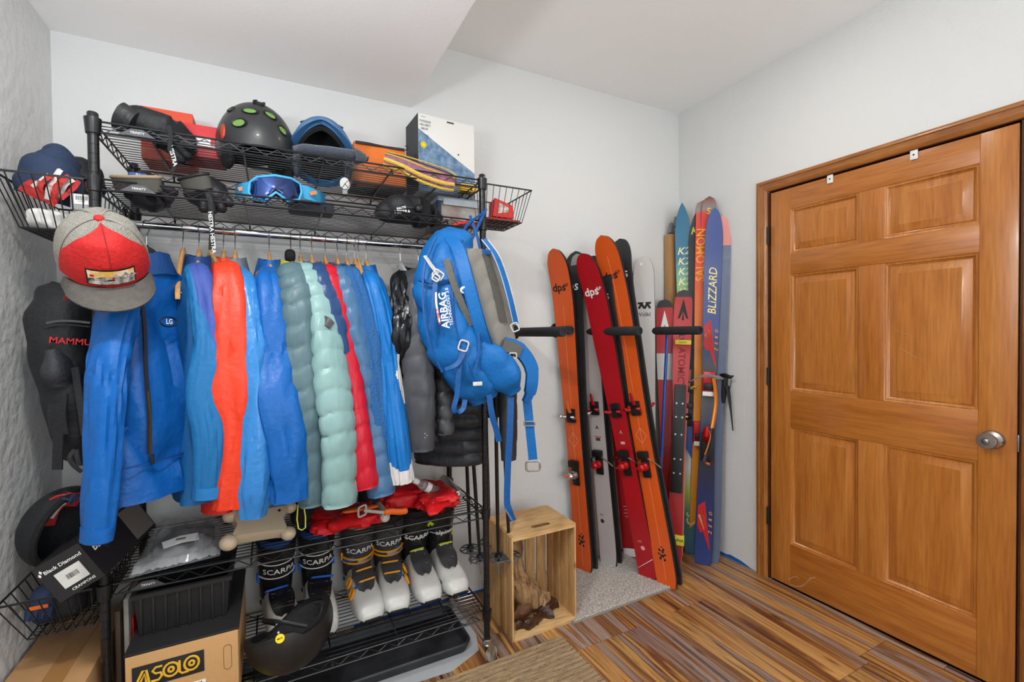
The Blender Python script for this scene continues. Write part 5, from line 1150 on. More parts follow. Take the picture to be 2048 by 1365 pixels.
# J3 orange
J, Mi = jacket('bright orange red shell jacket', 447, (cl('shell_red', 'C92A1E', .45), cl('shell_orange', 'D63A20', .42), cl('shell_orange', 'D63A20')),
    [(455, 538, 1.80), (463, 600, 1.70), (464, 700, 1.62), (466, 790, 1.60), (474, 870, 1.60), (465, 1015, 1.60)], L=.78, seed=7, fat=.95, rad=[(0, .036), (.25, .050), (.55, .056), (.75, .050), (1, .050)], dpth=-.01)
# J4 pale blue
J, Mi = jacket('pale glossy blue rain jacket with a gathered cuff', 470, (cl('rain_blue_body', '2A6EB0', .4), cl('rain_blue', '3079BC', .32, coat=.15), mat('rain_grey', '6A7480', .5)),
    [(487, 560, 1.80), (497, 610, 1.70), (508, 700, 1.62), (513, 800, 1.60), (512, 900, 1.59), (508, 1035, 1.59)], L=.74, seed=11, fat=.9, rad=[(0, .04), (.3, .044), (.6, .048), (.9, .052), (1, .036)], wr=.02, amp=.12)
# J5 royal blue
J, Mi = jacket('royal blue hooded shell jacket with orange collar lining', 538, (cl('royal_blue_body', '0E5298', .45), cl('royal_blue', '0F59A4', .42), cl('royal_blue', '0F59A4')),
    [(540, 560, 1.81), (547, 620, 1.71), (553, 720, 1.63), (552, 800, 1.59), (572, 885, 1.59), (580, 1000, 1.60)], L=.76, seed=15, fat=1.1, rad=[(0, .045), (.25, .055), (.5, .06), (.7, .062), (1, .052)], wr=.018)
o = blob('collar_lining', cl('lining_orange', 'C8741C', .6), J, (0, 0, 0), (.022, .035, .03), .1, 3, M=Mi @ Matrix.Translation(at(524, 560, y=1.80)))
# J6 / J7 green puffers
PG, PS_ = cl('puffer_dark_green', '4F6870', .38, (30, .3)), cl('puffer_sage', '7FA09F', .36, (30, .3))
J, Mi = jacket('dark green grey puffer with a yellow collar lining', 581, (PG, PG, cl('collar_yellow', 'C9C23A', .6)),
    [(586, 545, 1.81), (598, 600, 1.72), (604, 700, 1.64), (612, 800, 1.61), (620, 900, 1.61), (625, 1010, 1.62)], L=.76, seed=19, puff=14, bpuff=15, fat=1.1, rad=[(0, .048), (.25, .06), (.6, .058), (1, .042)])
blob('collar_inside', M_pad, J, (0, 0, 0), (.018, .03, .022), .08, 2, M=Mi @ Matrix.Translation(at(580, 512, y=1.86)))
J, Mi = jacket('pale sage puffer with a small black sleeve patch', 600, (PS_, PS_, PS_),
    [(616, 545, 1.80), (640, 600, 1.70), (655, 690, 1.62), (668, 790, 1.585), (678, 890, 1.57), (680, 1008, 1.58)], L=.74, seed=23, puff=15, bpuff=15, fat=1.0, rad=[(0, .044), (.25, .05), (.6, .060), (1, .058)])
patch_on(J, Mi, [(645, 640, 1.612), (655, 644, 1.598), (664, 652, 1.60)], 0, mat('patch_dark', '4A4A4C', .5), 'sleeve_patch', .03, .004, (0, .3, 1))
# J8..J11
PN, PR_, PSL = cl('puffer_navy', '23406B', .32, (30, .3)), cl('puffer_red', 'B5152A', .34, (30, .3)), cl('puffer_slate', '3F6488', .34, (30, .3))
jacket('navy puffer squeezed between the sage and red puffers', 623, (PN, PN, PN), [(638, 545, 1.82), (662, 610, 1.74), (682, 700, 1.68), (697, 800, 1.65), (706, 880, 1.64), (712, 960, 1.64)], L=.74, seed=27, puff=15, bpuff=15, rad=[(0, .042), (.3, .046), (1, .042)])
jacket('slim bright red puffer', 650, (PR_, PR_, PR_), [(660, 545, 1.82), (678, 610, 1.73), (694, 690, 1.66), (710, 790, 1.61), (722, 880, 1.59), (734, 975, 1.59)], L=.74, seed=31, puff=15, bpuff=15, rad=[(0, .035), (.3, .034), (.7, .036), (1, .042)], fat=.85)
jacket('slate blue puffer beside the red puffer', 674, (PSL, PSL, PN), [(682, 550, 1.82), (705, 620, 1.74), (724, 720, 1.68), (741, 820, 1.64), (753, 900, 1.62), (764, 990, 1.61)], L=.75, seed=35, puff=15, bpuff=15, rad=[(0, .038), (.3, .04), (1, .048)])
J, Mi = jacket('blue grid fleece with thin orange trim', 693, (cl('fleece_blue', '285A90', .8, (140, .5)), cl('fleece_blue', '285A90'), cl('fleece_navy', '24426E', .7)), [(700, 548, 1.82), (724, 620, 1.73), (742, 700, 1.67), (756, 800, 1.63), (768, 900, 1.62), (775, 960, 1.62)], L=.70, seed=39, rad=[(0, .036), (.3, .036), (1, .034)], fat=.9)
patch_on(J, Mi, [(722, 606, 1.70), (730, 602, 1.685), (737, 606, 1.69)], 0, M_ora, 'orange_trim', .006, .003, (0, 0, 1))
# J12
M_wj = cl('jacket_white', 'CFCCCB', .5)
J, Mi = jacket('blue ski jacket with white side panel and white cuff', 732, (cl('ski_blue_body', '0F5C9E', .45), cl('ski_blue', '1068B0', .42), cl('ski_blue', '1068B0')), [(744, 560, 1.81), (762, 620, 1.72), (776, 710, 1.66), (786, 800, 1.62), (798, 890, 1.60), (808, 965, 1.60)], L=.72, seed=43, rad=[(0, .04), (.3, .042), (.7, .042), (1, .04)], panels=[(lambda s, a: .36 < s < .62 and (a < 1.3-abs(s-.49)*8 or a > 5.6), M_wj, 'white_panel'), (lambda s, a: s > .86+.05*sin(a), M_wj, 'white_cuff')])
# J13 / J14 / J15 black ones
BK1, CH, BK2 = cl('puffer_black_gloss', '17181B', .25, (30, .4)), cl('puffer_charcoal', '44464B', .4, (30, .3)), cl('puffer_black', '34363B', .42, (30, .3))
hanger('clear plastic hanger between the blue and white jacket and the black jacket', 800, .1, mat('plastic_clear_grey', 'C5C8CA', .2, trans=.3))
jacket('glossy black down jacket behind the charcoal puffer', 812, (BK1, BK1, BK1), [(800, 560, 1.84), (806, 620, 1.78), (800, 690, 1.76), (806, 760, 1.76)], L=.66, seed=47, amp=.16, wr=.03, bpuff=14, x=.515, rad=[(0, .04), (1, .042)], dep=.06)
J, Mi = jacket('charcoal puffer with a long quilted sleeve', 836, (CH, CH, CH), [(834, 555, 1.80), (833, 620, 1.70), (834, 700, 1.64), (838, 790, 1.62), (840, 900, 1.63)], L=.62, seed=51, puff=11, bpuff=12, rad=[(0, .048), (.25, .058), (.7, .058), (1, .05)], dep=.15, x=.57)
for i in range(3): MB().ell(Mi @ at(850+4*(i % 2), 868+4*i, y=1.572), (.0016, .0016, .0016), n=8, m=6).build('logo_dot', M_ltr_w, J)
J, Mi = jacket('black quilted vest hanging at the shelf end under the blue pack', 900, (BK2, BK2, BK2), [(905, 640, 1.82), (912, 700, 1.78), (915, 740, 1.78)], rz=.95, L=.79, seed=55, puff=4, bpuff=16, x=.665, fat=1.25, rear=False, hem=.155, sh=.14, dep=.14)
J, Mi = jacket('black quilted jacket behind the blue pack outside the post', 1000, (BK2, BK2, BK2), [(1005, 700, 1.80), (1015, 800, 1.78), (1018, 920, 1.78)], rz=.9, L=.50, seed=59, puff=10, bpuff=12, x=.83, yc=1.90, fat=.9, rear=False, hem=.10, sh=.09, dep=.09, zt=1.45)
# J1 the big zipped blue jacket at the left
B1, B2 = cl('cycling_blue', '0B529C', .42, (26, .45)), cl('cycling_blue_light', '0D5AA6', .40, (26, .4))
J, Mi = jacket('zipped bright blue cycling jacket hanging at the left post', 0, (B1, B2, cl('cycling_navy', '0C3A70', .5)), [(268, 560, 1.66), (240, 625, 1.58), (218, 720, 1.525), (210, 830, 1.50), (203, 950, 1.49), (193, 1082, 1.49)], rz=-.62, L=.66, seed=63, x=-.318, yc=1.69, zt=1.530, fat=1.15, rad=[(0, .05), (.2, .056), (.55, .050), (.85, .042), (1, .036)], cuff=B2, hem=.175, sh=.115, amp=.12, wr=.016, rear=False, bamp=.026)
def jf(y, z, d=.0): # point on its right-hand (camera) face
    K = [(0, .034), (-.045, .040), (-.085, .046), (-.15, .054), (-.4, .062), (-.66, .066)]
    ht = lerpl([(-a, b) for a, b in K], -z)*1.15; return V((ht*(max(0, 1-(abs(y)/.185)**2.67))**.3+d, y, z))
MB().ribbon([jf(-.088-.002*sin(i), -.03-.50*i/14, .010) for i in range(15)], (0, 1, 0), .010, .005).build('zipper', mat('zip_dark', '23262E', .4), J)
MB().ribbon([jf(-.088-.002*sin(i+8), -.36-.17*i/6, .0135) for i in range(7)], (0, 1, 0), .0045, .003).build('zipper_teeth', mat('zip_brass', '8A6A3C', .3, .8), J)
MB().box(jf(-.090, -.545, .018), (.006, .010, .028), bev=.002).build('zip_pull', mat('zip_dark'), J)
MB().tube([jf(-.025+.026*cos(2*pi*i/20), -.17+.014*sin(2*pi*i/20), .022) for i in range(20)], .0022, 6, loop=True).build('logo_ring', M_ltr_k, J)
text('LG', .020, jf(-.025, -.17, .024), (-.1, 1, 0), (0, 0, 1), M_ltr_w, J, bold=.02)
MB().ribbon([jf(-.16+.3*i/10, -.555, .012) for i in range(11)], (0, 0, 1), .004, .003).build('waist_seam', mat('seam_navy', '0E3A7E', .6), J)
# ================================================================ backpacks and cap
def ploft(P, amp=.04, seed=0, n=30, e=.8, k=6, fr=10):
    """soft stacked volume: P = [(px, py, y, half width px, half depth m)...], rings across the view"""
    rows = []
    for i in range(len(P)-1):
        for q in range(k): u = q/k; u2 = u*u*(3-2*u); rows.append([a+(b-a)*(u if j < 2 else u2) for j, (a, b) in enumerate(zip(P[i], P[i+1]))])
    rows.append(list(P[-1])); R = []
    C = [at(r[0], r[1], y=r[2]) for r in rows]
    for i, r in enumerate(rows):
        c = C[i]; t_ = (C[min(i+1, len(C)-1)]-C[max(i-1, 0)]).normalized(); rf = _r if abs(t_.dot(_r)) < .75 else _u; w_ = rf-t_*rf.dot(t_); w_.normalize(); d_ = t_.cross(w_).normalized()
        hw = r[3]*(c-CP).dot(_f)/FPX; ring = []
        for q in range(n):
            a = 2*pi*q/n; x = math.copysign(abs(cos(a))**e, cos(a))*hw; y = math.copysign(abs(sin(a))**e, sin(a))*r[4]
            p = c+w_*x+d_*y; f = 1+amp*(nz(p.x*fr+seed, p.y*fr, p.z*fr)*1.6-1.1*rdg(p.x*fr*.8+seed, p.y*fr*.5, p.z*fr*.8+p.x*3)**2)
            ring.append(c+(p-c)*f)
        R.append(ring)
    return MB().loft(R)
def strap(t, P, w, m, name='strap', th=.003, wd=None, k=6):
    Q = catmull([at(p[0], p[1], y=p[2]) for p in P], k); return MB().ribbon(Q, wd or tuple(_r), w, th).build(name, m, t)
PB = cloth('pack_blue', '0E62A8', .5, (60, .25), fold=(9, .5, (1, 1, .8))); PB2 = cloth('pack_blue_dark', '0B4A88', .5, (60, .25)); PGY = mat('pack_grey', '8C8A82', .8, bump=(90, .2)); PGD = mat('pack_grey_dark', '5C5A55', .8, bump=(120, .3)); PW = mat('buckle_pale', 'C9C7C0', .4)
t = thing('backpack', 'bright blue airbag backpack hung at the right shelf corner', 'backpack', at(965, 800, y=1.60))
ploft([(914, 464, 1.60, 24, .03), (908, 480, 1.59, 42, .055), (888, 530, 1.58, 56, .075), (886, 590, 1.57, 60, .08), (898, 650, 1.56, 58, .08), (922, 715, 1.55, 56, .075), (952, 765, 1.55, 48, .06), (970, 798, 1.56, 30, .035)], .09, 2, n=44, k=9, fr=14).build('main_body', PB, t)
# grey moulded back panel: chevron ridges
Lft = [(930, 497), (938, 540), (948, 590), (962, 640), (985, 690), (1000, 722)]; Rgt = [(985, 503), (1000, 545), (1014, 590), (1024, 640), (1032, 680), (1036, 706)]
Lc = catmull([at(*p, y=1.525+.012*i) for i, p in enumerate(Lft)], 8); Rc = catmull([at(*p, y=1.60) for p in Rgt], 8)
def pan(off, bump):
    R = []
    for i, (a, b) in enumerate(zip(Lc, Rc)):
        row = []
        for j in range(17):
            u = j/16; p = a.lerp(b, u); h = .022*sin(pi*u)**.6; ch = i/len(Lc)*6-abs(u-.5)*1.6; g = abs((ch % 1)-.5)*2
            row.append(p+V((-.25, -.97, 0))*(h+off-(bump*.006*max(0, .35-g)/.35)))
        R.append(row)
    return R
A_, B_ = pan(0, 1), pan(-.03, 0); MB().loft([a+b[::-1] for a, b in zip(A_, B_)]).build('back_panel', PGY, t)
MB().loft([[p+V((-.004, -.006, 0)) for p in r[9:14]] for r in A_[2:26]], False, False).build('mesh_panel', PGD, t)
def padstrap(P, w, nm, m=PB, th=.012, edge=None, wd=None):
    Q = catmull([at(p[0], p[1], y=p[2]) for p in P], 7); o = MB().ribbon(Q, wd or tuple(_r), w, th).build(nm, m, t)
    if edge:
        ww = w if isinstance(w, (int, float)) else None
        for s in (-1, 1): MB().tube([q+_r*(s*(ww or .04)*.5)+V((0, -.006, 0)) for q in Q], .0022, 6).build('edge_piping', edge, o)
    return o
padstrap([(900, 478, 1.54), (916, 500, 1.50), (932, 553, 1.465), (948, 612, 1.455), (961, 658, 1.46), (972, 690, 1.48)], .042, 'shoulder_strap', PB, .014, PB2)
padstrap([(968, 480, 1.58), (990, 510, 1.555), (1006, 550, 1.55), (1020, 600, 1.55), (1031, 648, 1.56)], .022, 'shoulder_strap', PB, .012, PW)
padstrap([(893, 520, 1.495), (905, 560, 1.475), (925, 610, 1.47), (945, 650, 1.475)], .022, 'strap_lining', PGD, .010)
# hip belt: left pad, right wing
ploft([(955, 690, 1.50, 20, .03), (985, 725, 1.485, 38, .04), (1010, 755, 1.48, 36, .04), (1028, 785, 1.49, 16, .02)], .09, 5, e=.75).build('hip_pad', PB, t)
padstrap([(1008, 690, 1.56), (1040, 702, 1.55), (1062, 735, 1.54), (1062, 775, 1.53), (1052, 805, 1.53)], [.06]*8+[.055]*8+[.05]*8+[.035]*5, 'hip_wing', PB, .014, wd=(.9, .1, .5)); padstrap([(1005, 690, 1.55), (1025, 697, 1.54), (1040, 705, 1.54)], .045, 'hip_wing_lining', PGD, .016, wd=(.5, .1, .9))
# webbing
for P, w, nm in (([(850, 512, 1.50), (862, 530, 1.49), (876, 548, 1.485)], .018, 'compression_strap'),):
    strap(t, P, w, PW, nm, .004, wd=(.7, 0, -.7))
for P, w in (([(925, 695, 1.47), (918, 740, 1.465), (914, 790, 1.465), (908, 815, 1.465), (914, 826, 1.465), (926, 818, 1.465), (930, 800, 1.47)], .017), ([(978, 790, 1.50), (984, 830, 1.49), (992, 858, 1.49), (998, 884, 1.49)], .021), ([(1022, 795, 1.49), (1020, 860, 1.485), (1016, 930, 1.485), (1014, 1000, 1.485), (1018, 1020, 1.48), (1026, 1042, 1.475)], .023), ([(1054, 800, 1.53), (1058, 840, 1.525), (1062, 880, 1.525), (1066, 920, 1.525)], .034),
             ([(871, 555, 1.485), (868, 610, 1.47), (862, 660, 1.475)], .016), ([(955, 655, 1.465), (958, 700, 1.46), (950, 740, 1.462)], .010), ([(890, 740, 1.468), (915, 728, 1.462), (930, 700, 1.462)], .016)):
    strap(t, P, w, PB2 if w < .03 else PB, 'webbing')
for P, w in (([(872, 475, 1.52), (850, 530, 1.50), (846, 600, 1.487), (858, 680, 1.475), (885, 745, 1.475)], .007), ([(925, 480, 1.52), (908, 530, 1.498), (905, 600, 1.478), (918, 680, 1.472), (945, 750, 1.478)], .006), ([(838, 560, 1.52), (870, 566, 1.488), (905, 560, 1.484)], .012)):
    strap(t, P, w, PB2, 'body_seam', .006)
def bk(px, py, y, w, h, nm='buckle', ang=0, m=None, r=.0028):
    mb = MB(); c, s_ = cos(ang), sin(ang); loop_frame(mb, at(px, py, y=y), _r*c+_u*s_, _u*c-_r*s_, w, h, r); mb.build(nm, m or PW, t)
bk(876, 550, 1.478, .034, .026, ang=-.6); bk(872, 556, 1.476, .022, .02, ang=-.6); bk(927, 692, 1.462, .03, .034, ang=-.3); bk(1066, 933, 1.522, .052, .036, 'metal_buckle', .05, M_silver, .0042); bk(1059, 848, 1.518, .04, .016, m=M_silver); bk(1030, 655, 1.53, .026, .03, ang=.4); bk(1026, 712, 1.52, .026, .02)
MB().box(at(955, 768, y=1.462), (.034, .008, .014), bev=.003, M=None).build('side_buckle', PW, t); MB().tube([at(1010, 1018, y=1.48), at(1028, 1048, y=1.475)], .0028, 6).build('strap_end', M_silver, t)
# haul loop and hanging cords over the shelf corner
for P in ([(972, 418, 1.655), (948, 470, 1.63), (930, 505, 1.60)], [(940, 432, 1.66), (955, 475, 1.62), (962, 510, 1.59)], [(968, 425, 1.655), (935, 450, 1.64), (920, 478, 1.61)]): strap(t, P, .011, PB2, 'haul_cord', .003)
MB().box(at(925, 467, y=1.57), (.045, .012, .014), bev=.004).build('grip_clip', PW, t); MB().box(at(968, 505, y=1.555), (.05, .02, .02), bev=.006).build('load_lifter', PB2, t)
# lettering up the side of the pack
def ptext(s, size, p0, p1, y, m, bold=.01, sx=1):
    a, b = at(*p0, y=y), at(*p1, y=y); xd = (b-a).normalized(); n_ = (CP-a).normalized(); text(s, size, (a+b)*.5, xd, n_.cross(xd), m, t, bold=bold, sx=sx)
ptext('AIRBAG', .034, (893, 660), (884, 582), 1.455, M_ltr_w, .02); ptext('TECHNOLOGY 3.0', .015, (904, 652), (893, 575), 1.452, M_ltr_w, .005); ptext('MAMMUT', .012, (882, 660), (873, 605), 1.462, mat('print_red', 'C8202A', .5), .01)
strap(t, [(872, 585, 1.467), (873, 610, 1.465), (879, 645, 1.463)], .006, M_ltr_w, 'print_stripe')
MB().lathe([(.0115, 0), (.0115, .0008), (.0005, .001)], 18, M=frame(at(927, 580, y=1.462), (1, 0, 0), CP-at(927, 580, y=1.462))).build('round_logo', M_ltr_w, t)
MB().ell(at(927, 581, y=1.46), (.006, .002, .005), n=10, m=6).build('logo_animal', mat('logo_blue', '1A5FA8', .5), t)
# ---- black pack by the left wall
t = thing('backpack', 'black backpack with red lettering hanging by the left wall', 'backpack', at(160, 920, y=1.80))
KB = mat('pack_black', '202124', .6, bump=(70, .3)); KG = mat('pack_charcoal', '303136', .65, bump=(120, .3))
ploft([(140, 572, 1.80, 30, .03), (132, 592, 1.80, 46, .06), (128, 640, 1.78, 54, .08), (138, 700, 1.78, 52, .085), (150, 780, 1.78, 46, .08), (160, 850, 1.79, 40, .07), (168, 905, 1.80, 26, .05), (172, 928, 1.80, 10, .02)], .05, 9).build('main_body', KB, t)
strap(t, [(77, 660, 1.735), (90, 648, 1.705), (130, 642, 1.69), (180, 646, 1.69)], .006, mat('zip_grey', '55565A', .5), 'zipper', .004, wd=(0, 0, 1)); strap(t, [(76, 668, 1.73), (92, 656, 1.70), (130, 650, 1.686), (180, 654, 1.686)], .003, KG, 'zip_flap', .006, wd=(0, 0, 1))
a = at(118, 682, y=1.678); b = at(178, 686, y=1.678); text('MAMMUT', .024, (a+b)*.5, b-a, (0, 0, 1), mat('print_red_bright', 'D81E28', .5), t, bold=.015)
ploft([(112, 700, 1.71, 14, .03), (118, 740, 1.70, 20, .04), (128, 770, 1.71, 16, .03)], .12, 3).build('side_pocket', KG, t)
strap(t, [(100, 755, 1.70), (110, 763, 1.69), (125, 765, 1.69)], .02, KG, 'side_buckle', .01); strap(t, [(104, 752, 1.70), (104, 765, 1.70), (108, 775, 1.70)], .010, M_red, 'red_tab', .004)
for P, w in (([(118, 790, 1.71), (114, 830, 1.70), (120, 870, 1.70)], .05), ([(118, 860, 1.70), (116, 900, 1.70), (115, 940, 1.70)], .027), ([(150, 900, 1.70), (140, 915, 1.695), (146, 930, 1.695), (164, 945, 1.695)], .012), ([(152, 900, 1.69), (156, 920, 1.688), (160, 932, 1.69)], .012), ([(150, 735, 1.69), (160, 800, 1.68), (170, 870, 1.69)], .02)): strap(t, P, w, KB if w > .02 else KG, 'webbing', .004)
strap(t, [(150, 575, 1.80), (170, 540, 1.84), (190, 500, 1.88)], .02, KB, 'haul_loop')
# ---- trucker cap hanging on the left post
CM = Matrix.Translation(at(208, 514, y=1.53)) @ Matrix.Rotation(radians(17), 4, 'Z') @ Matrix.Rotation(radians(-9), 4, 'Y') @ Matrix.Rotation(radians(50), 4, 'X') @ Matrix.Diagonal((.93, .96, 1.02, 1))
t = thing('trucker_cap', 'grey and red trucker cap with a picture patch hanging on the left post', 'cap', M=CM)
M_mesh = mat('cap_mesh', 'BDB9AF', .9, bump=(420, 1.0), var=(500, .45)); M_capr = cloth('cap_red', 'B5201F', .7, (90, .3)); M_bill = mat('cap_bill', '56534F', .85, bump=(160, .3), var=(60, .2))
def dome(a0, a1, e0, e1, r=(.098, .108, .122), n=30, m=16, wob=.006):
    R = []
    for i in range(m+1):
        e = e0+(e1-e0)*i/m; R.append([V((r[0]*cos(e)**.8*cos(a), r[1]*cos(e)**.8*sin(a), r[2]*sin(e)+wob*nz(cos(a)*2, sin(a)*2, e*3))) for a in [a0+(a1-a0)*q/n for q in range(n+1)]])
    return R
fa0, fa1 = -pi/2-1.25, -pi/2+1.25
MB().loft(dome(fa1, fa0+2*pi, -.05, pi/2-.02, n=40), False, False).build('mesh_crown', M_mesh, t)
# front: foam panel rising to a point, mesh above it
R = dome(fa0, fa1, -.05, pi/2-.02, n=120, m=100); red, me_ = MB(), MB(); n = 121
red.v = [p for r in R for p in r]; me_.v = list(red.v)
for i in range(100):
    for q in range(120):
        u = abs(q+.5-60)/60; lim = 100*(.94-.62*u**1.5); (red if i < lim else me_).f.append((i*n+q, i*n+q+1, (i+1)*n+q+1, (i+1)*n+q))
def prune(m):
    used = sorted({i for f in m.f for i in f}); mp = {j: i for i, j in enumerate(used)}; o = MB(); o.v = [m.v[j] for j in used]; o.f = [tuple(mp[i] for i in f) for f in m.f]; return o
r_ = prune(red); r_.v = [p*1.012 for p in r_.v]; r_.build('front_panel', M_capr, t); prune(me_).build('mesh_front', M_mesh, t)
MB().ell((0, 0, .122), (.011, .011, .006), n=14, m=8).build('top_button', M_capr, t)
for a in (fa0, fa1, pi/2-.6, pi/2+.6): MB().tube([V((.099*cos(e)**.8*cos(a), .109*cos(e)**.8*sin(a), .1235*sin(e))) for e in [-.05+1.55*i/14 for i in range(15)]], .0016, 5).build('seam', mat('cap_seam', '8F8B82', .9), t)
MB().tube([V((.0, -.1105*cos(e)**.8, .1245*sin(e))) for e in [-.05+1.5*i/14 for i in range(15)]], .0012, 5).build('front_seam', mat('cap_seam_red', '8F1516', .8), t)
# bill
R = []
for i in range(11):
    u = i/10; row = []
    for q in range(25):
        a = -pi/2+(q/12-1)*1.12; k = u*.072*(cos((q/12-1)*1.35)**.6 if abs(q/12-1) < 1 else 0)
        x, y = .100*cos(a), .110*sin(a); row.append(V((x*(1+.10*u), y-k, -.004-.010*u-.030*(x/.1)**2*(.4+.6*u))))
    R.append(row)
MB().loft([a+[p+V((0, 0, -.004)) for p in a[::-1]] for a in R]).build('bill', M_bill, t)
def fp(x, z, d=.0): # point on the front panel
    y = -.1095*(max(.05, 1-(x/.099)**2-(max(0, z)/.1235)**2))**.42; return V((x, y-d, z))
def fpatch(x0, x1, z0, z1, d, m, nm): MB().loft([[fp(x0+(x1-x0)*q/10, z0+(z1-z0)*i/6, d) for q in range(11)] for i in range(7)], False, False).build(nm, m, t)
fpatch(-.050, .050, .008, .050, .004, M_ltr_k, 'patch_border'); fpatch(-.047, .047, .011, .028, .0056, mat('patch_mountain', 'D9D6D0', .8, var=(70, .8), col2='2A2A30'), 'patch_mountains'); fpatch(-.047, .047, .028, .047, .0056, mat('patch_sky', 'D8A848', .8, var=(50, .5), col2='E8DCC0'), 'patch_sky')
mb = MB()
for x, z, h in ((-.018, .028, .006), (.008, .028, .012), (.028, .028, .015), (.042, .028, .009)): mb.add([fp(x-.016, z, .0066), fp(x+.014, z, .0066), fp(x, z+h, .0066)], [(0, 1, 2)])
mb.build('patch_peaks', mat('patch_peak', 'CFCDCB', .8, var=(160, .7), col2='3A3A40'), t, kind='stuff')
fpatch(-.010, .004, .022, .026, .0068, M_ltr_k, 'patch_skier'); fpatch(-.001, .004, .024, .031, .0070, M_capr, 'patch_jacket'); fpatch(-.043, -.036, .032, .038, .0068, M_capr, 'patch_flag')
strap_ = [CM.inverted() @ at(*p, y=1.50) for p in ((136, 575), (133, 588), (128, 598), (132, 602), (137, 592), (134, 585))]; MB().tube(strap_, .0016, 6).build('red_cord', M_red, t)
MB().tube(catmull([V((-.045, .100, .02)), V((-.02, .118, .045)), V((.03, .116, .045)), V((.05, .100, .02))], 5), .006, 8, flat=(1, .3)).build('snap_strap', M_mesh, t)
blob('beanie', M_pad, None, at(288, 520, y=1.72), (.035, .05, .04), .06, 4, label='plain black beanie tucked behind the trucker cap', cat='beanie')
# ================================================================ things on the two upper shelves
ZT, Z2 = SH['top']+.001, SH['second']+.001
M_gk = mat('glove_black', '17181B', .6, bump=(80, .3)); M_gl = mat('glove_leather_dark', '232327', .45, bump=(60, .3)); M_gg = mat('glove_grey', '4A4843', .8); M_tan = mat('glove_tan', '8F7C60', .7)
def hestra(t, P, w, txt_at, s='HESTRA', sz=.02):
    Q = catmull([at(*p[:2], y=p[2]) for p in P], 6); MB().ribbon(Q, tuple(_r), w, .002).build('wrist_strap', M_gk, t)
    for i, (px, py, y, ang) in enumerate(txt_at):
        c = at(px, py, y=y); xd = _u*(-cos(ang))+_r*sin(ang); text(s, sz, c, xd, (_r+V((0, 0, 0)))*cos(ang)+_u*sin(ang), M_ltr_w, t, bold=.015)
def glove(label, P, cuff, mats, fingers, seed, rim=None):
    t = thing('ski_glove', label, 'glove', at(P[0][0], P[0][1], y=P[0][2]), group='gloves on the upper shelves')
    ploft(P, .06, seed, n=24).build('hand', mats[0], t)
    if cuff:
        px, py, y, w, h, dx, dy = cuff; c = at(px, py, y=y); k = (c-CP).dot(_f)/FPX; ax = (_r*dx+_u*dy+V((0, -.35, 0))).normalized(); F = frame(c, _r, ax)
        MB().lathe([(w*k*.93, -.03), (w*k, .0), (w*k*1.02, .012), (w*k*.94, .012), (w*k*.88, -.03), (w*k*.3, -.035)], 24, M=F @ Matrix.Scale(h, 4, (0, 1, 0)), caps=True).build('cuff', mats[1], t)
        if rim: MB().tube([F @ V((w*k*.98*cos(a), w*k*.98*h*sin(a), .012)) for a in [2*pi*i/28 for i in range(28)]], .005, 8, loop=True).build('cuff_rim', rim, t)
    for i, (px, py, px2, py2, y) in enumerate(fingers):
        a, b = at(px, py, y=y), at(px2, py2, y=y-.02); MB().tube(catmull([a, a.lerp(b, .55)+V((0, 0, .006)), b], 4), [.015]*5+[.014]*3+[.008], 10).build('finger', mats[0], t)
    return t
g = glove('black padded glove with a long wrist strap at the top left shelf corner', [(240, 236, 1.80, 20, .04), (285, 246, 1.80, 28, .06), (330, 262, 1.80, 30, .06), (365, 290, 1.82, 24, .05), (380, 310, 1.83, 12, .03)], (248, 238, 1.76, 30, .75, -.9, .45), (M_gk, M_gl), [(350, 280, 385, 300, 1.80), (345, 290, 380, 318, 1.80), (335, 295, 366, 326, 1.80)], 1)
for o in [x for x in g.children]: pass
hestra(g, [(338, 252, 1.66), (342, 275, 1.652), (340, 300, 1.652), (352, 325, 1.652), (344, 344, 1.652)], .012, [(346, 312, 1.648, .25)], sz=.017)
# boxes behind it
def pbox(name, label, m, c0, c1, ybk, zb, zt, d, cat='box', rz=0, group=None):
    """upright box: front edge picks at pixel columns, standing at zb"""
    t = thing(name, label, cat, ((c0+c1)/2, ybk, zb), group=group); MB().box(((c0+c1)/2, ybk+d/2, (zb+zt)/2), (c1-c0, d, zt-zb), bev=.002).build('body', m, t); return t
a, b = at(285, 240, y=1.98).x, at(388, 240, y=1.98).x
t = pbox('red_box', 'orange red cardboard box behind the black glove', mat('box_orange_red', 'D2492E', .6), a, b, 1.95, ZT, at(330, 219, y=1.95).z, .13); MB().box((b-.05, 1.9495, ZT+.05), (.06, .001, .012)).build('black_mark', M_ltr_k, t)
a, b = at(358, 280, y=1.92).x, at(450, 290, y=1.92).x
t = pbox('red_white_box', 'low red and white box beside the black helmet', mat('box_red', 'C2272D', .55), a, b, 1.86, ZT, at(400, 250, y=1.86).z, .12); MB().box(((a+b)/2-.02, 1.8592, (ZT+at(400, 250, y=1.86).z)/2), (.10, .001, .03)).build('white_band', M_white, t); text('UKI', .02, (b-.03, 1.859, ZT+.035), (1, 0, 0), (0, 0, 1), M_ltr_w, t)
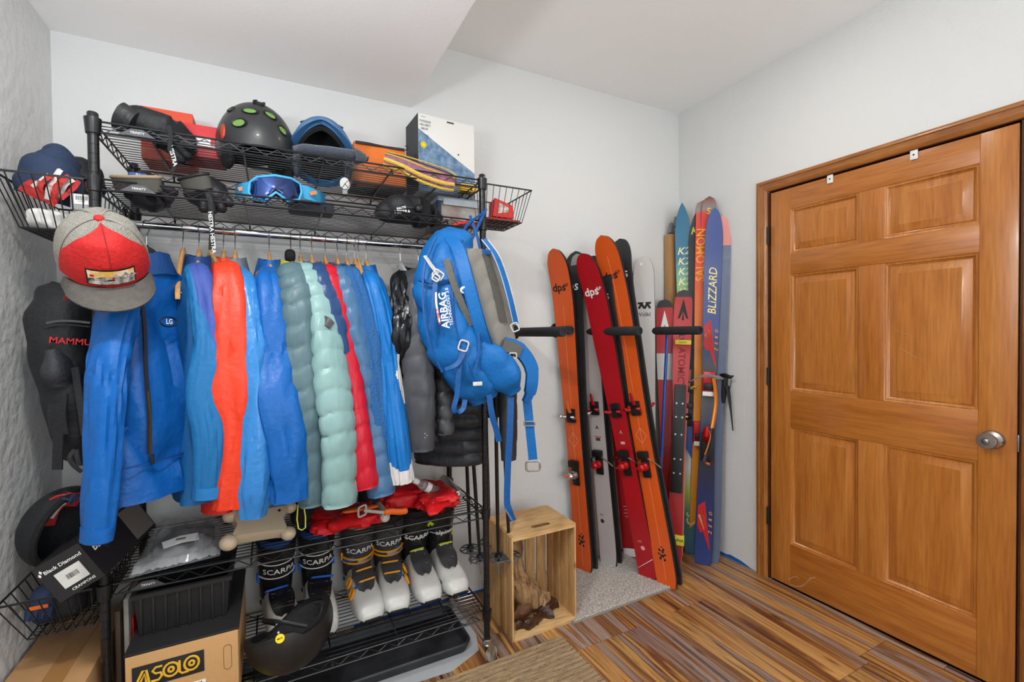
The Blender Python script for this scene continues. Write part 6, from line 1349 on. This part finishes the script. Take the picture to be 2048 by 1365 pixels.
# black helmet
def helmet(label, c, yaw, r, tilt, m):
    M = Matrix.Translation(c) @ Matrix.Rotation(yaw, 4, 'Z') @ Matrix.Rotation(tilt, 4, 'X'); return thing('ski_helmet', label, 'helmet', M=M, group='helmets on the top shelf'), M
M_hb2 = mat('helmet_satin_black', '2B2C2E', .38, coat=.1, var=(4, .15)); M_grn = mat('vent_mesh_green', '6F9A4A', .8, bump=(300, .6))
c = at(512, 275, y=1.86); c.z = ZT+.055
t, M = helmet('satin black ski helmet with green vents on the top shelf', c, radians(200), (.118, .142, .135), radians(4), M_hb2)
HR = (.120, .142, .150)
shell(MB(), HR, lambda b: -.28-.14*max(0, cos(b*2))+.25*(sin(b) < -.75), .022).build('shell', M_hb2, t)
shell(MB(), (.095, .117, .108), lambda b: -.15, .014).build('liner', M_pad, t)
for k, (px, py, w, h) in enumerate(((498, 222, .046, .034), (539, 230, .038, .036), (476, 246, .046, .040), (564, 260, .034, .036), (461, 220, .028, .026), (488, 203, .034, .018), (568, 240, .020, .028))):
    hh = on_shell(px, py, HR, M)
    if not hh: continue
    p, nn = hh; F = frame(p-nn*.004, M.inverted().to_3x3() @ _r, nn)
    fr = MB().loft([[F @ V((w*s_*cos(a)*(1 if cos(a) > 0 else .8), h*s_*.62*sin(a)*(1+.2*cos(a)), z)) for a in [2*pi*i/16 for i in range(16)]] for s_, z in ((.66, .0025), (.62, .0075), (.52, .0065), (.46, .004))], caps=False).build('vent', M_blk, t)
    MB().loft([[F @ V((w*s_*cos(a)*(1 if cos(a) > 0 else .8), h*s_*.62*sin(a)*(1+.2*cos(a)), z)) for a in [2*pi*i/16 for i in range(16)]] for s_, z in ((.5, .0048), (.02, .0058))]).build('vent_mesh', M_grn if k != 5 else M_blk, fr)
hh = on_shell(518, 208, HR, M)
if hh: F = frame(hh[0], M.inverted().to_3x3() @ _r, hh[1]); MB().box((0, 0, .002), (.030, .020, .008), F, bev=.002).box((-.013, 0, .004), (.006, .024, .010), F, bev=.002).box((.013, 0, .004), (.006, .024, .010), F, bev=.002).build('camera_mount', M_blk, t)
hh = on_shell(446, 263, HR, M)
if hh: MB().ell((0, 0, 0), (.012, .026, .006), M=frame(hh[0], M.inverted().to_3x3() @ _r, hh[1]), n=12, m=8).build('red_side', mat('side_red', 'A8341E', .4), t)
for s in (-1, 1): MB().ell((s*.095, .02, -.055), (.02, .045, .045), n=16, m=10).build('ear_pad', M_pad, t)
MB().tube(catmull([(-.09, .02, -.08), (-.05, -.02, -.055), (0, -.04, -.052), (.05, -.02, -.055), (.09, .02, -.08)], 5), .006, 8, flat=(1, .35)).build('chin_strap', M_blk, t)
# blue helmet facing the room
c = at(645, 290, y=1.84); c.z = ZT+.052
M_hbl = mat('helmet_dusk_blue', '3F6A94', .42, var=(3, .1)); HB = (.108, .135, .142)
t, M = helmet('dusk blue ski helmet with its opening toward the room', c, radians(-6), HB, radians(-14), M_hbl)
shell(MB(), HB, lambda b: (.62-.55*abs(cos(b))**1.2 if sin(b) < 0 else -.30), .020).build('shell', M_hbl, t)
shell(MB(), (.088, .115, .108), lambda b: (.55-.55*abs(cos(b))**1.2 if sin(b) < 0 else -.2), .012).build('liner', M_pad, t)
R = []
for i in range(21):
    b = -pi/2+(i/10-1)*1.25; e = .62-.55*abs(cos(b))**1.2; R.append([V(((HB[0]+k1)*cos(e)*cos(b), (HB[1]+k1)*cos(e)*sin(b), (HB[2])*sin(e)+k2)) for k1, k2 in ((-.02, -.004), (.006, -.008), (.008, .0), (-.004, .008))])
MB().loft(R).build('brim', mat('helmet_brim_blue', '35608C', .4), t)
for s in (-1, 1):
    MB().ell((s*.086, -.01, -.04), (.016, .045, .05), n=16, m=10).build('ear_pad', mat('fleece_grey', '4A505A', .95, bump=(200, .5)), t)
    MB().box((s*.05, -.055, .108), (.05, .006, .004), M=Matrix.Translation((s*.05, -.055, .108)) @ Matrix.Rotation(s*.5, 4, 'Y') @ Matrix.Translation((-s*.05, .055, -.108)), bev=.0015).build('vent_slot', M_blk, t)
ploft([(588, 300, 1.74, 7, .02), (615, 300, 1.71, 10, .03), (660, 306, 1.70, 11, .035), (705, 311, 1.70, 10, .03), (735, 318, 1.72, 5, .015)], .05, 8).build('neck_gaiter', mat('fleece_slate', '39404D', .95, bump=(180, .6), sheen=.3), None, 'dark slate fleece gaiter rolled in front of the blue helmet', 'gaiter')
# orange pouch
a, b = at(705, 300, y=1.93).x, at(812, 320, y=1.93).x; zt = at(760, 289, y=1.93).z
M_onyl = mat('orange_nylon_bag', 'DE7020', .5, bump=(40, .3), var=(6, .12))
t = thing('zip_pouch', 'orange zipped pouch between the blue helmet and the helmet box', 'pouch', ((a+b)/2, 2.0, ZT))
mb = MB().box(((a+b)/2, 1.995, (ZT+zt)/2), (b-a, .15, zt-ZT), bev=.018); mb.v = [p+V((.004*nz(p.x*20, p.z*20), .006*nz(p.x*15, p.z*15, 3), .004*nz(p.x*12, p.y*12))) for p in mb.v]; mb.build('body', M_onyl, t)
MB().ribbon([(a+.01+(b-a-.02)*i/8, 1.918-.004*sin(i), zt-.012) for i in range(9)], (0, 0, 1), .010, .006).build('zipper', M_blk, t); MB().box(((a+b)/2, 1.995, ZT+.006), (b-a+.004, .154, .012), bev=.005).build('base_binding', M_blk, t); MB().tube([(b-.005, 1.925, zt-.01), (b+.006, 1.92, zt), (b+.004, 1.92, zt+.01), (b-.006, 1.92, zt+.006)], .002, 6).build('zip_loop', M_blk, t)
text('Black Diamond', .016, ((a+b)/2, 1.917, ZT+.055), (1, 0, 0), (0, 0, 1), M_ltr_k, t, bold=.01)
# helmet box
C = [at(836, 228, y=1.90), at(948, 250, y=1.915)]; dx = (C[1]-C[0]); dx.z = 0; wd = dx.length; dx.normalize(); dy = V((-dx.y, dx.x, 0)); zt = (C[0].z+C[1].z)/2; dep = .16
F = Matrix(((dx.x, dy.x, 0, C[0].x), (dx.y, dy.y, 0, C[0].y), (0, 0, 1, ZT), (0, 0, 0, 1))); H = zt-ZT
t = thing('helmet_box', 'white and blue printed helmet carton at the top shelf end', 'box', M=F)
MB().box((wd/2, dep/2, H/2), (wd, dep, H), bev=.0015).build('body', mat('carton_white', 'DCDAD6', .55), t)
MB().add([V((0, -.0008, 0)), V((wd, -.0008, 0)), V((wd, -.0008, H*.34)), V((0, -.0008, H*.80))], [(0, 1, 2, 3)]).build('blue_print', mat('print_denim', '45688C', .55, var=(40, .25), col2='7F97AE'), t)
MB().add([V((-.0008, 0, 0)), V((-.0008, 0, H)), V((-.0008, dep, H)), V((-.0008, dep, 0))], [(0, 1, 2, 3)]).build('dark_side', mat('print_charcoal', '2E3136', .55), t)
MB().lathe([(.022, 0), (.022, .001), (.0005, .001)], 24, M=frame((-.0015, dep*.35, H*.42), (0, 1, 0), (-1, 0, 0)) @ Matrix.Scale(1.5, 4, (0, 1, 0))).build('hand_hole', M_blk, t)
for i, s in enumerate(('CASQUE/', 'HELMET/', 'HELM')): text(s, .0125, (.030-(.004 if i == 2 else 0), -.0016, H*.905-i*.0155), (1, 0, 0), (0, 0, 1), M_ltr_k, t)
for z in (H*.965, H*.73): MB().box((.022 if z > H*.8 else .036, -.0012, z), (.020, .0006, .0012)).build('rule_line', M_ltr_k, t)
MB().lathe([(.013, 0), (.013, .0008), (.0005, .001)], 20, M=frame((.022, -.001, H*.60), (1, 0, 0), (0, -1, 0))).build('yellow_sticker', mat('sticker_yellow'), t); MB().tube([(.022+.0085*cos(a), -.0022, H*.60+.0085*sin(a)) for a in [2*pi*i/18 for i in range(18)]], .0008, 5, loop=True).build('sticker_print', M_ltr_k, t)
MB().box((wd*.56, -.0004, H*.965), (.032, .0012, .006)).build('tab_slot', mat('slot_brown', '4A3320', .8), t); MB().box((wd*.70, -.0004, H*.56), (.006, .0012, .006)).build('tab_slot', M_blk, t)
# knitted headband over the shelf edge
M_knit = mat('knit_pink', 'B4487E', .95, bump=(260, .8, (1, 1, 1)), var=(55, .8, (1, 1, 6)), col2='2A2320', sheen=.3); M_ky = mat('knit_yellow', 'DDB83C', .95, bump=(300, .8), sheen=.3)
t = thing('knit_headband', 'pink and yellow patterned knit headband over the shelf edge', 'headband', at(850, 350, y=1.70))
Q = catmull([at(768, 318, y=1.69), at(800, 330, y=1.675), at(845, 352, y=1.66), at(885, 366, y=1.655), at(908, 370, y=1.66)], 6); U = catmull([at(775, 314, y=1.74), at(815, 322, y=1.77), at(860, 334, y=1.77), at(900, 348, y=1.76), at(914, 360, y=1.73)], 6)
MB().loft([[q, q.lerp(u, .35)+V((0, 0, .016)), q.lerp(u, .7)+V((0, 0, .018)), u, u-V((0, 0, .02)), q.lerp(u, .5)-V((0, 0, .014)), q-V((0, 0, .012))] for q, u in zip(Q, U)]).build('band', M_knit, t)
MB().tube(Q, .0075, 10).build('yellow_edge', M_ky, t); MB().tube([q+V((0, .012, -.016)) for q in Q], .0065, 10).build('yellow_edge', M_ky, t)
for k in (.35, .6, .85): MB().tube([q.lerp(u, k)+V((0, 0, .0185)) for q, u in zip(Q, U)], .0028, 6).build('knit_stripe', M_ky if k != .6 else M_ltr_k, t)
mb = MB()
for i in range(9): p = Q[8+i].lerp(U[8+i], .45)-V((0, 0, .014)); mb.tube([p, p-V((.003*((i % 3)-1), .004, .022+.006*(i % 2)))], [.004, .0015], 5)
mb.build('fringe', M_ky, t, kind='stuff')
a = at(935, 362, y=1.85); MB().box((a.x, 1.86, ZT+.018), (.07, .05, .032), bev=.004).build('yellow_box', mat('box_yellow', 'E0B52C', .6), None, 'small yellow box at the right end of the top shelf', 'box')
# round swing tag hanging from the top shelf front
c = at(690, 368, y=1.662); t = thing('swing_tag', 'round white swing tag hanging under the top shelf', 'tag', c); n_ = (CP-c).normalized()
MB().lathe([(.0165, 0), (.0165, .0015), (.0005, .0015)], 24, M=frame(c, _r, n_) @ Matrix.Scale(1.25, 4, (0, 1, 0))).build('disc', mat('tag_white', 'B9B9B6', .6), t)
for s in (-1, 1): MB().tube([c+_r*(-.010*s)+_u*.012+n_*.002, c+_r*(.010*s)-_u*.012+n_*.002], .0009, 5).build('cross_print', M_ltr_k, t)
MB().tube([c+_r*.0155*cos(a)+_u*.019*sin(a)+n_*.0018 for a in [2*pi*i/24 for i in range(24)]], .0009, 5, loop=True).build('ring_print', M_ltr_k, t)
MB().ribbon([c-_u*.018, c-_u*.034], tuple(_r), .016, .001).build('card', mat('tag_grey', '77787A', .6), t); MB().tube([c+_u*.02, at(692, 335, y=1.668)], .001, 5).build('string', M_blk, t)
# ---- second shelf
g = glove('black glove with a tan rimmed cuff and blue label on the second shelf', [(258, 372, 1.80, 26, .04), (285, 380, 1.80, 36, .055), (315, 395, 1.80, 32, .05), (340, 402, 1.80, 16, .03)], (274, 363, 1.70, 48, .42, -.15, .95), (M_gl, M_gg), [(300, 392, 322, 412, 1.76), (315, 388, 342, 404, 1.76), (322, 380, 352, 390, 1.76)], 5, M_tan)
c = at(276, 353, y=1.735); MB().box(c, (.042, .002, .020), bev=.0006).build('blue_label', mat('label_blue', '1E4C90', .6), g); text('EU', .008, c+V((0, -.0012, .005)), (1, 0, 0), (0, 0, 1), M_ltr_w, g); text('HESTRA', .008, c+V((0, -.0012, -.004)), (1, 0, 0), (0, 0, 1), M_ltr_w, g, bold=.01)
g = glove('worn black glove with open cuff beside the goggles', [(388, 362, 1.80, 22, .04), (405, 380, 1.79, 34, .055), (430, 398, 1.79, 34, .05), (448, 410, 1.80, 18, .03)], (390, 362, 1.73, 30, .55, -.35, .9), (M_gl, M_gg), [(405, 395, 408, 424, 1.76), (420, 400, 425, 428, 1.76), (435, 400, 446, 424, 1.76), (445, 392, 462, 412, 1.76)], 9, M_gk)
hestra(g, [(415, 385, 1.665), (420, 400, 1.655), (424, 430, 1.655), (424, 455, 1.655), (422, 500, 1.655)], .015, [(424, 465, 1.651, .1)], 'HESTRA HESTRA', .017)
# goggles
t = thing('ski_goggles', 'blue mirrored ski goggles with a cyan strap on the second shelf', 'goggles', at(550, 400, y=1.72))
cy = 1.74; L0 = [(498, 385), (500, 365), (515, 354), (550, 351), (582, 357), (600, 368), (603, 385), (598, 400), (575, 402), (562, 392), (552, 385), (542, 392), (530, 402), (505, 398)]
def gp(px, py, off=0): p = at(px, py, y=cy-.045*max(0, 1-((px-550)/56)**2)**.8-off); return p
ctr = (550, 376); K = 6; R = []
for k in range(K+1): s_ = 1-k/K*.97; R.append([gp(ctr[0]+(x-ctr[0])*s_, ctr[1]+(y-ctr[1])*s_, .006*(1-s_)) for x, y in L0])
MB().loft(R).build('lens', mat('lens_blue_mirror', '14489A', .06, .85, coat=1, var=(14, .7, (1, 1, .3)), col2='0A1E50'), t)
MB().tube([gp(x, y) for x, y in L0], .0045, 8, loop=True).build('frame_edge', mat('goggle_frame_cyan', '3FA3D8', .4), t)
MB().loft([[gp(ctr[0]+(x-ctr[0])*s_, ctr[1]+(y-ctr[1])*s_)+V((0, o_, 0)) for x, y in L0] for s_, o_ in ((1.0, .004), (1.02, .02), (.98, .045))], caps=False).build('foam', M_pad, t)
M_cy = mat('strap_cyan', '3AA0D2', .6, bump=(120, .2))
for P in ([(500, 378, 1.75), (485, 380, 1.78), (475, 384, 1.84), (472, 386, 1.90)], [(600, 382, 1.75), (620, 388, 1.76), (640, 396, 1.80), (650, 402, 1.88)]): MB().ribbon(catmull([at(p[0], p[1], y=p[2]) for p in P], 5), (0, 0, 1), .045, .004).build('strap', M_cy, t)
for px, py, y in ((482, 377, 1.778), (625, 386, 1.752)): MB().ribbon([at(px-5, py+2, y=y), at(px+8, py-1, y=y)], (0, 0, 1), .012, .003).build('strap_mark', M_ora, t)
a = at(655, 420, y=1.80); MB().box((a.x-.05, 1.85, Z2+.022), (.15, .08, .040), bev=.008).build('goggle_case', mat('case_navy', '1B2436', .5), None, 'navy case lying behind the mirrored goggles', 'case')
# black neck warmer / headlamp heap
t = thing('face_mask', 'black insulated face mask heap in the middle of the second shelf', 'face mask', at(810, 430, y=1.80))
ploft([(750, 432, 1.80, 8, .02), (770, 425, 1.78, 22, .05), (800, 418, 1.77, 28, .07), (830, 420, 1.77, 26, .065), (860, 430, 1.79, 18, .05), (882, 440, 1.80, 8, .02)], .14, 3).build('body', M_gk, t)
MB().tube(catmull([at(775, 408, y=1.73), at(795, 397, y=1.75), at(830, 398, y=1.77), at(848, 408, y=1.76), at(835, 416, y=1.71), at(800, 414, y=1.70)], 5), .007, 8, loop=False).build('opening_edge', M_gl, t)
MB().ell(at(838, 418, y=1.69), (.016, .014, .016), n=14, m=10).build('toggle', M_blk, t)
c = at(805, 424, y=1.682); text('HESTRA', .016, c, _r+_u*.02, _u, M_ltr_w, t, bold=.012); text('INUTE', .012, c+_u*.014-_r*.004, _r+_u*.2, _u, M_ltr_w, t, bold=.01)
# lidded storage box
a, b = at(878, 430, y=1.80).x, at(962, 430, y=1.80).x; zt = Z2+.115
t = thing('lidded_box', 'navy latched storage box with clear front at the second shelf end', 'box', ((a+b)/2, 1.9, Z2))
MB().box(((a+b)/2, 1.895, (Z2+zt-.02)/2), (b-a, .19, zt-.02-Z2), bev=.006).build('tub', mat('tub_translucent', '8A6A5A', .25, var=(12, .5), col2='B9B4AE'), t)
for x in (a, b): MB().box((x, 1.802, (Z2+zt)/2-.008), (.018, .016, zt-Z2-.02), bev=.004).build('corner_post', mat('tub_navy', '22334F', .4), t)
MB().box(((a+b)/2, 1.895, zt-.010), (b-a+.012, .20, .020), bev=.005).build('lid', mat('lid_grey', '7F8A94', .3), t); MB().box(((a+b)/2, 1.791, zt-.022), (b-a-.03, .008, .026), bev=.003).build('latch', mat('latch_clear', 'AEB6BC', .25), t)
MB().ribbon(catmull([at(905, 452, y=1.70), at(925, 448, y=1.69), at(950, 452, y=1.70), at(960, 458, y=1.72)], 5), (0, 1, 0), .05, .008).build('red_strap', M_rednyl, None, 'red nylon strap lying before the storage box', 'strap')
# ---- left basket contents
zb = 1.616
t = thing('fleece_hat', 'red white and navy patterned fleece hat in the left basket', 'hat', (-.53, 1.80, zb))
M_r1, M_n1, M_w1 = mat('hat_red', 'C23A36', .8, bump=(150, .2)), mat('hat_navy', '24344F', .8, bump=(150, .2)), mat('hat_white', 'DAD6D2', .8, bump=(150, .2))
ploft([(92, 400, 1.80, 46, .06), (100, 375, 1.79, 50, .075), (108, 350, 1.79, 44, .07), (118, 330, 1.80, 32, .055), (118, 312, 1.81, 24, .04), (120, 303, 1.82, 10, .02)], .08, 6).build('crown', M_n1, t)
for P, w, m in (([(60, 390, 1.715), (80, 370, 1.70), (105, 352, 1.70)], .05, M_r1), ([(85, 398, 1.715), (108, 375, 1.70), (130, 355, 1.71)], .055, M_r1), ([(120, 398, 1.715), (140, 380, 1.72), (150, 365, 1.73)], .035, M_r1), ([(60, 380, 1.712), (82, 362, 1.695), (98, 350, 1.697)], .010, M_w1), ([(95, 398, 1.708), (100, 372, 1.694), (120, 340, 1.71)], .010, M_w1), ([(115, 395, 1.708), (128, 372, 1.70), (145, 362, 1.72)], .012, M_w1)):
    MB().ribbon(catmull([at(p[0], p[1], y=p[2]) for p in P], 5), tuple(_r*.8+_u*.6), w, .010).build('pattern_panel', m, t)
blob('white_cloth', mat('cloth_white', 'D6D5D2', .7, bump=(40, .4)), None, (-.548, 1.76, zb+.028), (.04, .055, .027), .25, 3, 18, .7, fold=(30, .12), label='crumpled white cloth at the bottom of the left basket', cat='cloth')
ploft([(165, 402, 1.80, 8, .02), (168, 370, 1.84, 28, .05), (160, 345, 1.86, 34, .05), (150, 330, 1.88, 20, .03)], .06, 2).build('dark_cap', M_gk, None, 'black cap at the back of the left basket', 'cap')
o = at(165, 405, y=1.70); t = thing('label_packet', 'clear packet with a barcode label in the left basket', 'packet', o); MB().box(o, (.05, .012, .045), bev=.004, M=None).build('packet', mat('packet_film', 'B9BCBF', .2, trans=.4), t); MB().box(o+V((.002, -.0068, .006)), (.036, .001, .026)).build('label', M_white, t)
mb = MB(); x = -.012
while x < .014: mb.box(o+V((x, -.0076, .010)), (.0011, .0004, .012)); x += .0022
mb.build('barcode', M_ltr_k, t, kind='stuff'); text('LASER', .006, o+V((.0, -.0076, .0005)), (1, 0, 0), (0, 0, 1), M_ltr_k, t)
# ---- right basket contents
z0 = 1.778; t = thing('red_packet', 'red and white packet standing in the right basket', 'packet', (.85, 1.79, z0))
P = [at(990, 396, y=1.76), at(1026, 412, y=1.76), at(1028, 437, y=1.76), at(986, 432, y=1.76)]
MB().loft([[p for p in P], [p+V((.0, .05, -.008)) for p in P]]).build('packet', mat('packet_red', 'CE2B1E', .4), t, smooth=False); MB().add([P[0].lerp(P[2], .22)+V((0, -.001, 0)), P[1].lerp(P[3], .22)+V((0, -.001, 0)), P[2].lerp(P[0], .30)+V((0, -.001, 0)), P[3].lerp(P[1], .25)+V((0, -.001, 0))], [(0, 1, 2, 3)]).build('white_print', mat('packet_print', 'D8CFC6', .5, var=(60, .4), col2='8A4A3A'), t)
MB().box((.845, 1.785, z0+.004), (.15, .16, .008), bev=.003).build('red_liner', mat('liner_red', 'A92A1E', .7), None, 'red sheet lining the bottom of the right basket', 'sheet')
